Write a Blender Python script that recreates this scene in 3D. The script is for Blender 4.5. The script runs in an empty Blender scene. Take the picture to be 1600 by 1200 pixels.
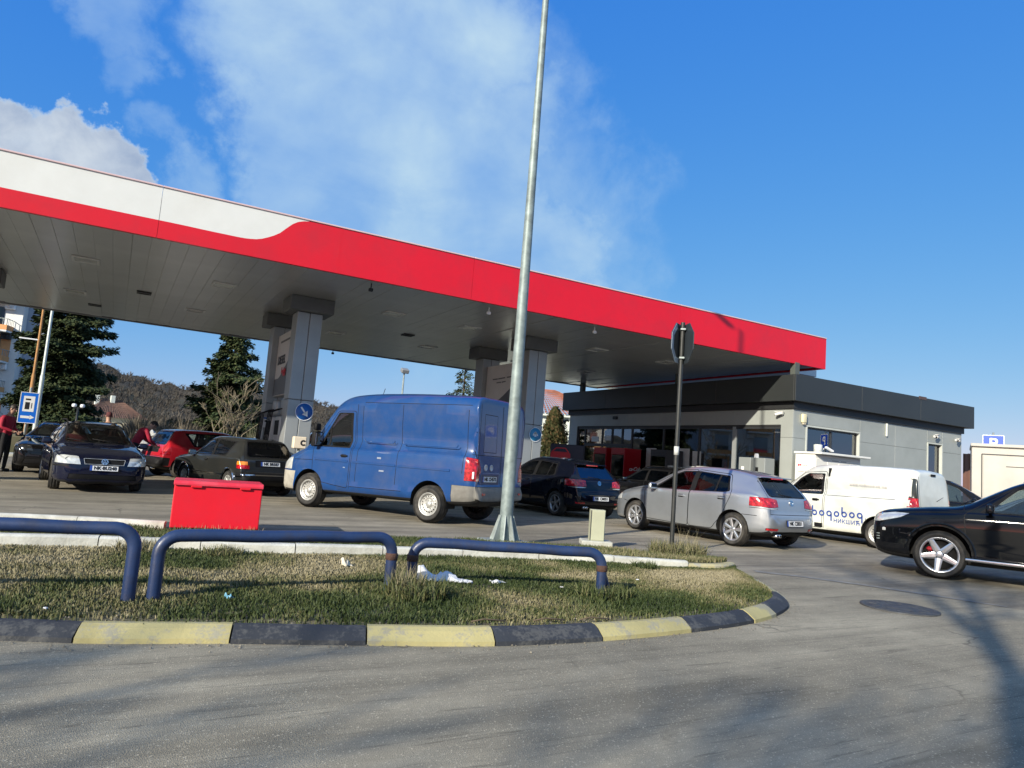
import bpy, bmesh, math, random
import numpy as np
from mathutils import Vector, Matrix

random.seed(7)
rad = math.radians
SC = bpy.context.scene
COL = SC.collection

# ---------------------------------------------------------------- camera
CAM_HEIGHT = 1.31
cam_data = bpy.data.cameras.new("camera")
cam = bpy.data.objects.new("camera", cam_data)
COL.objects.link(cam)
cam_data.sensor_width = 36.0
cam_data.lens = 1103.0 / 1600.0 * 36.0
cam_data.clip_start = 0.05
cam_data.clip_end = 3000.0
_h, _p, _r = rad(61.0), rad(6.15), rad(4.403)
_f = Vector((math.cos(_h) * math.cos(_p), math.sin(_h) * math.cos(_p), math.sin(_p)))
_s = Vector((math.sin(_h), -math.cos(_h), 0.0))
_u = _s.cross(_f)
_R = _s * math.cos(_r) + _u * math.sin(_r)
_U = _u * math.cos(_r) - _s * math.sin(_r)
cam.matrix_world = Matrix((
    (_R.x, _U.x, -_f.x, 0.0), (_R.y, _U.y, -_f.y, 0.0), (_R.z, _U.z, -_f.z, CAM_HEIGHT), (0, 0, 0, 1)))
SC.camera = cam

# ---------------------------------------------------------------- sky and sun
SUN_EL = rad(23.4)
SUN_TO = Vector((-0.885 * math.cos(SUN_EL), -0.466 * math.cos(SUN_EL), math.sin(SUN_EL)))   # towards the sun
world = bpy.data.worlds.new("World")
SC.world = world
world.use_nodes = True
_nt = world.node_tree
for _n in list(_nt.nodes):
    _nt.nodes.remove(_n)


class NG:
    """tiny node-graph helper"""
    def __init__(self, nt): self.nt = nt
    def n(self, typ, ins=None, **kw):
        nd = self.nt.nodes.new(typ)
        for k, v in kw.items():
            setattr(nd, k, v)
        for k, v in (ins or {}).items():
            s = nd.inputs[k]
            if isinstance(v, bpy.types.NodeSocket):
                self.nt.links.new(v, s)
            else:
                s.default_value = v
        return nd
    def math(self, op, a, b=0.0, clamp=False):
        return self.n('ShaderNodeMath', {0: a, 1: b}, operation=op, use_clamp=clamp).outputs[0]
    def ramp(self, fac, stops):
        r = self.n('ShaderNodeValToRGB', {'Fac': fac})
        e = r.color_ramp.elements
        while len(e) < len(stops):
            e.new(0.5)
        for k, (p, c) in enumerate(stops):
            e[k].position = p
            e[k].color = (c, c, c, 1) if isinstance(c, (int, float)) else (c[0], c[1], c[2], 1)
        return r.outputs['Color']
    def mix(self, fac, a, b, mode='MIX'):
        m = self.n('ShaderNodeMix', data_type='RGBA', blend_type=mode)
        for s, v in ((m.inputs[0], fac), (m.inputs[6], a), (m.inputs[7], b)):
            if isinstance(v, bpy.types.NodeSocket):
                self.nt.links.new(v, s)
            elif isinstance(v, (int, float)):
                s.default_value = v if s.type == 'VALUE' else (v, v, v, 1)
            else:
                s.default_value = (v[0], v[1], v[2], 1)
        return m.outputs[2]
    def noise(self, vec, scale, detail=4, rough=0.5, dist=0.0):
        nd = self.n('ShaderNodeTexNoise', {'Scale': scale, 'Detail': detail, 'Roughness': rough, 'Distortion': dist})
        if vec is not None:
            self.nt.links.new(vec, nd.inputs['Vector'])
        return nd.outputs['Fac']


SKY_STRENGTH = 0.107
CLOUD_STRENGTH = 1.08
g = NG(_nt)
sky = g.n('ShaderNodeTexSky', sky_type='NISHITA', sun_disc=False, sun_elevation=SUN_EL,
          sun_rotation=math.atan2(SUN_TO.x, SUN_TO.y), altitude=600.0, air_density=1.0, dust_density=0.6, ozone_density=2.5)
sky_bg = g.n('ShaderNodeBackground', {'Strength': SKY_STRENGTH})
# camera-like colour rendering of the clear sky: deeper blue, gentler fall-off to the horizon
_sc = g.n('ShaderNodeSeparateColor', {0: sky.outputs[0]})
hue = g.n('ShaderNodeCombineColor', {k: g.math('MULTIPLY', g.math('POWER', _sc.outputs[k], e), m) for k, (e, m) in enumerate(((1.20, 0.37), (0.60, 1.18), (0.13, 4.08)))})
_nt.links.new(hue.outputs[0], sky_bg.inputs['Color'])
geo = g.n('ShaderNodeTexCoord').outputs['Generated']
nrm = g.n('ShaderNodeVectorMath', {0: geo}, operation='NORMALIZE').outputs[0]
sep = g.n('ShaderNodeSeparateXYZ', {0: nrm})
_wob = g.n('ShaderNodeTexNoise', {'Vector': nrm, 'Scale': 7.0, 'Detail': 8.0, 'Roughness': 0.62})
_wo2 = g.n('ShaderNodeVectorMath', {0: _wob.outputs['Color'], 1: (0.5, 0.5, 0.5)}, operation='SUBTRACT').outputs[0]
nrmw = g.n('ShaderNodeVectorMath', {0: g.n('ShaderNodeVectorMath', {0: _wo2, 3: 0.20}, operation='SCALE').outputs[0], 1: nrm}, operation='ADD').outputs[0]
den = g.math('MAXIMUM', g.math('ADD', sep.outputs[2], 0.25), 0.05)
px = g.math('DIVIDE', sep.outputs[0], den)
py = g.math('DIVIDE', sep.outputs[1], den)
flat = g.n('ShaderNodeCombineXYZ', {0: px, 1: py, 2: sep.outputs[2]}).outputs[0]


def cloud_blob(az, el, radius, soft):
    a, e = rad(az), rad(el)
    d = g.n('ShaderNodeVectorMath', {0: nrmw, 1: (math.cos(a) * math.cos(e), math.sin(a) * math.cos(e), math.sin(e))}, operation='DISTANCE').outputs['Value']
    return g.n('ShaderNodeMapRange', {'Value': d, 'From Min': rad(radius), 'From Max': rad(radius + soft), 'To Min': 1.0, 'To Max': 0.0},
               interpolation_type='SMOOTHSTEP').outputs[0]


def cloud_union(blobs):
    out = None
    for b in blobs:
        v = cloud_blob(*b)
        out = v if out is None else g.math('MAXIMUM', out, v)
    return out
# clouds: fractal noise on a flat cloud deck, gathered into the banks seen in the photograph with unseen banks added elsewhere for white fill light
wisp = cloud_union([(81.5, 29.5, 4.0, 5), (74.5, 31, 5, 6), (69, 32, 4, 6), (81.5, 24.5, 3.0, 4), (76, 25, 5, 5), (70.5, 26, 4, 6), (78.5, 20, 3.5, 4), (72, 20.5, 5, 5), (66.5, 20.2, 5, 6), (71.5, 15.5, 5, 5), (64.5, 16.5, 5, 6), (59, 15.5, 3.0, 6), (63, 26, 2, 8), (76, 39, 7, 8)])
cumu = cloud_union([(101.5, 15.8, 5.6, 1.6), (97.0, 17.0, 4.0, 1.5), (93.6, 16.6, 2.9, 1.4), (90.9, 14.8, 2.4, 1.4), (88.2, 13.2, 2.0, 1.2), (85.8, 12.2, 1.4, 1.2), (108, 16, 6, 2)])
veil = cloud_union([(94, 28.5, 1.5, 4), (92.3, 26, 1.2, 3), (91, 23.3, 1.2, 3), (96, 31, 2, 4), (88, 18.5, 1.5, 3), (58, 20, 4, 9), (55, 15, 3, 8), (62, 28, 3, 8), (68, 12, 4, 8)])
elsewhere = cloud_union([(150, 30, 18, 14), (180, 58, 18, 16), (215, 30, 18, 16), (265, 35, 20, 16), (310, 55, 18, 14), (345, 28, 14, 12), (250, 72, 16, 14)])
nA = g.noise(flat, 3.2, 9, 0.58, 0.35)
nB = g.noise(nrm, 9.0, 9, 0.60, 0.25)
nC = g.noise(nrm, 30.0, 5, 0.55)
dens_w = g.n('ShaderNodeMapRange', {'Value': g.math('ADD', g.math('MULTIPLY', wisp, 0.62), g.math('ADD', g.math('MULTIPLY', nA, 0.55), g.math('MULTIPLY', nB, 0.28))), 'From Min': 0.58, 'From Max': 1.30}, interpolation_type='SMOOTHSTEP').outputs[0]
dens_c = g.n('ShaderNodeMapRange', {'Value': g.math('ADD', g.math('MULTIPLY', cumu, 0.95), g.math('ADD', g.math('MULTIPLY', nB, 0.34), g.math('MULTIPLY', nC, 0.20))), 'From Min': 0.58, 'From Max': 1.22}, interpolation_type='SMOOTHSTEP').outputs[0]
dens_v = g.n('ShaderNodeMapRange', {'Value': g.math('ADD', g.math('MULTIPLY', veil, 0.45), g.math('MULTIPLY', nB, 0.7)), 'From Min': 0.55, 'From Max': 1.0}, interpolation_type='SMOOTHSTEP').outputs[0]
dens_e = g.n('ShaderNodeMapRange', {'Value': g.math('ADD', g.math('MULTIPLY', elsewhere, 0.6), g.math('MULTIPLY', nA, 0.75)), 'From Min': 0.66, 'From Max': 1.1}, interpolation_type='SMOOTHSTEP').outputs[0]
fade = g.n('ShaderNodeMapRange', {'Value': sep.outputs[2], 'From Min': 0.02, 'From Max': 0.2}).outputs[0]
dens_w = g.math('MULTIPLY', g.math('MAXIMUM', g.math('MULTIPLY', dens_w, 0.96), g.math('MAXIMUM', g.math('MULTIPLY', dens_v, 0.5), g.math('MULTIPLY', dens_e, 0.85))), fade)
lit_w = g.mix(g.ramp(g.noise(nrm, 6.0, 4, 0.5, 0.3), [(0.35, 0.0), (0.68, 1.0)]), (0.22, 0.35, 0.53), (0.38, 0.50, 0.56))
lit_c = g.mix(g.ramp(g.math('ADD', g.math('MULTIPLY', nB, 0.7), g.math('MULTIPLY', cumu, 0.25)), [(0.42, 1.0), (0.66, 0.0)]), (0.20, 0.26, 0.37), (0.47, 0.51, 0.54))
cloud_col = g.mix(dens_c, lit_w, lit_c)
cloud_bg = g.n('ShaderNodeBackground', {'Color': cloud_col, 'Strength': CLOUD_STRENGTH})
cover = g.math('MAXIMUM', dens_w, g.math('MULTIPLY', dens_c, 0.96))
sky_mix = g.n('ShaderNodeMixShader', {0: cover, 1: sky_bg.outputs[0], 2: cloud_bg.outputs[0]})
g.n('ShaderNodeOutputWorld', {0: sky_mix.outputs[0]})


sun_data = bpy.data.lights.new("sun", 'SUN')
sun_data.energy = 5.0
sun_data.angle = rad(0.6)
sun_data.color = (1.0, 0.92, 0.77)
sun = bpy.data.objects.new("sun", sun_data)
COL.objects.link(sun)
sun.rotation_euler = (-SUN_TO).to_track_quat('-Z', 'Y').to_euler()
sun.location = (-20, -12, 20)

vs = SC.view_settings
vs.view_transform = 'Standard'
vs.look = 'None'
vs.exposure = 0.55
vs.gamma = 1.0
vs.use_curve_mapping = False

# ================================================================ helpers
def lin(r, gg=None, b=None):
    """sRGB 0-255 -> linear"""
    if gg is None:
        r, gg, b = r
    f = lambda c: (c / 255 / 12.92) if c / 255 <= 0.04045 else ((c / 255 + 0.055) / 1.055) ** 2.4
    return (f(r), f(gg), f(b))


MATS = {}


def M(name, color, rough=0.5, metal=0.0, coat=0.0, var=0.0, vscale=3.0, bump=0.0, bscale=30.0, spec=0.5, dirt=None, emit=None):
    """procedural principled material: noise-varied colour, roughness and relief"""
    if name in MATS:
        return MATS[name]
    m = bpy.data.materials.new(name)
    m.use_nodes = True
    nt = m.node_tree
    q = NG(nt)
    bs = nt.nodes['Principled BSDF']
    co = q.n('ShaderNodeTexCoord').outputs['Object']
    bs.inputs['Base Color'].default_value = (*color, 1)
    bs.inputs['Roughness'].default_value = rough
    bs.inputs['Metallic'].default_value = metal
    bs.inputs['Specular IOR Level'].default_value = spec
    if coat:
        bs.inputs['Coat Weight'].default_value = coat
        bs.inputs['Coat Roughness'].default_value = 0.04
    c = None
    if var:
        f = q.noise(co, vscale, 5, 0.6)
        lo = tuple(max(0, x * (1 - var)) for x in color)
        hi = tuple(min(1, x * (1 + var)) for x in color)
        c = q.ramp(f, [(0.3, lo), (0.7, hi)])
        nt.links.new(q.math('ADD', q.math('MULTIPLY', f, 0.25 * var), rough - 0.12 * var, True), bs.inputs['Roughness'])
    if dirt:
        dc, da, ds = dirt
        f2 = q.ramp(q.noise(co, ds, 6, 0.65), [(0.45, 0.0), (0.75, da)])
        c = q.mix(f2, c if c is not None else color, dc)
    if c is not None:
        nt.links.new(c, bs.inputs['Base Color'])
    if bump:
        b = q.n('ShaderNodeBump', {'Strength': bump, 'Distance': 0.02, 'Height': q.noise(co, bscale, 4, 0.6)})
        nt.links.new(b.outputs[0], bs.inputs['Normal'])
    if emit:
        bs.inputs['Emission Color'].default_value = (*emit[0], 1)
        bs.inputs['Emission Strength'].default_value = emit[1]
    MATS[name] = m
    return m


def glass_mat(name, tint, mirror=0.06, rough=0.02):
    if name in MATS:
        return MATS[name]
    m = bpy.data.materials.new(name)
    m.use_nodes = True
    nt = m.node_tree
    nt.nodes.clear()
    q = NG(nt)
    tr = q.n('ShaderNodeBsdfTransparent', {'Color': (*tint, 1)})
    gl = q.n('ShaderNodeBsdfGlossy', {'Color': (0.95, 0.97, 1, 1), 'Roughness': rough})
    fr = q.n('ShaderNodeFresnel', {'IOR': 1.5})
    fac = q.math('ADD', q.math('MULTIPLY', fr.outputs[0], 1.0), mirror, True)
    mx = q.n('ShaderNodeMixShader', {0: fac, 1: tr.outputs[0], 2: gl.outputs[0]})
    out = q.n('ShaderNodeOutputMaterial', {0: mx.outputs[0]})
    MATS[name] = m
    return m


def new_obj(name, mesh, parent=None, loc=None, rot=None):
    o = bpy.data.objects.new(name, mesh)
    COL.objects.link(o)
    if parent is not None:
        o.parent = parent
    if loc is not None:
        o.location = loc
    if rot is not None:
        o.rotation_euler = rot
    return o


def tag(o, label=None, cat=None, group=None, kind=None):
    if label: o['label'] = label
    if cat: o['category'] = cat
    if group: o['group'] = group
    if kind: o['kind'] = kind
    return o


def thing(name, label, cat, loc=(0, 0, 0), rz=0.0, group=None):
    o = bpy.data.objects.new(name, None)
    COL.objects.link(o)
    o.location = loc
    o.rotation_euler = (0, 0, rz)
    o.empty_display_size = 0.2
    return tag(o, label, cat, group)


def copy_thing(root, loc, rz, label=None, group=None):
    r = root.copy(); COL.objects.link(r)
    r.location = loc; r.rotation_euler = (0, 0, rz)
    if label: r['label'] = label
    if group: r['group'] = group
    def rec(src, dst):
        for ch in list(src.children):
            c = ch.copy(); COL.objects.link(c); c.parent = dst
            rec(ch, c)
    rec(root, r)
    return r


class MB:
    """collects shapes into one mesh"""
    def __init__(self):
        self.bm = bmesh.new()
        self.mi = 0

    def _place(self, verts, mat):
        for v in verts:
            v.co = mat @ v.co

    def box(self, c, s, rot=None, bev=0.0, seg=1, taper=None):
        r = bmesh.ops.create_cube(self.bm, size=1.0)
        vs = r['verts']
        for v in vs:
            v.co = Vector((v.co.x * s[0], v.co.y * s[1], v.co.z * s[2]))
            if taper and v.co.z > 0:
                v.co.x *= taper[0]; v.co.y *= taper[1]
        fs = list({f for v in vs for f in v.link_faces})
        if bev > 0:
            es = list({e for v in vs for e in v.link_edges})
            rr = bmesh.ops.bevel(self.bm, geom=es, offset=bev, segments=seg, affect='EDGES', profile=0.5)
            vs = list({v for f in rr['faces'] for v in f.verts} | {v for v in vs if v.is_valid})
            fs = list({f for v in vs for f in v.link_faces})
        m = Matrix.Translation(Vector(c))
        if rot is not None:
            m = m @ (rot if isinstance(rot, Matrix) else Matrix.Rotation(rot, 4, 'Z'))
        self._place(vs, m)
        for f in fs: f.material_index = self.mi
        return self

    def tube(self, pts, r, n=10, cap=True, rs=None):
        pts = [Vector(p) for p in pts]
        rings = []
        up = Vector((0, 0, 1))
        prev = None
        for i, p in enumerate(pts):
            if i == 0: d = pts[1] - p
            elif i == len(pts) - 1: d = p - pts[i - 1]
            else: d = (pts[i + 1] - p).normalized() + (p - pts[i - 1]).normalized()
            d.normalize()
            if prev is None:
                a = d.cross(up)
                if a.length < 1e-3: a = d.cross(Vector((1, 0, 0)))
            else:
                a = prev - d * prev.dot(d)
            a.normalize(); prev = a
            b = d.cross(a)
            rr = rs[i] if rs else r
            rings.append([self.bm.verts.new(p + (a * math.cos(t) + b * math.sin(t)) * rr)
                          for t in (2 * math.pi * k / n for k in range(n))])
        for r0, r1 in zip(rings, rings[1:]):
            for k in range(n):
                f = self.bm.faces.new((r0[k], r0[(k + 1) % n], r1[(k + 1) % n], r1[k]))
                f.material_index = self.mi; f.smooth = True
        if cap:
            for rg in (rings[0][::-1], rings[-1]):
                f = self.bm.faces.new(rg); f.material_index = self.mi
        return self

    def lathe(self, prof, n=24, axis='Y', c=(0, 0, 0), closed=False, smooth=True):
        """prof: (radius, along) list turned about an axis through c"""
        c = Vector(c)
        rings = []
        for r, a in prof:
            ring = []
            if r < 1e-6:
                p = {'Y': Vector((0, a, 0)), 'Z': Vector((0, 0, a)), 'X': Vector((a, 0, 0))}[axis]
                ring = [self.bm.verts.new(c + p)]
            else:
                for k in range(n):
                    t = 2 * math.pi * k / n
                    u, v = math.cos(t) * r, math.sin(t) * r
                    p = {'Y': Vector((u, a, v)), 'Z': Vector((u, v, a)), 'X': Vector((a, u, v))}[axis]
                    ring.append(self.bm.verts.new(c + p))
            rings.append(ring)
        prs = list(zip(rings, rings[1:]))
        if closed: prs.append((rings[-1], rings[0]))
        for r0, r1 in prs:
            for k in range(n):
                k2 = (k + 1) % n
                vv = []
                for v in (r0[k % len(r0)], r0[k2 % len(r0)], r1[k2 % len(r1)], r1[k % len(r1)]):
                    if v not in vv: vv.append(v)
                if len(vv) >= 3:
                    try:
                        f = self.bm.faces.new(vv); f.material_index = self.mi; f.smooth = smooth
                    except ValueError:
                        pass
        return self

    def prism(self, poly, d, m=None, bev=0.0):
        """2D polygon (x,z) extruded along +y by d, then placed by matrix m"""
        a = [self.bm.verts.new((p[0], 0, p[1])) for p in poly]
        b = [self.bm.verts.new((p[0], d, p[1])) for p in poly]
        n = len(poly)
        fs = [self.bm.faces.new(a), self.bm.faces.new(b[::-1])]
        for k in range(n):
            fs.append(self.bm.faces.new((a[k], b[k], b[(k + 1) % n], a[(k + 1) % n])))
        for f in fs: f.material_index = self.mi
        vs = a + b
        if bev:
            es = [e for f in fs[:2] for e in f.edges]
            rr = bmesh.ops.bevel(self.bm, geom=list(set(es)), offset=bev, segments=1, affect='EDGES')
            vs = list({v for f in rr['faces'] for v in f.verts} | {v for v in vs if v.is_valid})
        if m is not None:
            self._place(vs, m)
        return self

    def quad(self, *ps):
        f = self.bm.faces.new([self.bm.verts.new(p) for p in ps]); f.material_index = self.mi
        return self

    def build(self, name, mats, parent=None, loc=None, rot=None, smooth=None, recalc=True):
        if recalc:
            bmesh.ops.recalc_face_normals(self.bm, faces=self.bm.faces[:])
        me = bpy.data.meshes.new(name)
        self.bm.to_mesh(me); self.bm.free()
        for mm in (mats if isinstance(mats, (list, tuple)) else [mats]):
            me.materials.append(mm)
        if smooth is not None:
            me.polygons.foreach_set('use_smooth', [smooth] * len(me.polygons))
            if smooth:
                try: me.set_sharp_from_angle(angle=rad(40))
                except Exception: pass
        return new_obj(name, me, parent, loc, rot)


def np_mesh(name, verts, faces_flat, nper, mat, parent=None):
    """fast mesh from numpy arrays; all faces have nper corners"""
    me = bpy.data.meshes.new(name)
    nv, nf = len(verts), len(faces_flat) // nper
    me.vertices.add(nv); me.loops.add(nf * nper); me.polygons.add(nf)
    me.vertices.foreach_set('co', np.asarray(verts, np.float32).ravel())
    me.loops.foreach_set('vertex_index', np.asarray(faces_flat, np.int32))
    me.polygons.foreach_set('loop_start', np.arange(0, nf * nper, nper, dtype=np.int32))
    me.polygons.foreach_set('loop_total', np.full(nf, nper, np.int32))
    me.update(calc_edges=True)
    me.materials.append(mat)
    return new_obj(name, me, parent)


def text_mesh(body, size, depth=0.004, shear=0.0, align='CENTER', spacing=1.0, bold=0.0):
    cu = bpy.data.curves.new('lettering', 'FONT')
    cu.body = body; cu.size = size; cu.extrude = depth; cu.shear = shear
    cu.align_x = align; cu.align_y = 'CENTER'; cu.space_character = spacing; cu.offset = bold
    cu.resolution_u = 3
    o = bpy.data.objects.new('lettering', cu)
    COL.objects.link(o)
    dg = bpy.context.evaluated_depsgraph_get()
    me = bpy.data.meshes.new_from_object(o.evaluated_get(dg))
    bpy.data.objects.remove(o); bpy.data.curves.remove(cu)
    me.name = 'lettering'
    return me


def text_on(body, size, mat, parent, origin, right, up, **kw):
    """lettering lying in the plane spanned by right/up at origin (local to parent)"""
    me = text_mesh(body, size, **kw)
    me.materials.clear(); me.materials.append(mat)
    r = Vector(right).normalized(); u = Vector(up).normalized(); nn = r.cross(u)
    o = new_obj('lettering', me, parent)
    o.matrix_local = Matrix(((r.x, u.x, nn.x, origin[0]), (r.y, u.y, nn.y, origin[1]), (r.z, u.z, nn.z, origin[2]), (0, 0, 0, 1)))
    return o


def frame_mat(origin, right, up):
    r = Vector(right).normalized(); u = Vector(up).normalized(); nn = r.cross(u)
    return Matrix(((r.x, u.x, nn.x, origin[0]), (r.y, u.y, nn.y, origin[1]), (r.z, u.z, nn.z, origin[2]), (0, 0, 0, 1)))


def flat_shape(name, polys, depth, mat, parent, m):
    """filled 2D outlines (in the local right/up plane of m) given a little thickness"""
    mb = MB()
    for poly in polys:
        # frame_mat columns: right, up, normal ; prism uses x,z and y depth
        mm = m @ Matrix(((1, 0, 0, 0), (0, 0, 1, 0), (0, 1, 0, 0), (0, 0, 0, 1)))
        mb.prism(poly, depth, mm)
    return mb.build(name, mat, parent)


def disc(r, n=28, c=(0, 0)):
    return [(c[0] + r * math.cos(2 * math.pi * k / n), c[1] + r * math.sin(2 * math.pi * k / n)) for k in range(n)]


def ring_polys(r0, r1, a0=0, a1=360, n=24, c=(0, 0)):
    out = []
    for k in range(n):
        t0, t1 = rad(a0 + (a1 - a0) * k / n), rad(a0 + (a1 - a0) * (k + 1) / n)
        out.append([(c[0] + r0 * math.cos(t0), c[1] + r0 * math.sin(t0)), (c[0] + r1 * math.cos(t0), c[1] + r1 * math.sin(t0)),
                    (c[0] + r1 * math.cos(t1), c[1] + r1 * math.sin(t1)), (c[0] + r0 * math.cos(t1), c[1] + r0 * math.sin(t1))])
    return out


def bar_poly(p, q, w):
    d = Vector((q[0] - p[0], q[1] - p[1])); d.normalize()
    nx, ny = -d.y * w / 2, d.x * w / 2
    return [(p[0] + nx, p[1] + ny), (p[0] - nx, p[1] - ny), (q[0] - nx, q[1] - ny), (q[0] + nx, q[1] + ny)]


# ---------------------------------------------------------------- shared materials
m_black = M('black_plastic', (0.010, 0.010, 0.011), 0.6, var=0.3, spec=0.15)
m_rubber = M('tyre_rubber', (0.022, 0.021, 0.02), 0.8, var=0.5, vscale=9, bump=0.3, bscale=60, dirt=((0.12, 0.105, 0.085), 0.5, 5))
m_under = M('underbody', (0.008, 0.008, 0.008), 0.9)
m_alu = M('alloy_rim', (0.62, 0.63, 0.65), 0.28, metal=0.85, var=0.12, vscale=8)
m_steelrim = M('steel_rim', (0.5, 0.5, 0.48), 0.4, metal=0.5, var=0.25, vscale=10, dirt=((0.1, 0.08, 0.06), 0.6, 12))
m_chrome = M('chrome', (0.8, 0.8, 0.82), 0.1, metal=1.0)
m_plate = M('plate_white', (0.78, 0.79, 0.8), 0.35, var=0.05)
m_plateblue = M('plate_blue', (0.02, 0.07, 0.35), 0.4)
m_ink = M('ink_black', (0.01, 0.01, 0.012), 0.5)
m_white = M('white_print', (0.8, 0.8, 0.8), 0.45)
m_seat = M('seat_cloth', (0.03, 0.03, 0.033), 0.9, var=0.3, vscale=20)
m_redlens = M('red_lens', (0.36, 0.008, 0.014), 0.15, coat=0.8, spec=0.6, var=0.75, vscale=16)
m_brightlens = M('red_lens_bright', (0.75, 0.06, 0.06), 0.15, coat=0.8)  # brighter red for the elements inside the tail lamps
m_orange = M('amber_lens', (0.7, 0.22, 0.02), 0.2, coat=0.6)
m_clearlens = M('clear_lens', (0.62, 0.64, 0.62), 0.12, coat=1.0, metal=0.35, var=0.2, vscale=14)
m_glass = glass_mat('car_glass', (0.42, 0.47, 0.46), 0.05)
m_glassdark = glass_mat('car_glass_tinted', (0.10, 0.115, 0.12), 0.05)
m_galv = M('galvanised_steel', (0.27, 0.31, 0.305), 0.55, metal=0.35, var=0.28, vscale=7, bump=0.1, bscale=25)
m_darkmetal = M('dark_metal', (0.02, 0.022, 0.022), 0.45, metal=0.3, var=0.3)

# ================================================================ vehicles
def pchip(pts):
    xs = [p[0] for p in pts]; ys = [p[1] for p in pts]
    n = len(xs)
    h = [xs[i + 1] - xs[i] for i in range(n - 1)]
    dl = [(ys[i + 1] - ys[i]) / h[i] for i in range(n - 1)]
    d = [0.0] * n
    d[0], d[-1] = dl[0], dl[-1]
    for i in range(1, n - 1):
        if dl[i - 1] * dl[i] > 0:
            w1, w2 = 2 * h[i] + h[i - 1], h[i] + 2 * h[i - 1]
            d[i] = (w1 + w2) / (w1 / dl[i - 1] + w2 / dl[i])
    def f(x):
        if x <= xs[0]: return ys[0]
        if x >= xs[-1]: return ys[-1]
        i = 0
        while x > xs[i + 1]: i += 1
        t = (x - xs[i]) / h[i]
        a = 1 - t
        return ys[i] * a * a * (1 + 2 * t) + d[i] * h[i] * t * a * a + ys[i + 1] * t * t * (3 - 2 * t) - d[i + 1] * h[i] * t * t * a
    return f


def catmull(pts, counts):
    out = []
    n = len(pts)
    for i in range(n - 1):
        p0 = pts[max(i - 1, 0)]; p1 = pts[i]; p2 = pts[i + 1]; p3 = pts[min(i + 2, n - 1)]
        l1 = max(math.dist(p1, p2), 1e-6)
        # tangents scaled by neighbour distances (avoids overshoot at tight corners)
        def tang(pa, pb, pc):
            la, lb = max(math.dist(pa, pb), 1e-6), max(math.dist(pb, pc), 1e-6)
            return tuple(((pb[k] - pa[k]) / la * lb + (pc[k] - pb[k]) / lb * la) / (la + lb) for k in (0, 1))
        t1 = tang(p0, p1, p2) if i > 0 else tuple((p2[k] - p1[k]) / l1 for k in (0, 1))
        t2 = tang(p1, p2, p3) if i < n - 2 else tuple((p2[k] - p1[k]) / l1 for k in (0, 1))
        for j in range(counts[i]):
            t = j / counts[i]; a = 1 - t
            out.append(tuple(p1[k] * a * a * (1 + 2 * t) + t1[k] * l1 * t * a * a + p2[k] * t * t * (3 - 2 * t) - t2[k] * l1 * t * t * a for k in (0, 1)))
    out.append(pts[-1])
    return out


def ccw(poly):
    a = sum(poly[i][0] * poly[(i + 1) % len(poly)][1] - poly[(i + 1) % len(poly)][0] * poly[i][1] for i in range(len(poly)))
    return poly if a > 0 else poly[::-1]


def rounded(poly, r, n=4):
    """round the corners of a convex polygon"""
    poly = ccw(poly); out = []
    m = len(poly)
    for i in range(m):
        p = Vector(poly[i]); a = Vector(poly[i - 1]) - p; b = Vector(poly[(i + 1) % m]) - p
        rr = min(r, a.length * 0.45, b.length * 0.45)
        pa, pb = p + a.normalized() * rr, p + b.normalized() * rr
        for k in range(n + 1):
            t = k / n
            out.append(tuple(pa * (1 - t) ** 2 + p * 2 * t * (1 - t) + pb * t * t))
    return out


def grown(poly, d):
    """offset a convex polygon outwards by d"""
    poly = ccw(poly); m = len(poly); out = []
    for i in range(m):
        p0, p1, p2 = Vector(poly[i - 1]), Vector(poly[i]), Vector(poly[(i + 1) % m])
        e1, e2 = (p1 - p0).normalized(), (p2 - p1).normalized()
        n1, n2 = Vector((e1.y, -e1.x)), Vector((e2.y, -e2.x))
        k = n1 + n2
        k = k / max(k.length_squared, 1e-6) * 2
        out.append(tuple(p1 + k * d))
    return out


AX = {'xz': (0, 2), 'yz': (1, 2), 'xy': (0, 1)}


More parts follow.
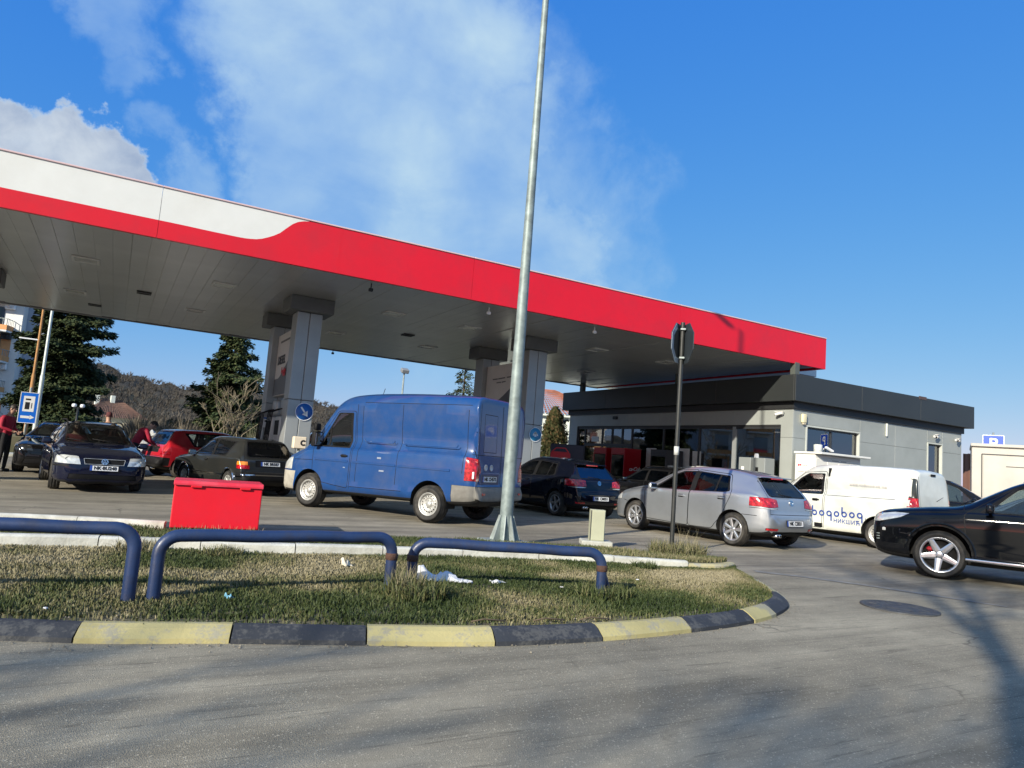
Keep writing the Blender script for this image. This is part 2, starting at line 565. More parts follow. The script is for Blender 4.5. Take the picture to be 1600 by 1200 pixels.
class Body:
    """half body shell (y>=0) lofted from profile curves; cut with outlines; then mirrored and split into parts"""
    def __init__(self, sp):
        self.sp = sp
        self.zt, self.zs, self.zb, self.hw, self.hg = (pchip(sp[k]) for k in ('top', 'belt', 'bottom', 'half', 'roofhalf'))
        L = sp['L']; self.L = L
        keys = sorted({round(p[0], 4) for k in ('top', 'belt', 'bottom', 'half', 'roofhalf') for p in sp[k] if 0 <= p[0] <= L} | {0.0, L})
        xs = [keys[0]]
        for a, b in zip(keys, keys[1:]):
            dz = max(abs(self.zt(b) - self.zt(a)), abs(self.hw(b) - self.hw(a)), abs(self.zb(b) - self.zb(a)))
            n = max(1, int(math.ceil(max((b - a) / 0.09, dz / 0.07))))
            xs += [a + (b - a) * (k + 1) / n for k in range(n)]
        clean = [xs[0]]
        for x in xs[1:]:
            if x - clean[-1] > 0.004: clean.append(x)
        self.xs = clean
        bm = self.bm = bmesh.new()
        grid = [[bm.verts.new((x, y, z)) for y, z in self.section(x)] for x in clean]
        for g0, g1 in zip(grid, grid[1:]):
            for j in range(len(g0) - 1):
                bm.faces.new((g0[j], g1[j], g1[j + 1], g0[j + 1]))
        bm.faces.new(grid[0]); bm.faces.new(grid[-1][::-1])
        bmesh.ops.remove_doubles(bm, verts=bm.verts[:], dist=0.0005)
        bmesh.ops.recalc_face_normals(bm, faces=bm.faces[:])
        self.parts = {}
        self.names = {0: ('body', None, False, None)}
        self.next = 10

    def section(self, x):
        sp = self.sp
        zt, zb, W, hg = self.zt(x), self.zb(x), self.hw(x), self.hg(x)
        zs = min(self.zs(x), zb + 0.86 * (zt - zb))
        d = zt - zs
        gq = min(max(d / 0.4, 0), 1); gq = gq * gq * (3 - 2 * gq)
        lerp = lambda a, b, t: a + (b - a) * t
        er = sp.get('edge_drop', 0.085)
        ye = lerp(W - 0.10, min(hg, W - 0.02), gq); ze = zt - lerp(0.3 * d, er, gq)
        h = zs - zb
        ti = sp.get('tuck', 0.025)
        fy = sp.get('shoulder', 0.028)
        hy, hz = W - fy - 0.03, zs + min(0.02, 0.12 * d)
        my, mz = lerp(hy, ye, 0.5) + 0.016 * gq, lerp(hz, ze, 0.5)
        c = sp.get('crown', 0.35)
        pts = [(0, zb), (max(W - 0.12, 0.02), zb), (W - ti, zb + min(0.05, .2 * h)), (W - 0.004, zb + 0.33 * h), (W, zb + 0.6 * h), (W - 0.006, zb + 0.86 * h),
               (W - fy, zs), (hy, hz), (my, mz), (ye, ze), (ye * 0.9, lerp(ze, zt, 0.62)), (ye * 0.55, lerp(ze, zt, 1 - 0.16 * (0.6 + c))), (0, zt)]
        return catmull(pts, [2, 1, 2, 3, 3, 2, 2, 3, 3, 2, 3, 4])

    def faces(self, fn, ids=(0,)):
        self.bm.normal_update()
        return [f for f in self.bm.faces if f.material_index in ids and fn(f.calc_center_median(), f.normal)]

    def bisect(self, faces, co, no):
        geom = list(faces) + list({e for f in faces for e in f.edges}) + list({v for f in faces for v in f.verts})
        r = bmesh.ops.bisect_plane(self.bm, geom=geom, dist=1e-5, plane_co=co, plane_no=no)
        return [g for g in r['geom'] if isinstance(g, bmesh.types.BMFace)]

    def cut(self, poly, plane, fn, pid, ids=(0,)):
        """mark the part of the shell inside a convex outline with id pid"""
        poly = ccw(poly)
        i, j = AX[plane]
        x0, x1 = min(p[0] for p in poly), max(p[0] for p in poly)
        y0, y1 = min(p[1] for p in poly), max(p[1] for p in poly)
        fs = []
        for f in self.faces(fn, ids):
            us = [v.co[i] for v in f.verts]; vs_ = [v.co[j] for v in f.verts]
            if max(us) > x0 and min(us) < x1 and max(vs_) > y0 and min(vs_) < y1:
                fs.append(f)
        m = len(poly)
        for k in range(m):
            p, q = poly[k], poly[(k + 1) % m]
            ex, ey = q[0] - p[0], q[1] - p[1]
            if ex * ex + ey * ey < 1e-10 or not fs: continue
            co = [0, 0, 0]; no = [0, 0, 0]
            co[i], co[j] = p; no[i], no[j] = ey, -ex
            fs = self.bisect(fs, co, no)
            fs = [f for f in fs if (f.calc_center_median()[i] - p[0]) * ey - (f.calc_center_median()[j] - p[1]) * ex < 0]
        for f in fs: f.material_index = pid
        return fs

    def new_id(self, name, mats, paired=False, label=None, parent=None, offset=0.0):
        self.next += 1
        self.names[self.next] = (name, mats, paired, label, parent, offset)
        return self.next

    side = staticmethod(lambda c, n: n.y > 0.45)

    def strip(self, pts, w, plane, fn, pid, ids=(0,)):
        for p, q in zip(pts, pts[1:]):
            self.cut(bar_poly(p, q, w), plane, fn, pid, ids)

    def arch(self, ax, r, zc, depth):
        yin = max(self.hw(ax) - depth, 0.2)
        self.bisect([f for f in self.bm.faces if f.calc_center_median().z < zc + r + .2], (0, yin, 0), (0, 1, 0))
        poly = [(ax + r * math.cos(t), zc + r * math.sin(t)) for t in (2 * math.pi * k / 30 for k in range(30))]
        fs = self.cut(poly, 'xz', lambda c, n: c.y > yin - 1e-4 and c.z < zc + r + .2, 5, ids=tuple(range(0, 200)))
        bmesh.ops.delete(self.bm, geom=fs, context='FACES')
        return yin

    def finish(self, root, paint, extra=None):
        """mirror, keep smooth normals, split into mesh objects; returns dict of lists"""
        bm = self.bm
        bm.normal_update()
        bm.verts.index_update()
        V = [v.co.copy() for v in bm.verts]; N = [v.normal.copy() for v in bm.verts]
        for k in range(len(V)):
            if abs(V[k].y) < 1e-4:
                N[k].y = 0; N[k].normalize()
        F = [([v.index for v in f.verts], f.material_index) for f in bm.faces]
        bm.free()
        groups = {}
        for vs_, mi in F:
            nm = self.names.get(mi)
            paired = bool(nm and nm[2])
            key = mi if mi >= 10 else 0
            groups.setdefault((key, 1), []).append((vs_, 1, mi))
            groups.setdefault((key, -1 if paired else 1), []).append((vs_[::-1], -1, mi))
        base_mats = [paint, m_black, m_under, extra or m_black]
        out = {}
        for (key, sgn), fl in sorted(groups.items()):
            idx = {}; co = []; no = []; faces = []; mids = []
            nm = self.names[key]
            off = nm[5] if len(nm) > 5 else 0.0
            for vs_, s, mi in fl:
                ff = []
                for vi in vs_:
                    kk = (vi, 1 if abs(V[vi].y) < 1e-4 else s)
                    if kk not in idx:
                        idx[kk] = len(co)
                        nn = Vector((N[vi].x, N[vi].y * s, N[vi].z))
                        p = Vector((V[vi].x, V[vi].y * s, V[vi].z)) - nn * off
                        co.append(p); no.append(nn)
                    ff.append(idx[kk])
                faces.append(ff); mids.append(mi)
            me = bpy.data.meshes.new(nm[0])
            me.from_pydata(co, [], faces)
            if key == 0:
                for mm in base_mats: me.materials.append(mm)
                me.polygons.foreach_set('material_index', [min(m, 3) for m in mids])
            else:
                me.materials.append(nm[1] or paint)
            me.polygons.foreach_set('use_smooth', [True] * len(faces))
            me.update()
            me.normals_split_custom_set_from_vertices([tuple(n) for n in no])
            o = new_obj(nm[0], me, root)
            if len(nm) > 3 and nm[3]: o['label'] = nm[3]
            out.setdefault(nm[0], []).append(o)
        return out


def paint(name, color, metal=0.0, rough=0.38, dirt=0.25, dcol=(0.16, 0.14, 0.115), spec=0.3):
    if max(color) < .06: spec = 0.0
    m = M(name, color, rough, metal=metal, coat=0.9, var=0.06, vscale=2.0, dirt=(dcol, dirt, 2.2), spec=spec)
    return m


# ---------------------------------------------------------------- wheels
WHEELS = {}


def wheel_meshes(r, w, rr, style, rim_mat):
    key = (r, w, rr, style, rim_mat.name)
    if key in WHEELS: return WHEELS[key]
    h = w / 2
    t = MB()
    sw = r - rr
    t.lathe([(rr, -h * .86), (rr + .25 * sw, -h * .98), (r - .35 * sw, -h * 1.02), (r - .1 * sw, -h * .92), (r - .02, -h * .74), (r, -h * .6), (r, -h * .34), (r - .008, -h * .32), (r - .008, -h * .26), (r, -h * .24),
             (r, h * .24), (r - .008, h * .26), (r - .008, h * .32), (r, h * .34), (r, h * .6), (r - .02, h * .74), (r - .1 * sw, h * .92), (r - .35 * sw, h * 1.02), (r - .3 * sw, h * 1.045), (r - .6 * sw, h * 1.045), (rr + .25 * sw, h * .98), (rr, h * .86)], n=36, axis='Y')
    to = t.build('wheel', m_rubber); tm = to.data; bpy.data.objects.remove(to)
    q = MB()
    # barrel + lip; outer face towards +y
    q.lathe([(rr + .004, h * .80), (rr + .002, h * .90), (rr - .006, h * .91), (rr - .028, h * .80), (rr - .03, h * .2), (rr - .05, -h * .7)], n=36, axis='Y')
    if style == 'steel':
        q.lathe([(rr - .02, h * .78), (rr - .05, h * .38), (rr * .72, h * .5), (rr * .60, h * .62), (rr * .46, h * .40), (rr * .30, h * .36), (rr * .27, h * .62), (rr * .2, h * .72), (0, h * .74)], n=36, axis='Y')
        for k in range(16):
            a = 2 * math.pi * k / 16
            q.mi = 1
            q.lathe([(0.0, h * .575), (rr * .055, h * .575), (rr * .055, h * .45)], n=8, axis='Y', c=(rr * .69 * math.cos(a), .006, rr * .69 * math.sin(a)))
        for k in range(6):
            a = 2 * math.pi * k / 6
            q.mi = 0
            q.lathe([(rr * .055, h * .36), (rr * .05, h * .6), (0, h * .62)], n=6, axis='Y', c=(rr * .38 * math.cos(a), 0, rr * .38 * math.sin(a)))
    else:
        n = {'spoke5': 5, 'spoke7': 7, 'twin5': 10, 'star5': 5, 'cover': 7}[style]
        q.mi = 0
        q.lathe([(rr * .27, h * .45), (rr * .26, h * .66), (rr * .17, h * .72), (rr * .12, h * .76), (0, h * .77)], n=20, axis='Y')
        for k in range(n):
            a = 2 * math.pi * k / n
            if style == 'twin5': a = 2 * math.pi * (k // 2) / 5 + (0.16 if k % 2 else -0.16)
            wi, wo = {'spoke5': (.30, .24), 'spoke7': (.22, .30), 'twin5': (.12, .13), 'star5': (.40, .27), 'cover': (.2, .36)}[style]
            c, s = math.cos(a), math.sin(a)
            def P(rad_, tan_, y): return (rad_ * c - tan_ * s, y, rad_ * s + tan_ * c)
            r0, r1 = rr * .2, rr - .02
            top = [P(r0, -rr * wi / 2, h * .66), P(r1, -rr * wo / 2, h * .82), P(r1, rr * wo / 2, h * .82), P(r0, rr * wi / 2, h * .66)]
            mid = [P(r0, -rr * wi / 2 * .45, h * .74), P(r1, -rr * wo / 2 * .5, h * .88), P(r1, rr * wo / 2 * .5, h * .88), P(r0, rr * wi / 2 * .45, h * .74)]
            bot = [P(r0, -rr * wi / 2, h * .3), P(r1, -rr * wo / 2, h * .5), P(r1, rr * wo / 2, h * .5), P(r0, rr * wi / 2, h * .3)]
            q.quad(*mid)
            for A, B in ((top, mid), (bot, top)):
                for e in range(4):
                    q.quad(A[e], A[(e + 1) % 4], B[(e + 1) % 4], B[e])
        for k in range(5):
            a = 2 * math.pi * (k + .5) / 5
            q.mi = 1
            q.lathe([(rr * .04, h * .5), (rr * .04, h * .715), (0, h * .715)], n=6, axis='Y', c=(rr * .2 * math.cos(a), 0, rr * .2 * math.sin(a)))
    ro = q.build('rim', [rim_mat, m_black]); rm = ro.data; bpy.data.objects.remove(ro)
    b = MB(); b.lathe([(0, h * .1), (rr * .78, h * .1), (rr * .78, -h * .1), (rr - .03, -h * .12), (rr - .03, -h * .3), (0, -h * .3)], n=24, axis='Y')
    bo = b.build('brake_disc', M('brake_dark', (.03, .028, .026), .6, metal=.4)); bmn = bo.data; bpy.data.objects.remove(bo)
    WHEELS[key] = (tm, rm, bmn)
    return WHEELS[key]


def add_wheel(root, x, y, r, w, rr, style, rim_mat, steer=0.0):
    tm, rm, bmn = wheel_meshes(r, w, rr, style, rim_mat)
    rot = (0, random.uniform(0, 6.28), 0) if y > 0 else (0, random.uniform(0, 6.28), math.pi)
    rot = (rot[0], rot[1], rot[2] + steer)
    t = new_obj('wheel', tm, root, (x, y, r - 0.006))
    t.rotation_mode = 'XYZ'
    t.rotation_euler = rot
    new_obj('rim', rm, t); new_obj('brake_disc', bmn, t)
    return t


def badge(parent, origin, right, up, r, mat):
    """round badge: ring with a V over a W"""
    polys = ring_polys(r * .84, r, n=20)
    w = r * .17
    V = [((-.34, .78), (0, .12)), ((.34, .78), (0, .12))]
    Wp = [((-.72, .45), (-.34, -.74)), ((-.34, -.74), (0, .02)), ((0, .02), (.34, -.74)), ((.34, -.74), (.72, .45))]
    for p, q_ in V + Wp:
        polys.append(bar_poly((p[0] * r, p[1] * r), (q_[0] * r, q_[1] * r), w))
    return flat_shape('badge', polys, 0.008, mat, parent, frame_mat(origin, right, up))


def plate(parent, text, origin, right, up, w=0.52, h=0.11, tail=True):
    m = frame_mat(origin, right, up)
    mb = MB()
    mm = m @ Matrix(((1, 0, 0, 0), (0, 0, 1, 0), (0, 1, 0, 0), (0, 0, 0, 1)))
    mb.prism([(-w / 2, -h / 2), (w / 2, -h / 2), (w / 2, h / 2), (-w / 2, h / 2)], 0.012, mm)
    mb.mi = 1
    mb.prism([(-w / 2 + .004, -h / 2 + .004), (-w / 2 + .045, -h / 2 + .004), (-w / 2 + .045, h / 2 - .004), (-w / 2 + .004, h / 2 - .004)], 0.014, mm)
    mb.mi = 2
    for a, b in (((-w / 2, -h / 2), (w / 2, -h / 2)), ((w / 2, -h / 2), (w / 2, h / 2)), ((w / 2, h / 2), (-w / 2, h / 2)), ((-w / 2, h / 2), (-w / 2, -h / 2))):
        mb.prism(bar_poly(a, b, .012), 0.013, mm)
    p = mb.build('number_plate', [m_plate, m_plateblue, m_ink], parent)
    o = text_on(text, h * .84, m_ink, p, Vector(origin) + Vector(right).normalized() * 0.02 + Vector(right).normalized().cross(Vector(up).normalized()) * 0.0145, right, up, depth=0.0015, spacing=1.0, bold=0.004)
    bb = [v.co.x for v in o.data.vertices]
    wd = max(bb) - min(bb)
    if wd > w - .08:
        k = (w - .08) / wd
        for v in o.data.vertices: v.co.x *= k
    return p


def mirror_obj(root, x, y, z, s, mat, big=False):
    mb = MB()
    w, h, d = (0.10, 0.30, 0.10) if big else (0.19, 0.135, 0.10)
    if big:
        mb.box((x, y + s * .13, z + .02), (.11, .17, .30), bev=.03, seg=2)
        mb.box((x, y + s * .12, z + .27), (.09, .15, .14), bev=.03, seg=2)
        mb.tube([(x + .04, y, z - .02), (x, y + s * .1, z)], .02, 6)
        mb.tube([(x + .04, y, z + .16), (x, y + s * .1, z + .18)], .012, 6)
    else:
        mb.box((x, y + s * .13, z), (.11, .20, .135), bev=.04, seg=3, taper=(.8, .85))
        mb.box((x + .01, y + s * .03, z - .035), (.05, .10, .04), bev=.01)
    o = mb.build('wing_mirror', mat, root, smooth=True)
    g_ = MB().box((x + .056, y + s * .13, z + (.02 if big else 0)), (.006, .13 if big else .165, .24 if big else .10), bev=.002)
    g_.build('mirror_glass', M('mirror_glass', (.7, .75, .8), .03, metal=1.0), o)
    return o


def handle(parent, x, y, z, s, mat, ln=.17):
    mb = MB()
    mb.box((x, y + s * .012, z), (ln, .03, .032), bev=.01, seg=2)
    mb.mi = 1
    mb.box((x - .02, y + s * .001, z - .004), (ln * .7, .012, .06), bev=.004)
    return mb.build('door_handle', [mat, m_black], parent, smooth=True)


def seats(root, sp):
    """dark interior: floor tub, dashboard, steering wheel, seats"""
    x0, x1, W = sp['cabin']
    z0 = sp.get('floor', .32)
    MB().box(((x0 + x1) / 2, 0, z0), (x1 - x0, 2 * W, .04)).build('floor_tub', m_under, root)
    MB().box((x0 + .18, 0, z0 + .36 + sp.get('dash', 0)), (.42, 2 * W - .06, .26), bev=.08, seg=3).build('dashboard', m_black, root, smooth=True)
    sw = MB()
    cx, cy, cz = x0 + .5, -.36, z0 + .56 + sp.get('dash', 0)
    n = 20
    pts = [(cx + .06 * math.cos(2 * math.pi * k / n), cy + .18 * math.sin(2 * math.pi * k / n), cz + .17 * math.cos(2 * math.pi * k / n)) for k in range(n + 1)]
    sw.tube(pts, .014, 6, cap=False); sw.tube([(x0 + .3, cy, cz - .06), (cx, cy, cz)], .03, 6)
    sw.tube([pts[5], (cx, cy, cz), pts[15]], .016, 6)
    sw.build('steering_wheel', m_black, root, smooth=True)
    for s in (1, -1):
        MB().box(((x0 + x1) / 2, s * (W + .06), z0 + .30), (x1 - x0, .03, .56), bev=.01).build('door_lining', m_black, root)
    if sp.get('rear_seat') and sp.get('boot_x'):
        bx0, bx1, bz = sp['boot_x']
        MB().box(((bx0 + bx1) / 2, 0, (bz + .38) / 2), (bx1 - bx0, 2 * W, bz - .38), bev=.03).build('boot_lining', m_black, root)
    if sp.get('bulkhead'):
        bx, bh = sp['bulkhead']
        MB().box((bx, 0, (z0 + bh) / 2), (.04, 2 * W + .1, bh - z0), bev=.005).build('bulkhead', m_black, root)
    def seat(x, y, w):
        s = MB()
        s.box((x, y, z0 + .26), (.5, w, .16), bev=.05, seg=2)
        s.box((x + .30, y, z0 + .58), (.13, w * .96, .62), rot=Matrix.Rotation(rad(14), 4, 'Y'), bev=.05, seg=2)
        if w < .8: s.box((x + .41, y, z0 + .97), (.09, .26, .18), rot=Matrix.Rotation(rad(12), 4, 'Y'), bev=.04, seg=2)
        else:
            for yy in (-.38, .38): s.box((x + .40, y + yy, z0 + .95), (.08, .24, .12), bev=.03, seg=2)
        s.build('seat', m_seat, root, smooth=True)
    fx = sp.get('seat_x', x0 + .75)
    seat(fx, .37, .5); seat(fx, -.37, .5)
    if sp.get('rear_seat'): seat(sp['rear_seat'], 0, 2 * W - .2)


def build_car(sp, name, label, cat, loc, heading, paint_mat, rim=None, group=None, rim_mat=None, plates=(None, None), glass=None, steer=0.0, detail=True, handles=None, mirror_mat=None):
    """sp: spec dict. local frame: x backwards from the nose, y to the driver's LEFT?, z up; origin moved to the wheelbase centre"""
    root = thing(name, label, cat, loc, rad(heading) + math.pi, group)
    B = Body(sp)
    mid = (sp['axles'][0] + sp['axles'][1]) / 2
    gl = glass or m_glass
    r, w, rr = sp['tyre']
    # doors: a dark shut line round a panel that is a part of its own
    dids = []
    for pl in sp.get('door_panels', ()):
        B.cut(grown(rounded(pl, .06), .006), 'xz', B.side, 1, ids=(0,))
        dids.append(B.new_id('door', None, True))
        B.cut(grown(rounded(pl, .06), -.006), 'xz', B.side, dids[-1], ids=(1,))
    D = tuple(dids)
    for nm, plane, poly, fn in sp.get('panels', ()):
        B.cut(grown(poly, .005), plane, fn, 1, ids=(0,))
        dids.append(B.new_id(nm, None, False))
        B.cut(grown(poly, -.005), plane, fn, dids[-1], ids=(1,))
    D = tuple(dids)
    # windscreen, rear screen
    front_win = lambda c, n: n.x < -.15 and abs(n.y) < .75 and c.x < sp['L'] * .6
    rear_win = lambda c, n: n.x > .15 and abs(n.y) < .75 and c.x > sp['L'] * .6
    if sp.get('screen'):
        for key, nm, fn in (('screen', 'windscreen', front_win), ('rear_screen', 'rear_window', rear_win)):
            if sp.get(key):
                for pl in (sp[key] if isinstance(sp[key][0], list) else [sp[key]]):
                    B.cut(grown(rounded(pl, .05), .022), 'yz', fn, 1, ids=(0,) + D)
                    B.cut(rounded(pl, .05), 'yz', fn, B.new_id(nm, sp.get(key + '_mat', gl), False, offset=.004), ids=(1,))
    # underside / lower cladding
    for f in B.faces(lambda c, n: n.z < -.6 and c.z < .7): f.material_index = 2
    for k, v in enumerate(sp.get('black', ())):
        plane, poly, fn = v
        B.cut(poly, plane, fn, 1, ids=(0,) + D)
    for v in sp.get('accent', ()):
        plane, poly, fn = v
        B.cut(poly, plane, fn, 3, ids=(0, 1) + D)
    # side windows
    for pl in sp.get('dlo', ()): B.cut(rounded(pl, .03), 'xz', B.side, 1, ids=(0,) + D)
    for pl in sp.get('dlo_chrome', ()): B.cut(pl, 'xz', B.side, 3, ids=(0, 1) + D)
    for pl in sp.get('glass', ()):
        B.cut(rounded(pl, .025), 'xz', B.side, B.new_id('side_window', gl, True, offset=.005), ids=(0, 1) + D)
    # lamps
    for nm, plane, poly, fn, mat in sp.get('lamps', ()):
        B.cut(grown(poly, .006), plane, fn, 1, ids=(0,) + D)
        B.cut(poly, plane, fn, B.new_id(nm, mat, True, offset=-.003), ids=(0, 1, 3) + D)
    # grille / openings
    for nm, plane, poly, fn, mat in sp.get('patches', ()):
        B.cut(poly, plane, fn, B.new_id(nm, mat, False, offset=.008), ids=(0, 1, 3) + D)
    # seams
    for pts in sp.get('seams', ()):
        B.strip(pts, .011, 'xz', B.side, 1)
    for pts in sp.get('seams_rear', ()):
        B.strip(pts, .011, 'yz', lambda c, n: n.x > .3 and c.x > sp['L'] * .75, 1)
    for pts in sp.get('seams_top', ()):
        B.strip(pts, .011, 'xy', lambda c, n: n.z > .5, 1)
    ra = sp.get('arch', r + .05)
    yins = [B.arch(ax, ra, sp.get('arch_z', r + .01), w + .10) for ax in sp['axles']]
    B.paint_mat = paint_mat
    obs = B.finish(root, paint_mat, sp.get('accent_mat'))
    body = obs['body'][0]
    # wheel housings
    for ax, yin in zip(sp['axles'], yins):
        for s in (1, -1):
            q = MB()
            zc = sp.get('arch_z', r + .01)
            yo = B.hw(ax) - .02
            n = 16
            A = [(ax + ra * 1.0 * math.cos(t), s * yo, zc + ra * math.sin(t)) for t in (math.pi * 1.12 * k / n - .06 * math.pi for k in range(n + 1))]
            Bq = [(p[0], s * yin, p[2]) for p in A]
            for k in range(n): q.quad(A[k], A[k + 1], Bq[k + 1], Bq[k])
            q.bm.faces.new([q.bm.verts.new(p) for p in Bq])
            q.build('wheel_housing', m_under, root, recalc=False)
            if sp.get('arch_lip'):
                l = MB()
                l.tube([(p[0], s * (B.hw(ax) - .006), p[2]) for p in A], sp['arch_lip'][0], 6)
                l.build('arch_trim', sp['arch_lip'][1], root, smooth=True)
    # wheels
    rm = rim_mat or m_alu
    for i, ax in enumerate(sp['axles']):
        for s in (1, -1):
            add_wheel(root, ax, s * (B.hw(ax) - w / 2 - .012), r, w, rr, rim or 'spoke5', rm, steer if i == 0 else 0.0)
    MB().box(((sp['axles'][0] + sp['axles'][1]) / 2, 0, sp.get('floor', .32) - .1), (sp['axles'][1] - sp['axles'][0] + .4, 1.1, .14), bev=.03).build('chassis', m_under, root)
    if detail:
        seats(root, sp)
    for s in (1, -1):
        for (mx, mz, big) in sp.get('mirrors', ()):
            mirror_obj(root, mx, s * (B.hw(mx) - .06), mz, s, mirror_mat or paint_mat, big)
        for hx, hz in sp.get('handles', ()):
            handle(root, hx, s * (B.hw(hx) - .002), hz, s, handles or paint_mat)
    for c0, c1, mt in sp.get('rails', ()):
        for s in (1, -1):
            t = MB(); n = 8
            pts = [(c0 + (c1 - c0) * k / n, s * (B.hg(c0) - .02), B.zt(c0 + (c1 - c0) * k / n) - .05 + .07 * (1 - abs(2 * k / n - 1) ** 6)) for k in range(n + 1)]
            t.tube(pts, .016, 6); t.build('roof_rail', mt, root, smooth=True)
    if plates[0]:
        ox, oz, tl = sp['plate_f']
        plate(root, plates[0], (ox, 0, oz), (0, -1, 0), (0, 0, 1) if not tl else (tl, 0, 1))
    if plates[1]:
        ox, oz, tl = sp['plate_r']
        plate(root, plates[1], (ox, sp.get('plate_y', 0), oz), (0, 1, 0), (-tl, 0, 1))
    for fn in sp.get('extras', ()): fn(root, B)
    # shift so that the root sits on the ground midway between the axles
    for ch in root.children: ch.location = ch.location + Vector((-mid, 0, 0))
    return root

# ================================================================ ground, road, forecourt
def asphalt(name, base, speck=0.5, patch=0.25, tracks=0.25, ang=-15.0, stain=0.3, tint=(1, 1, 1)):
    m = bpy.data.materials.new(name)
    m.use_nodes = True
    nt = m.node_tree; q = NG(nt)
    bs = nt.nodes['Principled BSDF']
    co = q.n('ShaderNodeTexCoord').outputs['Object']
    big = q.noise(co, 0.35, 5, 0.6)
    midn = q.noise(co, 2.2, 6, 0.65)
    rot = q.n('ShaderNodeMapping', {'Vector': co, 'Rotation': (0, 0, rad(-ang)), 'Scale': (0.12, 1.7, 1)}).outputs[0]
    trk = q.noise(rot, 1.3, 6, 0.62, 0.4)
    rot2 = q.n('ShaderNodeMapping', {'Vector': co, 'Rotation': (0, 0, rad(-ang + 4)), 'Scale': (0.5, 7, 1)}).outputs[0]
    trk2 = q.noise(rot2, 1.6, 7, 0.7, 0.8)
    fine = q.noise(co, 210, 2, 0.6)
    vor = q.n('ShaderNodeTexVoronoi', {'Vector': co, 'Scale': 140.0})
    b = tuple(x * t for x, t in zip((base, base, base), tint))
    c = q.ramp(big, [(0.3, tuple(x * (1 - patch) for x in b)), (0.7, tuple(x * (1 + patch) for x in b))])
    c = q.mix(1.0, c, q.ramp(midn, [(0.3, 0.84), (0.72, 1.12)]), 'MULTIPLY')
    c = q.mix(1.0, c, q.ramp(trk, [(0.36, 1 - tracks), (0.6, 1.0 + tracks * .35)]), 'MULTIPLY')
    c = q.mix(1.0, c, q.ramp(trk2, [(0.28, 1 - stain), (0.44, 1.0)]), 'MULTIPLY')
    c = q.mix(1.0, c, q.ramp(fine, [(0.25, 1 - speck * .55), (0.75, 1 + speck * .5)]), 'MULTIPLY')
    # pale aggregate stones
    st = q.ramp(vor.outputs['Color'], [(0.80, 0.0), (0.92, speck)])
    c = q.mix(st, c, tuple(min(1, x * 2.3) for x in b))
    # fine wandering cracks, here and there
    cw = q.n('ShaderNodeVectorMath', {0: co, 1: q.n('ShaderNodeVectorMath', {0: q.n('ShaderNodeTexNoise', {'Vector': co, 'Scale': 2.5, 'Detail': 5.0}).outputs['Color'], 3: 0.5}, operation='SCALE').outputs[0]}, operation='ADD').outputs[0]
    ce = q.n('ShaderNodeTexVoronoi', {'Vector': cw, 'Scale': 0.55}, feature='DISTANCE_TO_EDGE').outputs['Distance']
    ck = q.math('MULTIPLY', q.ramp(ce, [(0.0, 1.0), (0.010, 0.0)]), q.ramp(q.noise(co, 0.7, 3, .5), [(.50, 0.0), (.60, .75)]))
    c = q.mix(ck, c, tuple(x * .3 for x in b))
    # oil spots and worn dark scabs
    sp_n = q.ramp(q.noise(rot2, 3.2, 8, .72, .6), [(.57, 0.0), (.645, .62)])
    c = q.mix(sp_n, c, tuple(x * .38 for x in b))
    nt.links.new(c, bs.inputs['Base Color'])
    bs.inputs['Roughness'].default_value = 0.86
    bs.inputs['Specular IOR Level'].default_value = 0.3
    h = q.math('ADD', q.math('MULTIPLY', fine, 0.6), q.math('MULTIPLY', vor.outputs['Distance'], 0.7))
    bp = q.n('ShaderNodeBump', {'Strength': 0.38, 'Distance': 0.010, 'Height': h})
    nt.links.new(bp.outputs[0], bs.inputs['Normal'])
    return m


def sheet(name, outline, z, mat, kind='structure', thick=0.0):
    bm = bmesh.new()
    vs_ = [bm.verts.new((x, y, z)) for x, y in outline]
    f = bm.faces.new(vs_)
    if f.normal.z < 0: f.normal_flip()
    bm.normal_update()
    if bm.faces[:][0].normal.z < 0: bm.faces[:][0].normal_flip()
    me = bpy.data.meshes.new(name); bm.to_mesh(me); bm.free()
    me.materials.append(mat)
    o = new_obj(name, me)
    return tag(o, kind=kind)


m_earth = M('bare_earth_and_grass', (0.085, 0.085, 0.045), 0.95, var=0.5, vscale=0.25, bump=0.4, bscale=8, dirt=((.13, .11, .075), .8, 1.2))
m_road = asphalt('road_asphalt', 0.22, speck=.6, patch=.27, tracks=.26, ang=-15, stain=.38, tint=(1.19, 1.07, .80))
m_fore = asphalt('forecourt_asphalt', 0.210, speck=.35, patch=.25, tracks=.34, ang=4, stain=.40, tint=(1.18, 1.05, .81))
m_smooth = asphalt('smooth_dark_asphalt', 0.075, speck=.3, patch=.12, tracks=.1, ang=0, stain=.1)
m_conc = M('pale_concrete', (.42, .42, .37), .85, var=.18, vscale=6, bump=.25, bscale=45, dirt=((.16, .15, .11), .55, 5))

sheet('ground', [(-900, -120), (900, -120), (900, 1200), (-900, 1200)], 0.0, m_earth)
# the road in front of the island, running on to the right past the end of it
ROAD = [(-60, 22.2), (-12, 8.6), (-8, 7.5), (-4, 6.9), (-0.5, 6.3), (6, 5.6), (7.6, 7.35), (8.25, 6.9), (8.97, 6.0), (9.6, 4.6), (11.0, 2.2), (14.0, -1.6), (40, -24), (40, -60), (-60, -60)]
sheet('road', ROAD, 0.004, m_road)
FORE = [(-60, 22.2), (-12, 8.6), (-8, 7.5), (-4, 6.9), (-0.5, 6.3), (6, 5.6), (7.6, 7.35), (8.25, 6.9), (8.97, 6.0), (9.6, 4.6), (11.0, 2.2), (14.0, -1.6), (40, -24), (60, -24), (60, 30.4), (-60, 34.3)]
sheet('forecourt', FORE, 0.004, m_fore)
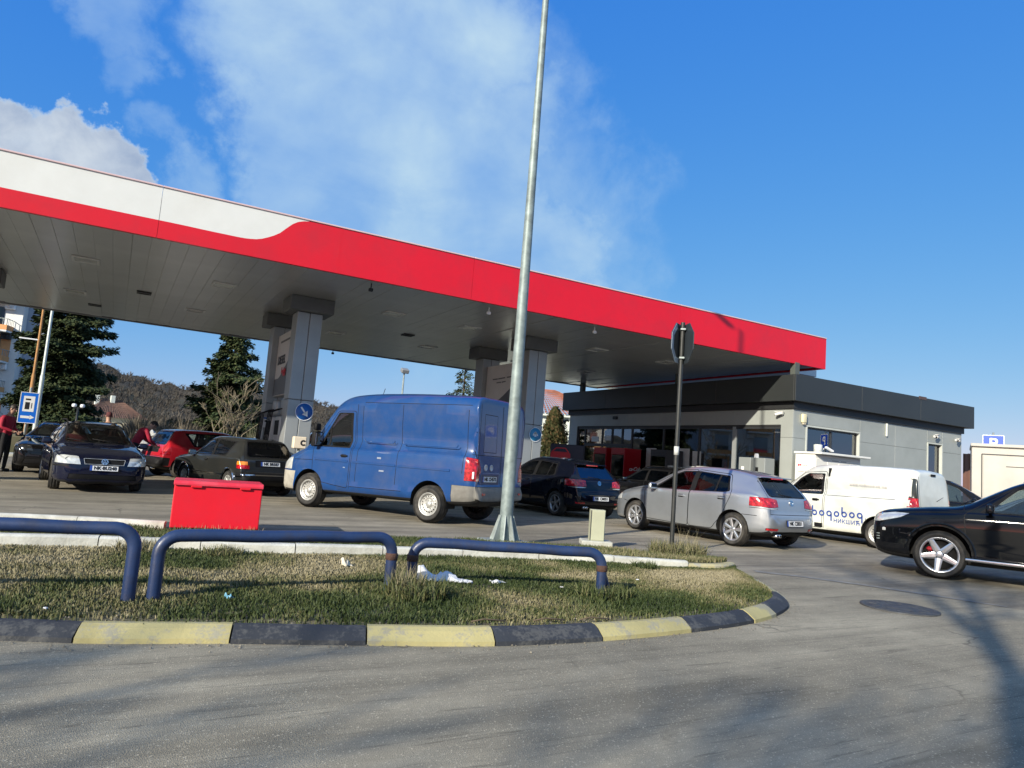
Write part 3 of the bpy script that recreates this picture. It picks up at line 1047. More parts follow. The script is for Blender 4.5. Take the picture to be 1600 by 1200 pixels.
# pale worn joint where the two surfaces meet, and the dark strip of newer asphalt beside the island
jt = [(8.10, 7.12), (8.5, 6.72), (8.97, 6.02), (9.35, 5.2), (9.6, 4.62), (9.68, 4.66), (9.46, 5.25), (9.1, 6.08), (8.62, 6.83), (8.22, 7.28)]
sheet('road_joint', jt, 0.010, M('worn_joint', (.20, .195, .18), .9, var=.4, vscale=7, bump=.2, dirt=((.15, .145, .13), .9, 3)))
sheet('asphalt_strip', [(-9, 12.45), (-3, 11.60), (-.1, 11.24), (.75, 10.95), (2.0, 10.55), (2.0, 11.25), (.9, 11.75), (-.2, 11.95), (-3, 12.3), (-9, 13.1)], 0.010, m_smooth)

# far side: pavement and the street beyond the station
pv = MB(); pv.box((0, 33.0, .06), (120, 1.6, .12), rot=rad(-1.9), bev=.02)
tag(pv.build('pavement', m_conc), kind='structure')
sheet('street', [(-70, 36.6), (70, 32.4), (70, 40.4), (-70, 44.6)], 0.006, asphalt('street_asphalt', .12))

# ---------------------------------------------------------------- the planted island
FRONT = [(-11.5, 8.22), (-8.6, 7.44), (-6.6, 6.90), (-4.6, 6.36), (-2.6, 5.82), (-1.35, 5.49), (-.42, 5.25), (-.07, 5.12), (.80, 4.92), (1.64, 4.69), (2.51, 4.48), (3.40, 4.42), (4.37, 4.48), (5.29, 4.64), (5.80, 4.82),
         (6.35, 5.13), (6.68, 5.45), (7.05, 5.95), (7.36, 6.42), (7.62, 6.92)]


def arc_walk(pts):
    ln = [0]
    for a, b in zip(pts, pts[1:]): ln.append(ln[-1] + math.dist(a, b))
    return ln


def along(pts, ln, s):
    i = 0
    while i < len(pts) - 2 and s > ln[i + 1]: i += 1
    t = (s - ln[i]) / (ln[i + 1] - ln[i])
    a, b = Vector(pts[i]), Vector(pts[i + 1])
    d = (b - a).normalized()
    return a + (b - a) * t, Vector((-d.y, d.x))        # point, inward normal (to the left of travel)


def smooth_line(pts, n=6):
    out = catmull(pts, [n] * (len(pts) - 1))
    return [tuple(p) for p in out]


FR = smooth_line(FRONT)
FLN = arc_walk(FR)


def s_of(p):
    best, bs_ = 9e9, 0
    for k in range(600):
        s = FLN[-1] * k / 599
        q, _ = along(FR, FLN, s)
        d = (q.x - p[0]) ** 2 + (q.y - p[1]) ** 2
        if d < best: best, bs_ = d, s
    return bs_


def kerb_mat(name, col, wear, weara):
    m = bpy.data.materials.new(name); m.use_nodes = True
    nt = m.node_tree; q = NG(nt); bs = nt.nodes['Principled BSDF']
    co = q.n('ShaderNodeTexCoord').outputs['Object']
    n1 = q.noise(co, 5, 6, .65); n2 = q.noise(co, 45, 3, .6); n3 = q.noise(co, 1.6, 3, .5)
    c = q.ramp(n3, [(.3, tuple(x * .78 for x in col)), (.7, tuple(min(1, x * 1.12) for x in col))])
    chips = q.ramp(q.math('ADD', q.math('MULTIPLY', n1, .7), q.math('MULTIPLY', n2, .3)), [(.50, 0.0), (.58, weara)])
    c = q.mix(chips, c, wear)
    nt.links.new(c, bs.inputs['Base Color'])
    bs.inputs['Roughness'].default_value = .75
    b = q.n('ShaderNodeBump', {'Strength': .35, 'Distance': .015, 'Height': q.math('ADD', n1, q.math('MULTIPLY', n2, .5))})
    nt.links.new(b.outputs[0], bs.inputs['Normal'])
    return m


m_kyel = kerb_mat('yellow_kerb_paint', (.38, .335, .155), (.27, .255, .19), .9)
m_kblk = kerb_mat('black_kerb_paint', (.026, .030, .038), (.10, .10, .095), .55)
m_kfade = kerb_mat('faded_yellow_kerb', (.42, .37, .20), (.33, .32, .27), .9)

kerb = MB(); kerb.box((2.5, 5.4, -.05), (1, .2, .08))       # hidden footing that carries the stones
kerb = tag(kerb.build('kerb', m_conc), kind='structure')
marks = [s_of(p) for p in ((-.07, 5.1), (.80, 4.92), (1.64, 4.69), (2.51, 4.46), (3.40, 4.42), (4.37, 4.47), (5.29, 4.64), (5.78, 4.81), (6.60, 5.36))]
cuts = [marks[0] - .93 * k for k in range(11, 0, -1)] + marks + [s_of((7.05, 5.95)), s_of((7.40, 6.50)), FLN[-1]]
cuts = [c for c in cuts if c >= 0]
i0 = cuts.index(marks[0])
SIDES = {}


def kerb_stone(s0, s1, mat, h=.105, lean=.075, w=.16, name='kerb_stone', line=(None, None), parent=None, z0=-.03, zoff=0):
    pts, ln = line if line[0] else (FR, FLN)
    mb = MB()
    n = max(2, int((s1 - s0) / .16) + 1)
    rings = []
    gap = .006
    jx = random.uniform(-.006, .006); jz = random.uniform(-.006, .006)
    for k in range(n + 1):
        s = s0 + gap + (s1 - s0 - 2 * gap) * k / n
        p, nn = along(pts, ln, s)
        def P(d, z): return mb.bm.verts.new((p.x + nn.x * (d + jx), p.y + nn.y * (d + jx), z + zoff))
        rings.append([P(0, z0), P(0.004, .035), P(lean * .85, h - .02 + jz), P(lean + .03, h + jz), P(w, h + jz), P(w, z0)])
    for r0, r1 in zip(rings, rings[1:]):
        for j in range(6): mb.bm.faces.new((r0[j], r1[j], r1[(j + 1) % 6], r0[(j + 1) % 6]))
    mb.bm.faces.new(rings[0][::-1]); mb.bm.faces.new(rings[-1])
    return mb.build(name, mat, parent)


for k, (a, b) in enumerate(zip(cuts, cuts[1:])):
    rel = k - i0
    mt = m_kyel if rel % 2 == 0 else m_kblk
    if rel in (8, 9, 10, 11): mt = (m_kblk, m_kfade, m_kfade, m_kfade)[rel - 8] if rel != 8 else m_kfade
    if rel == 7: mt = m_kblk
    if rel == 6: mt = m_kyel
    low = {8: .10, 9: .09, 10: .085, 11: .08}.get(rel, .105)
    kerb_stone(a, b, mt, h=low, parent=kerb, lean=.085 if rel < 8 else .12)

# white concrete kerb that divides the two beds
WK = [(-11.5, 11.4), (-8, 10.45), (-5, 9.70), (-2.5, 9.07), (-.85, 8.66), (.0, 8.58), (.51, 8.49), (1.37, 8.24), (2.18, 8.10), (3.21, 7.97), (4.36, 7.80), (5.32, 7.55), (6.07, 7.23), (6.80, 6.93), (7.30, 6.90), (7.62, 7.05)]
WKs = smooth_line(WK); WLN = arc_walk(WKs)
m_kwhite = M('white_kerb_concrete', (.50, .50, .45), .8, var=.15, vscale=5, bump=.3, bscale=40, dirt=((.22, .21, .16), .6, 4))
inner = MB(); inner.box((2, 8.6, -.05), (1, .1, .06)); inner = tag(inner.build('bed_kerb', m_kwhite), kind='structure')
n = int(WLN[-1] / .98)
for k in range(n):
    a, b = WLN[-1] * k / n, WLN[-1] * (k + 1) / n
    kerb_stone(a, b, m_kwhite if k < n - 1 else m_kfade, h=.19 if k < n - 1 else .15, lean=.012, w=.13, line=(WKs, WLN), parent=inner)
# low pale edging at the back of the rear bed, left end
EDGE = [(-9, 12.35), (-4, 11.62), (-.18, 11.13), (.75, 10.80)]
ES = smooth_line(EDGE); EL = arc_walk(ES)
for k in range(9):
    kerb_stone(EL[-1] * k / 9, EL[-1] * (k + 1) / 9, m_kwhite, h=.12, lean=.02, w=.12, line=(ES, EL), parent=inner)

# soil surfaces of the two beds
BACK = [(8.10, 8.05), (7.95, 8.55), (7.0, 9.22), (5.44, 9.70), (4.0, 10.05), (2.04, 10.40), (.8, 10.75), (-.18, 11.08), (-4, 11.55), (-9, 12.28), (-11.5, 12.7)]


def soil(name, lower, upper, z0, z1, mat, nu=60, nv=12, bump=.018):
    la, lb = arc_walk(lower), arc_walk(upper)
    co, fa = [], []
    for i in range(nu + 1):
        p, _ = along(lower, la, la[-1] * i / nu); q_, _ = along(upper, lb, lb[-1] * i / nu)
        for j in range(nv + 1):
            t = j / nv
            e = math.sin(math.pi * t)
            x, y = p.x + (q_.x - p.x) * t, p.y + (q_.y - p.y) * t
            co.append((x, y, z0 + (z1 - z0) * t + bump * e * (math.sin(x * 2.3 + y) + math.sin(y * 3.1 - x * 1.3))))
    for i in range(nu):
        for j in range(nv):
            a = i * (nv + 1) + j
            fa += [a, a + nv + 1, a + nv + 2, a + 1]
    o = np_mesh(name, co, fa, 4, mat)
    o.data.polygons.foreach_set('use_smooth', [True] * len(o.data.polygons))
    return tag(o, kind='structure')


m_soil = M('soil_and_thatch', (.12, .098, .055), .95, var=.45, vscale=2.5, bump=.6, bscale=22, dirt=((.06, .072, .025), .95, 5.0))
fin = []
for k in range(80):
    p, nn = along(FR, FLN, FLN[-1] * k / 79)
    fin.append((p.x + nn.x * .15, p.y + nn.y * .15))
wkin = [(along(WKs, WLN, WLN[-1] * k / 79)[0].x, along(WKs, WLN, WLN[-1] * k / 79)[0].y) for k in range(80)]
soil('front_bed_soil', fin, wkin, .075, .085, m_soil, nu=80, bump=.003)
wkout = []
for k in range(80):
    p, nn = along(WKs, WLN, WLN[-1] * k / 79)
    wkout.append((p.x + nn.x * .12, p.y + nn.y * .12))
bk = smooth_line(BACK[::-1])
soil('rear_bed_soil', wkout, bk, .16, .03, m_soil, nu=80, nv=8, bump=.01)


# ---------------------------------------------------------------- grass
def grass_mat():
    m = bpy.data.materials.new('grass_blades'); m.use_nodes = True
    nt = m.node_tree; q = NG(nt); bs = nt.nodes['Principled BSDF']
    a = q.n('ShaderNodeAttribute', attribute_name='tone').outputs['Fac']
    c = q.ramp(a, [(0.0, (.028, .044, .012)), (.35, (.064, .082, .028)), (.55, (.125, .122, .055)), (.72, (.20, .178, .10)), (1.0, (.29, .255, .165))])
    nt.links.new(c, bs.inputs['Base Color'])
    bs.inputs['Roughness'].default_value = .6
    bs.inputs['Specular IOR Level'].default_value = .25
    bs.inputs['Subsurface Weight'].default_value = 0.0
    return m


m_grass = grass_mat()
NPR = np.random.default_rng(3)


def vnoise(x, y, s, seed=0):
    """cheap smooth value noise"""
    x = x * s + seed * 17.3; y = y * s - seed * 9.1
    xi, yi = np.floor(x).astype(int), np.floor(y).astype(int)
    fx, fy = x - xi, y - yi
    fx = fx * fx * (3 - 2 * fx); fy = fy * fy * (3 - 2 * fy)
    def hsh(a, b):
        h = (a * 374761393 + b * 668265263 + seed * 1442695) & 0x7fffffff
        h = ((h ^ (h >> 13)) * 1274126177) & 0x7fffffff
        return (h % 10007) / 10007.0
    return (hsh(xi, yi) * (1 - fx) + hsh(xi + 1, yi) * fx) * (1 - fy) + (hsh(xi, yi + 1) * (1 - fx) + hsh(xi + 1, yi + 1) * fx) * fy


def blades(name, X, Y, Z, H, tone, label_kind='stuff', width=.0045, bend=.5, mat=None):
    n = len(X)
    ang = NPR.uniform(0, 2 * np.pi, n); lean = NPR.normal(0, bend, n); la = NPR.uniform(0, 2 * np.pi, n)
    w = width * NPR.uniform(.6, 1.4, n)
    dx, dy = np.cos(ang) * w, np.sin(ang) * w
    mx, my = np.cos(la) * lean * H * .35, np.sin(la) * lean * H * .35
    tx, ty = mx * 2.6, my * 2.6
    V = np.empty((n, 5, 3), np.float32)
    V[:, 0] = np.stack([X - dx, Y - dy, Z - .01], 1); V[:, 1] = np.stack([X + dx, Y + dy, Z - .01], 1)
    V[:, 2] = np.stack([X + mx + dx * .8, Y + my + dy * .8, Z + H * .55], 1); V[:, 3] = np.stack([X + mx - dx * .8, Y + my - dy * .8, Z + H * .55], 1)
    V[:, 4] = np.stack([X + tx, Y + ty, Z + H * np.clip(1 - .25 * np.abs(lean), .4, 1)], 1)
    b = (np.arange(n) * 5)[:, None]
    F = np.concatenate([b + np.array([[0, 1, 2]]), b + np.array([[0, 2, 3]]), b + np.array([[3, 2, 4]])], 1).ravel()
    o = np_mesh(name, V.reshape(-1, 3), F, 3, mat or m_grass)
    at = o.data.attributes.new('tone', 'FLOAT', 'POINT')
    at.data.foreach_set('value', np.repeat(np.clip(tone, 0, 1), 5).astype(np.float32))
    return tag(o, kind='stuff')


def in_strip(n, lower, upper, z0, z1, pw=1.0):
    la, lb = arc_walk(lower), arc_walk(upper)
    L0 = np.array(lower); L1 = np.array(upper)
    s = NPR.uniform(0, 1, n); t = NPR.uniform(0, 1, n) ** pw
    def at(L, ln, s):
        ln = np.array(ln) / ln[-1]
        return np.interp(s, ln, L[:, 0]), np.interp(s, ln, L[:, 1])
    ax, ay = at(L0, la, s); bx, by = at(L1, lb, s)
    X, Y = ax + (bx - ax) * t, ay + (by - ay) * t
    return X, Y, z0 + (z1 - z0) * t, t


keep = lambda X: X > -3.6
X, Y, Z, t = in_strip(330000, fin, wkin, .08, .09)
k = keep(X); X, Y, Z, t = X[k], Y[k], Z[k], t[k]
dry = .55 * vnoise(X, Y, .8, 1) + .45 * vnoise(X, Y, 2.6, 2)
dry += .30 * np.clip((2.4 - X) / 4, -.3, .6) + .22 * np.exp(-((t - .55) / .3) ** 2) - .05
dry += .28 * np.exp(-((X - 5.9) / .9) ** 2 - ((Y - 6.5) / .5) ** 2)
dens = vnoise(X, Y, 4.5, 5) * .6 + vnoise(X, Y, 1.3, 7) * .4
k = (NPR.uniform(0, 1, len(X)) < np.clip(dens * 1.7 + .12, .5, 1)) & ((t > .06) | (NPR.uniform(0, 1, len(X)) < .3))
X, Y, Z, t, dry = X[k], Y[k], Z[k], t[k], dry[k]
tone = np.clip((dry - .24) * 1.55 + NPR.normal(0, .13, len(X)), 0, 1)
H = NPR.uniform(.014, .042, len(X)) * (1.25 - .5 * tone) * (.7 + .6 * vnoise(X, Y, 3.2, 9))
blades('grass', X, Y, Z, H, tone, bend=.75)
X, Y, Z, t = in_strip(120000, wkout, bk, .165, .035)
k = keep(X) & (t < .93)
X, Y, Z, t = X[k], Y[k], Z[k], t[k]
tone = np.clip(.25 + .5 * vnoise(X, Y, 1.4, 4) + .25 * np.clip((X - 5) / 3, 0, 1) + NPR.normal(0, .12, len(X)) - .15, 0, 1)
k = NPR.uniform(0, 1, len(X)) < np.clip(vnoise(X, Y, 1.8, 6) * 1.9 - .25 + .3 * (t < .4), .12, 1)
blades('grass', X[k], Y[k], Z[k], NPR.uniform(.025, .075, k.sum()), tone[k], bend=.7)


def tuft(name, label, x, y, z, n, r, h, tone, bend=.8, w=.005, group=None):
    a = NPR.uniform(0, 2 * np.pi, n); rr = r * np.sqrt(NPR.uniform(0, 1, n))
    X, Y = x + rr * np.cos(a), y + rr * np.sin(a)
    o = blades(name, X, Y, np.full(n, z), h * NPR.uniform(.35, 1, n), np.clip(NPR.normal(tone, .14, n), 0, 1), width=w, bend=bend)
    o.pop('kind', None) if False else None
    del o['kind']
    return tag(o, label, 'grass tuft', group)


tuft('grass_tuft', 'tall ragged grass tuft with dry stalks between the two blue hoops above the yellow kerb', 2.40, 5.72, .08, 900, .26, .24, .42)
tuft('grass_tuft', 'dry grey stalks standing at the foot of the second blue hoop', 2.36, 5.86, .08, 260, .16, .30, .9, bend=.4, w=.003)
tuft('grass_tuft', 'green tuft round the propped foot of the rightmost blue hoop', 4.25, 5.55, .08, 700, .26, .17, .3)
tuft('grass_tuft', 'pale yellow-green grass clump at the foot of the black signpost', 8.0, 8.60, .04, 1100, .46, .26, .58, bend=1.0)
tuft('grass_tuft', 'tall thin dry stalks beside the black signpost', 8.22, 8.60, .04, 60, .16, .52, .9, bend=.35, w=.003)
tuft('grass_tuft', 'small green weed in front of the white bed kerb, left of the signpost', 6.0, 7.02, .08, 420, .16, .13, .2)
tuft('grass_tuft', 'brown weedy clump against the white bed kerb at far left', .35, 8.28, .08, 420, .22, .17, .75)
tuft('grass_tuft', 'grey-green weed against the white bed kerb behind the two left hoops', 1.15, 8.05, .08, 360, .2, .14, .5)
tuft('grass_tuft', 'pale dry grasses along the foot of the red chest', 1.35, 10.10, .06, 380, .55, .13, .80, bend=.35, w=.003)
tuft('grass_tuft', 'low green weed beside the galvanised lamp mast base', 4.75, 9.5, .07, 300, .22, .08, .3)

# loose stones, bark and leaves along the foot of the kerb
n = 900
s = NPR.uniform(0, FLN[-1], n)
co, fa = [], []
for k in range(n):
    p, nn = along(FR, FLN, float(s[k]))
    d = -abs(random.gauss(0, .09)) - .005 if random.random() < .55 else random.uniform(.16, .4)
    x, y = p.x + nn.x * d, p.y + nn.y * d
    z = .008 if d < 0 else .085
    r = random.uniform(.004, .012)
    b = len(co)
    for dx, dy, dz in ((1, 0, 0), (-.5, .8, .1), (-.5, -.8, 0), (0, 0, .9)):
        co.append((x + dx * r * random.uniform(.7, 1.5), y + dy * r * random.uniform(.7, 1.5), z + dz * r))
    fa += [b, b + 1, b + 3, b + 1, b + 2, b + 3, b + 2, b, b + 3]
tag(np_mesh('gravel', co, fa, 3, M('grit', (.22, .19, .14), .9, var=.6, vscale=30)), kind='stuff')

# ---------------------------------------------------------------- manhole
mh = MB()
mh.lathe([(.40, .0), (.40, .012), (.355, .014), (.345, .006), (.33, .006), (.32, .013), (.20, .013), (.19, .007), (.16, .007), (.15, .013), (0, .013)], n=36, axis='Z', c=(7.83, 4.86, .006))
for k in range(12):
    a = 2 * math.pi * k / 12
    mh.box((7.83 + .26 * math.cos(a), 4.86 + .26 * math.sin(a), .02), (.07, .018, .006), rot=a)
tag(mh.build('manhole_cover', M('cast_iron', (.055, .058, .062), .65, metal=.3, var=.35, vscale=12, dirt=((.11, .10, .08), .6, 8))),
    'round dark cast iron manhole cover set in the road right of the kerb', 'manhole cover')

# ================================================================ filling station
# canopy and shop are drawn at a working size; settle() brings each to full size (soffit about 5.2 m, lintel about 3.1 m)
# and lowers it so that the floor level sits in the ground
def settle(before, k, drop):
    for o in set(bpy.data.objects) - before:
        if o.parent is None:
            o.location = (o.location.x * k, o.location.y * k, o.location.z * k - drop)
            o.scale = (k, k, k)


_before = set(bpy.data.objects)
m_red = M('canopy_red', lin(205, 10, 30), .42, var=.05, vscale=.8, coat=.15, dirt=((.32, .02, .03), .35, 1.5))
m_fwhite = M('canopy_white', (.67, .68, .65), .5, var=.04, vscale=1.5, dirt=((.55, .54, .48), .35, 1.2))
m_soffit = M('soffit_metal', (.50, .50, .49), .30, metal=.45, var=.10, vscale=.9)
m_cap = M('column_cap', (.10, .105, .105), .5, var=.12)
m_colm = M('column_cladding', (.34, .36, .36), .42, metal=.4, var=.10, vscale=1.5)
m_groove = M('dark_groove', (.03, .03, .032), .6)

FY, FZ0, FZ1, CX0, CX1, BY = 13.13, 4.57, 5.45, -5.8, 17.46, 24.0
canopy = thing('canopy', 'wide flat petrol station canopy with red and white fascia on grey columns', 'canopy', (3.5, FY, 0))
CO = Vector((3.5, FY, 0))


def cparts(o):
    o.parent = canopy
    o.location = o.location - CO
    return o


def wave(x):
    """height of the red/white border"""
    pts = [(-20, 4.875), (0.6, 4.875), (1.2, 4.868), (1.55, 4.868), (1.81, 4.895), (2.03, 4.985), (2.23, 5.12), (2.38, 5.29), (2.55, 5.40), (2.78, 5.452)]
    if x >= 2.78: return FZ1
    return PW(x) if x > .6 else 4.875


PW = pchip([(0.6, 4.875), (1.2, 4.868), (1.55, 4.868), (1.81, 4.895), (2.03, 4.985), (2.23, 5.12), (2.38, 5.29), (2.55, 5.40), (2.78, 5.45)])
joints = [CX0, .24, 6.15, 11.9, CX1]
for a, b in zip(joints, joints[1:]):
    xs_ = [a + .004 + (b - a - .008) * k / 60 for k in range(61)] if a < 2.78 and b > .24 else [a + .0015, b - .0015]
    lo = [(x, FZ0) for x in xs_]
    top = [(x, min(wave(x), FZ1)) for x in xs_]
    q = MB()
    for k in range(len(xs_) - 1):
        q.quad((xs_[k], FY, FZ0), (xs_[k + 1], FY, FZ0), (xs_[k + 1], FY, top[k + 1][1]), (xs_[k], FY, top[k][1]))
        q.quad((xs_[k], FY + .08, top[k][1]), (xs_[k + 1], FY + .08, top[k + 1][1]), (xs_[k + 1], FY + .08, FZ0), (xs_[k], FY + .08, FZ0))
        q.quad((xs_[k], FY, FZ0), (xs_[k], FY + .08, FZ0), (xs_[k + 1], FY + .08, FZ0), (xs_[k + 1], FY, FZ0))
    q.quad((xs_[0], FY, FZ0), (xs_[0], FY, top[0][1]), (xs_[0], FY + .08, top[0][1]), (xs_[0], FY + .08, FZ0))
    q.quad((xs_[-1], FY, FZ0), (xs_[-1], FY + .08, FZ0), (xs_[-1], FY + .08, top[-1][1]), (xs_[-1], FY, top[-1][1]))
    bmesh.ops.remove_doubles(q.bm, verts=q.bm.verts[:], dist=1e-5)
    cparts(q.build('fascia_panel', m_red))
    if a < 2.7:
        q = MB()
        xw = [x for x in xs_ if x < 2.78]
        for x0, x1 in zip(xw, xw[1:]):
            q.quad((x0, FY + .001, wave(x0)), (x1, FY + .001, wave(x1)), (x1, FY + .001, FZ1), (x0, FY + .001, FZ1))
            q.quad((x0, FY + .08, FZ1), (x1, FY + .08, FZ1), (x1, FY + .08, wave(x1)), (x0, FY + .08, wave(x0)))
        q.quad((xw[-1], FY, wave(xw[-1])), (xw[-1], FY + .08, wave(xw[-1])), (xw[-1], FY + .08, FZ1), (xw[-1], FY, FZ1))
        q.quad((xw[0], FY, wave(xw[0])), (xw[0], FY, FZ1), (xw[0], FY + .08, FZ1), (xw[0], FY + .08, wave(xw[0])))
        bmesh.ops.remove_doubles(q.bm, verts=q.bm.verts[:], dist=1e-5)
        cparts(q.build('fascia_panel', m_fwhite))
    cparts(MB().box(((a + b) / 2, FY + .035, FZ1 + .014), (b - a - .006, .11, .028), bev=.004).build('coping', M('coping_pink', (.62, .45, .45), .45)))
# returns on the other sides, unseen deck box added to block light
for y0, y1, x in ((FY + .081, BY - .001, CX1 - .04), (FY + .081, BY - .001, CX0 + .04)):
    cparts(MB().box((x, (y0 + y1) / 2, (FZ0 + FZ1) / 2), (.08, y1 - y0, FZ1 - FZ0), bev=.004).build('fascia_return', m_red))
cparts(MB().box(((CX0 + CX1) / 2, BY + .04, 5.0), (CX1 - CX0, .08, .86), bev=.004).build('rear_fascia', M('rear_fascia_grey', (.2, .2, .2), .5)))
cparts(MB().box(((CX0 + CX1) / 2, (FY + BY) / 2, 5.05), (CX1 - CX0 - .2, BY - FY - .2, .5)).build('light_block_deck', M('light_block_deck', (.25, .25, .25), .9)))
# the deck runs on over the shop roof, set back from the front fascia
cparts(MB().box((18.15, 19.2, 4.80), (1.30, 9.5, .40), bev=.01).build('roof_extension', m_soffit))
# soffit planks (each a panel of its own, running front to back)
pk = MB(); pk.box((0, 0, 0), (.2925, BY - FY - .20, .03), bev=.003)
pko = pk.build('soffit_panel', m_soffit); pkm = pko.data; bpy.data.objects.remove(pko)
k = 0
x = CX0 + .25
while x < CX1 - .2:
    o = new_obj('soffit_panel', pkm, canopy, Vector((x, (FY + BY) / 2 + .02, 4.615 + random.uniform(-.0015, .0015))) - CO, (random.gauss(0, .0012), random.gauss(0, .003), 0))
    x += .294
m_lampg = M('lamp_glass', (.55, .56, .55), .25, coat=.5)
for lx, ly, big in ((-.87, 16.14, 1), (-1.22, 20.16, 1), (.24, 18.78, 0), (1.70, 16.23, 1), (1.49, 20.23, 1), (-.84, 21.87, 0), (5.28, 20.31, 1), (5.53, 16.11, 1), (6.89, 18.7, 0), (8.15, 20.28, 1), (7.6, 16.2, 1), (11.6, 16.15, 1), (11.5, 20.3, 1),
                    (14.2, 16.15, 1), (14.2, 20.3, 1), (-4.6, 16.2, 1), (-4.6, 20.2, 1)):
    w = .44 if big else .26
    q = MB()
    q.mi = 0 if big else 1
    for s in (1, -1):
        q.box((0, s * (w / 2), 0), (w + .05, .05, .03), bev=.006); q.box((s * (w / 2), 0, 0), (.05, w - .05, .03), bev=.006)
    q.mi = 1 if not big else 2
    q.box((0, 0, .004), (w - .052, w - .052, .012))
    q.build('ceiling_light', [M('lamp_frame', (.60, .60, .58), .4, metal=.3), M('dark_hatch', (.02, .02, .02), .6), m_lampg], canopy, Vector((lx, ly, 4.588)) - CO)
for hx, hy in ((6.82, 13.60), (4.12, 13.52), (9.6, 13.5), (6.18, 23.9)):
    q = MB(); q.tube([(0, 0, 0), (0, 0, -.10)], .012, 6); q.box((0, 0, -.13), (.09, .07, .07), bev=.02, seg=2)
    q.build('floodlight', m_white if hx > 6.5 else m_darkmetal, canopy, Vector((hx, hy, 4.595)) - CO)

# columns, in pairs with a sign board and pumps between
for cx in (-3.0, 3.55, 9.62):
    for cy, dy in ((16.28, .52), (18.97, .5)):
        c0 = bpy.data.objects.new('column', None); COL.objects.link(c0); c0.parent = canopy
        c0.location = Vector((cx, cy, 0)) - CO
        for z0, z1 in ((.15, 2.28), (2.288, 4.26)):
            for sx in (-1, 1):
                MB().box((sx * .143, 0, (z0 + z1) / 2), (.276, dy, z1 - z0), bev=.012, seg=2).build('cladding_panel', m_colm, c0)
        MB().box((0, 0, 2.3), (.5, dy - .03, 4.3)).build('core', m_groove, c0)
        MB().box((0, 0, 4.43), (.98, .86 if cy < 17 else .7, .33), bev=.015).build('column_cap', m_cap, c0)
for cx in (3.55, 9.62):
    isl = thing('pump_island', 'concrete pump island with rounded kerb under the ' + {3.55: 'column pair left of the blue van', 9.62: 'column pair behind the lamp mast'}[cx], 'pump island', (cx, 17.6, 0), group='pump islands')
    MB().box((0, 0, .075), (.95, 3.9, .15), bev=.03, seg=2).build('plinth', m_conc, isl)

# sign boards between the columns
m_bwhite = M('board_white', (.62, .61, .58), .45, var=.05)
m_bgrey = M('board_grey', (.10, .105, .11), .45, var=.08)
m_bred = M('board_red', lin(200, 30, 40), .45)
for cx, lbl in ((3.55, 'white sign board with DIESEL lettering between the columns left of the blue van'), (9.62, 'white sign board with two small print lines between columns behind the lamp mast')):
    bd = thing('sign_board', lbl, 'sign board', (cx, 17.6, 0))
    y0, y1, z0, z1 = 16.58 - 17.6, 18.70 - 17.6, 2.45, 4.02
    MB().box((0, (y0 + y1) / 2, (z0 + z1) / 2), (.26, y1 - y0, z1 - z0), bev=.01).build('casing', m_bwhite, bd)
    # the face towards -x: local right = -y, up = z
    fm = frame_mat((-.133, (y0 + y1) / 2, (z0 + z1) / 2), (0, -1, 0), (0, 0, 1))
    w, h = (y1 - y0) / 2 - .02, (z1 - z0) / 2 - .02
    n = 24
    sw = []
    for k in range(n + 1):
        u = -w + 2 * w * k / n
        t = (u + w) / (2 * w)
        v = -h + .42 + .75 * (max(0, t - .22) / .78) ** 1.3
        sw.append((u, min(v, h)))
    polys = [[(sw[k][0], -h), (sw[k + 1][0], -h), sw[k + 1], sw[k]] for k in range(n)]
    flat_shape('swoosh', polys, .004, m_bgrey, bd, fm)
    if cx < 5:
        text_on('DIESEL', .30, M('board_ink', (.05, .05, .055), .5), bd, fm @ Vector((-.38, .10, .004)), (0, -1, 0), (0, 0, 1), depth=.003, bold=.008)
        text_on('Avto', .36, m_bred, bd, fm @ Vector((-.05, -.22, .006)), (0, -1, .1), (0, 0, 1), depth=.004, shear=.25, bold=.008)
        flat_shape('print_line', [bar_poly((-.70, .58), (.70, .58), .05), bar_poly((.50, .02), (.80, .06), .05), bar_poly((.52, -.12), (.78, -.08), .04)], .004, m_bgrey, bd, fm)
    else:
        flat_shape('print_line', [bar_poly((-.65, .38), (-.35, .38), .035), bar_poly((-.31, .38), (.10, .39), .035), bar_poly((.2, .39), (.5, .40), .035)], .004, m_bgrey, bd, fm)
        flat_shape('print_line', [bar_poly((-.40, .27), (-.12, .27), .032), bar_poly((-.08, .27), (.14, .28), .032)], .004, m_bgrey, bd, fm)

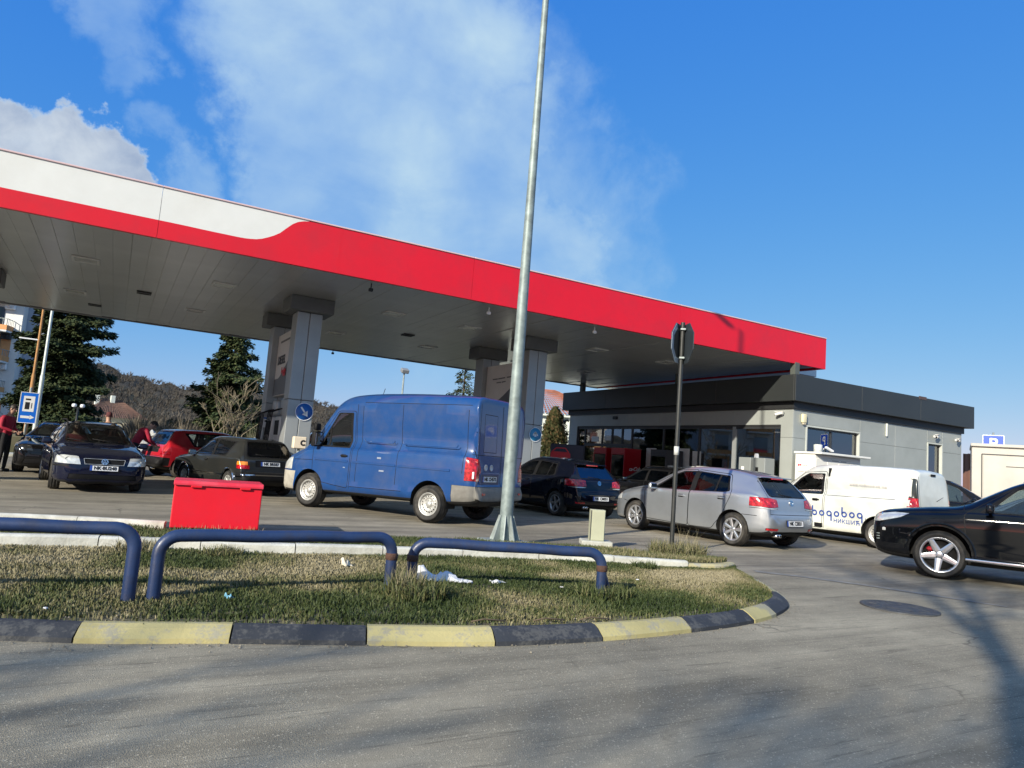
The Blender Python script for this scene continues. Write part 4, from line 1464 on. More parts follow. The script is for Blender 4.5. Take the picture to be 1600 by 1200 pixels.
# fuel dispensers
m_disp = M('dispenser_shell', (.55, .55, .53), .4, var=.06)
for cx, dy, lb in ((3.55, 17.15, 'front fuel dispenser of the island left of the blue van, pale with hanging hoses'), (3.55, 18.2, 'rear fuel dispenser of the island left of the blue van'),
                   (9.62, 17.6, 'fuel dispenser on the island hidden behind the blue van')):
    d = thing('fuel_dispenser', lb, 'fuel pump', (cx, dy, .15), group='fuel dispensers')
    MB().box((0, 0, .55), (.62, .72, 1.1), bev=.03, seg=2).build('cabinet', m_disp, d, smooth=True)
    MB().box((0, 0, 1.46), (.5, .66, .62), bev=.05, seg=3).build('head', m_disp, d, smooth=True)
    MB().box((0, 0, 2.0), (.34, .5, .42), bev=.08, seg=3).build('hose_mast', m_colm, d, smooth=True)
    for s in (1, -1):
        MB().box((s * .252, 0, 1.5), (.012, .46, .34), bev=.004).build('display', m_black, d)
        for yy in (-.25, -.08, .09, .26):
            q = MB()
            pts = [(s * .2, yy, 1.95), (s * .42, yy, 1.85), (s * .46, yy, 1.2), (s * .42, yy + .03, .55), (s * .36, yy + .05, .42), (s * .34, yy + .05, .8), (s * .33, yy, 1.05)]
            q.tube(catmull3(pts) if 'catmull3' in globals() else pts, .014, 6)
            q.box((s * .34, yy, 1.10), (.07, .05, .22), bev=.015)
            q.build('hose', m_black, d, smooth=True)


# round blue signs and the pump pictogram on the columns
m_blue = M('sign_blue', lin(25, 95, 175), .4, var=.04)
m_cyan = M('sign_light_blue', lin(50, 140, 190), .4, var=.04)
m_signwhite = M('sign_white', (.75, .77, .78), .4)


def round_sign(x, y, z, r, ang, mat, label, shape='arrow'):
    t = thing('round_sign', label, 'road sign', (x, y, z))
    q = MB(); q.lathe([(0, .012), (r, .012), (r, -.006), (0, -.006)], n=32, axis='Y'); q.build('disc', mat, t)
    fm = frame_mat((0, -.0065, 0), (1, 0, 0), (0, 0, 1))
    flat_shape('rim', ring_polys(r * .93, r, n=32), .002, m_signwhite, t, fm)
    if shape == 'arrow':
        P = [bar_poly((-.62, 0), (.25, 0), .18)]
        hd = [(.12, .36), (.12, -.36), (.66, 0)]
    else:
        P = [bar_poly((-.30, 0), (.10, 0), .30), bar_poly((-.14, .36), (.34, .03), .20), bar_poly((-.14, -.36), (.34, -.03), .20)]
        hd = [(.05, .25), (.05, -.25), (.42, 0)]
    R = Matrix.Rotation(rad(ang), 2)
    P = [[tuple((R @ Vector(p)) * r) for p in poly] for poly in P + [hd]]
    flat_shape('arrow', P, .003, m_signwhite, t, fm)
    return t


round_sign(3.64, 16.005, 2.03, .20, -52, m_blue, 'round blue sign with white arrow pointing down to the right, on the grey column')
round_sign(9.69, 16.005, 2.03, .19, 90, m_cyan, 'round pale blue sign with white arrow pointing up, on the column behind the mast', 'up')
pg = thing('pictogram_plate', 'small white plate with a black fuel nozzle on the rear column', 'sign', (3.37, 18.71, 1.79))
MB().box((0, 0, 0), (.21, .008, .27), bev=.002).build('plate', m_signwhite, pg)
fm = frame_mat((0, -.0045, 0), (1, 0, 0), (0, 0, 1))
flat_shape('header', [[(-.1, .085), (.1, .085), (.1, .128), (-.1, .128)]], .002, m_blue, pg, fm)
flat_shape('nozzle', [bar_poly((-.075, .03), (.03, .03), .045), bar_poly((.02, .03), (.06, -.08), .04), bar_poly((-.02, .01), (.0, -.05), .025)], .002, m_ink, pg, fm)

settle(_before, 1.187, .245)

# ================================================================ shop building
_before = set(bpy.data.objects)
m_wall = M('shop_wall_panel', (.33, .352, .335), .5, metal=.15, var=.05, vscale=.8, dirt=((.24, .26, .24), .5, 1.0))
m_fasc = M('shop_fascia', (.026, .029, .029), .42, var=.10, vscale=.6)
m_reveal = M('window_reveal', (.46, .48, .44), .45, var=.05)
m_frame = M('window_frame', (.03, .032, .035), .4)
m_shopglass = glass_mat('shop_glass', (.36, .39, .38), .13, .015)
WX, WY, XE, YE = 17.3, 14.05, 26.12, 25.75
shop = thing('shop_building', 'low flat-roofed grey station shop with deep dark fascia and long glazed front', 'building', (WX, WY, 0))
SO = Vector((WX, WY, 0))


def sp_(o):
    o.parent = shop; o.location = o.location - SO
    return o


def sbox(name, lo, hi, mat, bev=0.0):
    c = [(a + b) / 2 for a, b in zip(lo, hi)]; s = [b - a for a, b in zip(lo, hi)]
    return sp_(MB().box(c, s, bev=bev).build(name, mat))


# cores of the walls (openings left free), then cladding panels 30 mm proud with open joints
sbox('wall_core', (WX + .03, WY + .03, 0), (WX + .25, 14.52, 3.45), m_groove)
sbox('wall_core', (WX + .03, 25.1, 0), (WX + .25, YE, 3.45), m_groove)
sbox('wall_core', (WX + .03, 14.52, 2.94), (WX + .25, 25.1, 3.45), m_groove)
for a, b, z0, z1 in ((WX + .25, 17.92, 0, 3.45), (17.92, 20.38, 0, 1.1), (17.92, 20.38, 2.99, 3.45), (20.38, 24.09, 0, 3.45), (24.09, 24.9, 0, 1.1), (24.09, 24.9, 2.97, 3.45), (24.9, XE, 0, 3.45)):
    sbox('wall_core', (a, WY + .03, z0), (b, WY + .25, z1), m_groove)
sbox('wall_core', (XE - .2, WY + .25, 0), (XE, YE, 3.45), m_wall)
sbox('wall_core', (WX + .25, YE - .2, 0), (XE - .2, YE, 3.45), m_wall)
G = .003
rows = [0, 1.1, 2.60, 3.45]
def panels_side(x0, x1, zs):
    for z0, z1 in zip(zs, zs[1:]):
        sbox('wall_panel', (x0 + G, WY, z0 + G), (x1 - G, WY + .03, z1 - G), m_wall, bev=.004)
panels_side(WX + .03, 17.88, rows)
panels_side(17.88, 20.42, [0, 1.06]); panels_side(17.88, 20.42, [3.03, 3.45])
for a, b in ((20.42, 22.25), (22.25, 24.05)): panels_side(a, b, [0, 2.72, 3.45])
panels_side(24.05, 24.94, [0, 1.06]); panels_side(24.05, 24.94, [3.01, 3.45]); panels_side(24.94, XE, [0, 1.1, 2.72, 3.45])
for z0, z1 in zip(rows, rows[1:]):
    sbox('wall_panel', (WX, WY, z0 + G), (WX + .03, 14.48, z1 - G), m_wall, bev=.004)
    sbox('wall_panel', (WX, 25.14, z0 + G), (WX + .03, YE, z1 - G), m_wall, bev=.004)
yy = [14.48, 16.3, 18.1, 19.9, 21.7, 23.5, 25.14]
for a, b in zip(yy, yy[1:]):
    sbox('wall_panel', (WX, a + G, 2.98), (WX + .03, b - G, 3.45), m_wall, bev=.004)
# dark recessed band and the deep fascia box
sbox('recessed_band', (WX - .06, WY - .06, 3.452), (XE + .06, YE + .06, 3.66), M('band_dark', (.02, .021, .022), .5))
FX, FYs, FXE = 17.03, 13.78, 26.42
xs_ = [FX, 20.1, 23.2, FXE]
for a, b in zip(xs_, xs_[1:]): sbox('fascia_panel', (a + (.003 if a > FX else 0), FYs, 3.66), (b - .003, FYs + .06, 4.43), m_fasc, bev=.006)
ys_ = [FYs + .062, 16.9, 19.9, 22.9, 26.0]
for a, b in zip(ys_, ys_[1:]): sbox('fascia_panel', (FX, a + .003, 3.66), (FX + .06, b - .003, 4.43), m_fasc, bev=.006)
sbox('fascia_panel', (FX + .062, 25.94, 3.66), (FXE, 26.0, 4.43), m_fasc); sbox('fascia_panel', (FXE - .06, FYs + .062, 3.66), (FXE, 25.938, 4.43), m_fasc)
sbox('fascia_soffit', (FX + .06, FYs + .06, 3.662), (FXE - .06, 25.94, 3.70), m_fasc)
sbox('roof', (FX + .06, FYs + .06, 4.28), (FXE - .06, 25.94, 4.34), M('roof_felt', (.12, .12, .12), .9))
for x, y in ((17.22, 13.98), (17.22, 18.9), (17.22, 24.8)):
    sbox('canopy_strut', (x - .09, y - .09, 4.34), (x + .09, y + .09, 4.80), M('strut_grey', (.08, .09, .08), .5))
sbox('coping_trim', (23.1, FYs - .012, 4.36), (23.5, FYs + .02, 4.46), M('flashing_brown', (.08, .05, .045), .6))
# glazing of the long front
mull = [14.50, 16.34, 17.9, 19.7, 21.5, 22.1, 22.75, 23.4, 24.6, 25.10]
for y in mull: sbox('mullion', (WX + .05, y - (.07 if y in (16.34,) else .035), .1), (WX + .13, y + (.07 if y in (16.34,) else .035), 2.93), m_frame if y != 16.34 else m_colm)
sbox('transom', (WX + .05, 14.5, 2.86), (WX + .135, 25.1, 2.935), m_frame); sbox('transom', (WX + .05, 14.5, .08), (WX + .135, 25.1, .2), m_frame)
sbox('door_header', (WX + .045, 21.5, 2.15), (WX + .137, 24.6, 2.27), m_frame)
for a, b in zip(mull, mull[1:]):
    sbox('shop_window', (WX + .085, a + .036, .2), (WX + .095, b - .036, 2.86), m_shopglass)
# side windows with pale reveals
for x0, x1, z0, z1, nm in ((17.92, 20.38, 1.1, 2.98, 2), (24.09, 24.9, 1.1, 2.96, 1)):
    w = bpy.data.objects.new('window', None); COL.objects.link(w); w.parent = shop; w.location = Vector((x0, WY, z0)) - SO
    W_, H_ = x1 - x0, z1 - z0
    MB().box((-.02, .06, H_ / 2), (.05, .16, H_ + .08)).build('reveal', m_reveal, w); MB().box((W_ + .02, .06, H_ / 2), (.05, .16, H_ + .08)).build('reveal', m_reveal, w)
    MB().box((W_ / 2, .06, H_ + .02), (W_ - .01, .16, .05)).build('reveal', m_reveal, w)
    MB().box((W_ / 2, .02, -.02), (W_ - .01, .24, .05)).build('sill', m_reveal, w)
    for k in range(nm + 1): MB().box((W_ * k / nm, .11, H_ / 2), (.07, .06, H_)).build('frame_bar', m_frame, w)
    MB().box((W_ / 2, .11, H_ - .03), (W_, .055, .06)).build('frame_bar', m_frame, w); MB().box((W_ / 2, .11, .03), (W_, .055, .06)).build('frame_bar', m_frame, w)
    MB().box((W_ / 2, .11, H_ / 2), (W_ - .04, .008, H_ - .06)).build('pane', m_shopglass, w)
    if nm == 1:
        for k in range(16):
            MB().box((W_ / 2, .20, .05 + (H_ - .1) * k / 15), (W_ - .08, .05, .012), rot=Matrix.Rotation(rad(35), 4, 'X')).build('blind_slat', M('blind', (.30, .33, .31), .6), w)
# interior
m_int = M('shop_interior', (.20, .20, .195), .8, var=.1)
sbox('interior_floor', (WX + .14, 14.3, .02), (XE - .2, YE - .2, .10), M('tile_floor', (.35, .34, .32), .4))
sbox('interior_ceiling', (WX + .25, 14.3, 3.2), (XE - .2, YE - .2, 3.3), M('int_ceiling', (.5, .5, .5), .8))
sbox('interior_partition', (22.4, 14.3, .1), (22.5, YE - .2, 3.2), m_int)
goods = [M('goods_' + str(k), lin(*c), .5) for k, c in enumerate(((190, 40, 40), (210, 190, 60), (60, 110, 170), (220, 220, 215), (70, 130, 70), (140, 80, 50)))]
for k, (x, y) in enumerate(((18.9, 16.2), (18.9, 18.6), (20.6, 16.6), (20.6, 19.6), (20.2, 23.2))):
    sh = thing('shop_shelf', ('low shelf of packaged goods inside the shop, %s' % ('nearest the corner', 'second from the corner', 'nearest, back row', 'second, back row', 'farthest from the corner')[k]), 'shelf', (x, y, .1), group='shelves inside the shop')
    q = MB()
    for z in (.15, .55, .95, 1.35): q.box((0, 0, z), (.7, 1.6, .03))
    q.box((0, 0, .75), (.05, 1.6, 1.5))
    q.build('rack', m_int, sh)
    q = MB()
    for z in (.165, .565, .965, 1.365):
        for s in (1, -1):
            yy_ = -.76
            while yy_ < .74:
                w_ = random.uniform(.07, .16)
                q.mi = random.randrange(6)
                q.box((s * .2, yy_ + w_ / 2, z + .13), (.18, w_ * .9, random.uniform(.18, .26)))
                yy_ += w_
    tag(q.build('packaged_goods', goods, sh), kind='stuff')
for k, y in enumerate((16.0, 19.0, 22.0)):
    sbox('strip_light', (19.2, y, 3.16), (19.5, y + 1.2, 3.20), M('strip_lamp', (.8, .8, .8), .5, emit=((1, .97, .9), 2.5)))

# notices stuck to the glass, between the pillars
for k, (y, z, w, h) in enumerate(((20.35, 1.75, .55, .8), (18.6, 1.8, .5, .75), (18.0, 1.75, .4, .7), (19.95, 1.35, .3, .4), (23.9, 2.45, .5, .22), (23.0, 2.5, .45, .2))):
    t = tag(sp_(MB().box((WX + .080, y, z), (.004, w, h)).build('window_notice', M('notice_paper', (.62, .63, .60), .7, var=.12, vscale=6))), None)

# wall fittings
m_cam = M('camera_white', (.72, .72, .70), .35)
def cctv(label, loc, rz, mat=m_cam):
    t = thing('security_camera', label, 'camera', loc, rz, group='security cameras on the shop')
    q = MB(); q.tube([(0, .0, 0), (0, -.08, .01)], .022, 8); q.lathe([(0, 0), (.045, 0), (.045, -.015), (0, -.015)], n=12, axis='Y')
    q.build('bracket', mat, t, smooth=True)
    q = MB(); q.tube([(.08, -.10, .03), (-.14, -.16, -.03)], .045, 12); q.box((-.02, -.13, .055), (.26, .11, .012), rot=rad(15))
    q.build('housing', mat, t, smooth=True)
    MB().lathe([(0, -.001), (.035, 0), (.035, .01), (0, .01)], n=12, axis='X', c=(-.15, -.16, -.03)).build('lens', m_black, t)
cctv('white bullet camera on the front wall beside the shop corner', (WX, 14.42, 3.30), rad(-90) + math.pi * 0)
cctv('dark bullet camera at the far end of the shop front', (WX, 25.85, 3.20), rad(-90), m_darkmetal)
cctv('small white camera above the narrow side window', (24.45, WY, 3.22), 0)
cctv('white bullet camera at the far end of the side wall', (25.75, WY, 3.20), 0)
al = thing('alarm_box', 'cream alarm sounder box on the side wall near the shop corner', 'alarm', (17.72, WY, 3.20))
MB().box((0, -.045, 0), (.19, .09, .27), bev=.035, seg=3).build('casing', M('alarm_cream', (.68, .62, .40), .4), al, smooth=True)
MB().box((0, -.05, -.16), (.12, .06, .05), bev=.01).build('beacon', M('alarm_base', (.45, .40, .30), .4), al)
tag(MB().box((21.75, WY - .03, 3.21), (.06, .05, .42), bev=.01).build('conduit', M('conduit_white', (.62, .64, .58), .5)), 'short white vertical conduit under the fascia on the side wall', 'conduit')
tag(MB().box((WX - .03, 22.5, 3.30), (.06, .28, .12), bev=.02).build('sensor', m_darkmetal), 'small dark sensor box above the shop entrance', 'sensor')

# ---------------------------------------------------------------- things in front of the shop
def fridge(label, loc, side_red, logo):
    t = thing('drinks_fridge', label, 'fridge', loc, group='drinks fridges by the shop door')
    w, d, h = .80, .78, 2.05
    side = M('fridge_red', lin(175, 15, 30), .35) if side_red else M('fridge_dark', (.03, .03, .034), .4)
    for s in (1, -1): MB().box((d / 2, s * (w / 2 - .02), h / 2), (d, .04, h), bev=.006).build('side_panel', side, t)
    MB().box((d - .02, 0, h / 2), (.04, w - .085, h)).build('back_panel', side, t)
    MB().box((d / 2 - .02, 0, h - .12), (d - .045, w - .085, .235)).build('top_box', side, t)
    MB().box((d / 2 - .02, 0, .10), (d - .045, w - .085, .19)).build('base', m_black, t)
    for z in (.5, .85, 1.2, 1.55):
        sh = MB().box((d / 2, 0, z - .17), (d - .12, w - .09, .015)).build('shelf', m_galv, t)
    q = MB()
    for z in (.335, .685, 1.035, 1.385):
        for r in range(2):
            for k in range(8):
                q.mi = random.choice((0, 0, 1, 2, 3))
                q.lathe([(0, 0), (.03, 0), (.03, .16), (.012, .21), (.012, .24), (0, .24)], n=7, axis='Z', c=(.1 + .16 * r, -.30 + .086 * k, z))
    tag(q.build('bottles', [goods[0], goods[4], goods[3], goods[1]], t), kind='stuff')
    MB().box((.012, 0, 1.0), (.02, w - .1, 1.58)).build('door', m_glassdark, t)
    if logo:
        text_on('Coca-Cola', .20, m_white, t, (d / 2, -w / 2 - .002, 1.30), (1, 0, .06), (0, 0, 1), depth=.002, shear=.35, spacing=.86, bold=.004)
    return t
fridge('red-sided drinks fridge with white script lettering, right of the entrance', (16.38, 21.05, .02), True, True)
fridge('glass-fronted drinks fridge with red sides, nearest the shop entrance', (16.45, 22.25, .02), True, False)
fridge('dark open-fronted drinks fridge right of the red one', (16.50, 18.95, .02), False, False)
kio = thing('promotion_stand', 'dark blue promotion stand with a red car picture, left of the shop entrance', 'display stand', (13.75, 20.5, .0), rad(-35))
MB().box((0, 0, 1.0), (1.15, .4, 2.0), bev=.02).build('board', M('stand_navy', (.012, .016, .04), .4, var=.1), kio)
MB().box((0, 0, .03), (1.3, .7, .06), bev=.01).build('foot', m_black, kio)
fm = frame_mat((-.22, -.202, 1.68), (1, 0, 0), (0, 0, 1))
flat_shape('printed_car', [[(-.34, -.17), (.34, -.17), (.34, .0), (.27, .05), (-.27, .05), (-.34, 0)], bar_poly((-.30, .04), (-.14, .18), .035), bar_poly((-.14, .18), (.16, .18), .035), bar_poly((.16, .18), (.28, .04), .035)], .003, M('print_red', lin(215, 25, 45), .4), kio, fm)
rk = thing('goods_rack', 'low dark rack of small white boxes outside the shop window', 'rack', (16.75, 17.6, 0))
for z in (.25, .8, 1.35): MB().box((0, 0, z), (.5, 2.6, .03)).build('shelf', m_darkmetal, rk)
for y in (-1.28, 1.28):
    for x in (-.23, .23): MB().box((x, y, .7), (.03, .03, 1.4)).build('upright', m_darkmetal, rk)
for k, (y, w, h) in enumerate(((-1.0, .34, .16), (-.55, .3, .22), (-.1, .36, .2), (.45, .3, .14), (.95, .32, .18))):
    tag(MB().box((16.75, 17.6 + y, 1.366 + h / 2), (.3, w, h), bev=.01).build('carton', M('carton_white', (.62, .62, .58), .6, var=.08)), 'small white carton on the top shelf of the rack, number %s from the shop corner' % ('one', 'two', 'three', 'four', 'five')[k], 'carton', 'cartons on the rack')
for k, y in enumerate((15.22, 14.68)):
    t = thing('service_cabinet', ('slim grey cabinet in the corner pane, %s' % ('the left of the two', 'the right one, with a small dark lock')[k]), 'cabinet', (16.85, y, 0), group='grey cabinets by the corner')
    MB().box((0, 0, .97), (.42, .46, 1.94), bev=.015).build('casing', M('cabinet_grey', (.22, .24, .24), .45), t)
    MB().box((-.213, .06, 1.6), (.008, .1, .12)).build('label_plate', m_white if k == 0 else m_black, t)
tag(MB().lathe([(0, 0), (.07, 0), (.075, .3), (.06, .42), (.05, .45), (0, .45)], n=14, axis='Z', c=(16.85, 14.95, 1.62)).build('bollard_lamp', m_white), 'small white cylinder standing between the two grey cabinets', 'canister')
MB_ = MB().box((16.85, 14.95, .81), (.06, .06, 1.62)).build('lamp_post', m_darkmetal); tag(MB_, 'thin dark stand under the white cylinder between the grey cabinets', 'stand')

# parcel locker against the side wall
lk = thing('parcel_locker', 'white parcel locker with flat roof and red bow-shaped marks, beside the shop corner', 'locker', (18.25, 13.55, 0))
m_lock = M('locker_white', (.74, .74, .70), .4, var=.03, dirt=((.60, .59, .54), .3, 3))
MB().box((0, 0, 1.08), (2.02, .66, 2.10), bev=.01).build('carcass', m_lock, lk)
MB().box((.06, -.10, 2.17), (2.22, .92, .06), bev=.01).build('roof', m_lock, lk)
for k in range(4):
    for j in range(6):
        MB().box((-.75 + .5 * k, -.334, .22 + .33 * j), (.47, .02, .30), bev=.006).build('door', m_lock, lk)
m_lred = M('locker_red', lin(195, 25, 55), .4); m_ldk = M('locker_navy', (.03, .04, .06), .4)
fm = frame_mat((-1.014, 0, 1.75), (0, -1, 0), (0, 0, 1))
def bow(s, c): return [[(c[0] - s, c[1] - s * .75), (c[0], c[1] - .12 * s), (c[0] - .0, c[1] + .2 * s), (c[0] - s, c[1] + s * .75)]], [[(c[0] + s, c[1] - s * .45), (c[0] + s, c[1] + s * .75), (c[0], c[1] + .2 * s), (c[0], c[1] - .12 * s)]]
a_, b_ = bow(.055, (-.17, .06))
flat_shape('logo_red', a_, .003, m_lred, lk, fm); flat_shape('logo_dark', b_, .003, m_lred, lk, fm)
flat_shape('print_line', [bar_poly((-.07, .06), (-.04, .06), .04), bar_poly((-.02, .06), (.02, .06), .03), bar_poly((.04, .06), (.08, .06), .03)], .003, M('locker_grey_print', (.4, .38, .36), .5), lk, fm)
flat_shape('print_line', [bar_poly((-.22, -.12), (-.02, -.12), .022), bar_poly((.01, -.12), (.2, -.12), .022)], .003, MATS['locker_grey_print'], lk, fm)
fm = frame_mat((0, -.346, 1.66), (1, 0, 0), (0, 0, 1))
a_, b_ = bow(.19, (-.42, .02))
flat_shape('logo_red', a_, .003, m_lred, lk, fm); flat_shape('logo_dark', b_, .003, m_ldk, lk, fm)
flat_shape('print_line', [bar_poly((-.15, .0), (.02, .02), .06), bar_poly((-.3, .33), (.0, .33), .03), bar_poly((.1, .33), (.35, .33), .03)], .003, MATS['locker_grey_print'], lk, fm)
q = MB(); q.tube([(-.28, .1, 2.2), (-.22, -.02, 2.34)], .012, 6); q.box((-.12, -.12, 2.33), (.32, .09, .05), rot=Matrix.Rotation(rad(18), 4, 'Y'), bev=.01)
q.build('lamp_arm', m_white, lk)
tag(MB().lathe([(0, 0), (.11, 0), (.12, .22), (.1, .24), (0, .24)], n=14, axis='Z', c=(17.72, 13.5, 2.2)).build('plastic_tub', M('tub_clear', (.5, .52, .5), .3)), 'translucent plastic tub left on top of the parcel locker', 'tub')

settle(_before, 1.12, .157)

# ---------------------------------------------------------------- kiosk, P sign, fence on the right
kz = 2.78
kb = thing('service_kiosk', 'large pale beige metal equipment cabin behind the black car at right', 'cabin', (21.25, 11.15, 0), rad(-63.5 + 2))
m_kio = M('cabin_beige', (.42, .40, .36), .5, var=.05, vscale=1.2, dirt=((.33, .31, .27), .5, 1.5))
KW, KD = 3.2, 2.4
MB().box((KW / 2, KD / 2, kz / 2 - .03), (KW, KD, kz - .06), bev=.015).build('shell', m_kio, kb)
MB().box((KW / 2, KD / 2 - .03, kz - .03), (KW + .05, KD + .1, .09), bev=.015).build('roof', m_kio, kb)
MB().box((KW / 2 + .06, -.012, 1.24), (KW - .42, .022, 2.46), bev=.006).build('door', m_kio, kb)
q = MB()
for p_, q_ in (((.24, .0), (.24, 2.50)), ((.24, 2.50), (KW - .08, 2.50))):
    q.prism(bar_poly(p_, q_, .028), .014, Matrix.Translation((0, -.014, 0)))
q.build('door_gasket', m_groove, kb)
MB().box((1.62, -.06, 2.36), (.34, .09, .13), bev=.03, seg=2).build('lamp', M('cabin_lamp', (.5, .47, .4), .4), kb, smooth=True)
MB().box((1.25, -.028, 2.18), (.9, .014, .018)).build('slot', m_groove, kb)
ps_ = thing('parking_sign', 'blue square sign with a white P showing over the beige cabin roof', 'road sign', (25.4, 12.65, 0), rad(-63.5))
MB().tube([(0, .04, 0), (0, .04, 3.45)], .03, 10).build('post', m_galv, ps_)
MB().box((0, 0, 3.06), (.60, .02, .60), bev=.01).build('plate', M('parking_blue', lin(20, 70, 185), .4), ps_)
fm = frame_mat((0, -.0105, 3.06), (1, 0, 0), (0, 0, 1))
flat_shape('border', [bar_poly((-.29, -.29), (.29, -.29), .02), bar_poly((.29, -.29), (.29, .29), .02), bar_poly((.29, .29), (-.29, .29), .02), bar_poly((-.29, .29), (-.29, -.29), .02)], .002, m_signwhite, ps_, fm)
text_on('P', .50, m_signwhite, ps_, fm @ Vector((0.0, 0, .002)), (1, 0, 0), (0, 0, 1), depth=.002, bold=.008)
fn_ = thing('corrugated_fence', 'red-brown corrugated metal fence beyond the shop end', 'fence', (32.3, 17.2, 0), rad(-28))
for k in range(18):
    q = MB(); q.prism([(-.10, 0), (.10, 0), (.10, 2.15 + .02 * (k % 2)), (-.10, 2.15 + .02 * (k % 2))], .018); q.box((0, -.012, 1.07), (.08, .022, 2.1), bev=.008)
    q.build('fence_sheet', M('fence_rust', (.13, .062, .045), .6, var=.12), fn_, (k * .205, 0, .95))
for k in range(5): MB().box((k * .85, .05, 1.4), (.06, .06, 2.8)).build('fence_post', m_darkmetal, fn_)
MB().box((1.75, .02, .38), (3.8, .2, .76), bev=.01).build('plinth', M('plinth_white', (.6, .6, .57), .7), fn_)

# ================================================================ street furniture
m_pipe = M('hoop_blue_paint', (.014, .032, .095), .42, var=.25, vscale=4, coat=.1, dirt=((.035, .035, .05), .6, 9), bump=.08, bscale=35)
m_rust = M('rust', (.065, .032, .022), .85, var=.4, vscale=30, bump=.4, bscale=90)


def hoop(label, a, b, top, brace=False, rust=(), za=.10):
    t = thing('pipe_hoop', label, 'barrier', (a[0], a[1], za - .02), 0, 'blue pipe hoops along the grass')
    d = Vector((b[0] - a[0], b[1] - a[1])); L = d.length; d.normalize()
    t.rotation_euler = (0, 0, math.atan2(d.y, d.x))
    H = top; r = .048; R = .14
    pts = [(0, 0, -.10), (0, 0, H - R)]
    for k in range(1, 7):
        an = math.pi - (math.pi / 2) * k / 6
        pts.append((R + R * math.cos(an), 0, H - R + R * math.sin(an)))
    for k in range(1, 7):
        pts.append((R + (L - 2 * R) * k / 6, 0, H + .004 * math.sin(k * 2.1)))
    for k in range(1, 7):
        an = math.pi / 2 - (math.pi / 2) * k / 6
        pts.append((L - R + R * math.cos(an), 0, H - R + R * math.sin(an)))
    pts.append((L, 0, -.10))
    q = MB(); q.tube(pts, r, 18); q.build('pipe', m_pipe, t, smooth=True)
    for (x, z) in rust:
        q = MB(); q.lathe([(r, -.03), (r + .006, -.024), (r + .006, .024), (r, .03)], n=18, axis='Z', c=(x, 0, z)); q.build('coupling', m_rust, t)
    if brace:
        q = MB(); q.tube([(L + .0, .04, H - R - .02), (L + .13, .09, -.05)], .04, 12); q.build('brace', m_pipe, t, smooth=True)
    return t


hoop('leftmost blue pipe hoop, only its right leg inside the picture', (-1.75, 6.20), (.235, 5.92), .52)
hoop('middle blue pipe hoop with a rusty joint on its right leg', (.40, 5.93), (2.26, 6.02), .475, rust=((1.862, .31), ))
hoop('right blue pipe hoop with a propped right leg', (2.53, 6.19), (4.22, 5.56), .415, brace=True, rust=((0, .27), (1.803, .27)))
for k, (x, z, w) in enumerate(((1.30, 6.64, .03), )): pass

# galvanised lamp mast
lm = thing('lamp_mast', 'tall tapering galvanised lamp mast in front of the blue van', 'lamp post', (5.44, 9.67, .06))
q = MB(); q.tube([(0, 0, 0), (0, 0, 2.2), (0, 0, 5.5), (0, 0, 11.2)], .1, 20, rs=[.104, .094, .072, .042]); q.build('pole', M('mast_galvanised', (.20, .245, .24), .55, metal=.25, var=.32, vscale=6, bump=.1, bscale=25), lm, smooth=True)
for k in range(8):
    a = 2 * math.pi * k / 8 + .2
    MB().prism([(.09, .0), (.23, .0), (.23, .04), (.115, .40), (.09, .40)], .014, Matrix.Rotation(a, 4, 'Z') @ Matrix.Translation((0, -.007, 0))).build('gusset', m_galv, lm)
MB().box((0, 0, .01), (.6, .6, .03), rot=.2, bev=.004).build('base_plate', m_galv, lm)
MB().box((0, .6, 11.15), (.24, .8, .1), bev=.03).build('luminaire', m_galv, lm)
MB().lathe([(.05, 0), (.05, .1), (.0, .12)], n=12, axis='Z', c=(0, 0, 11.2)).build('mast_cap', m_galv, lm)

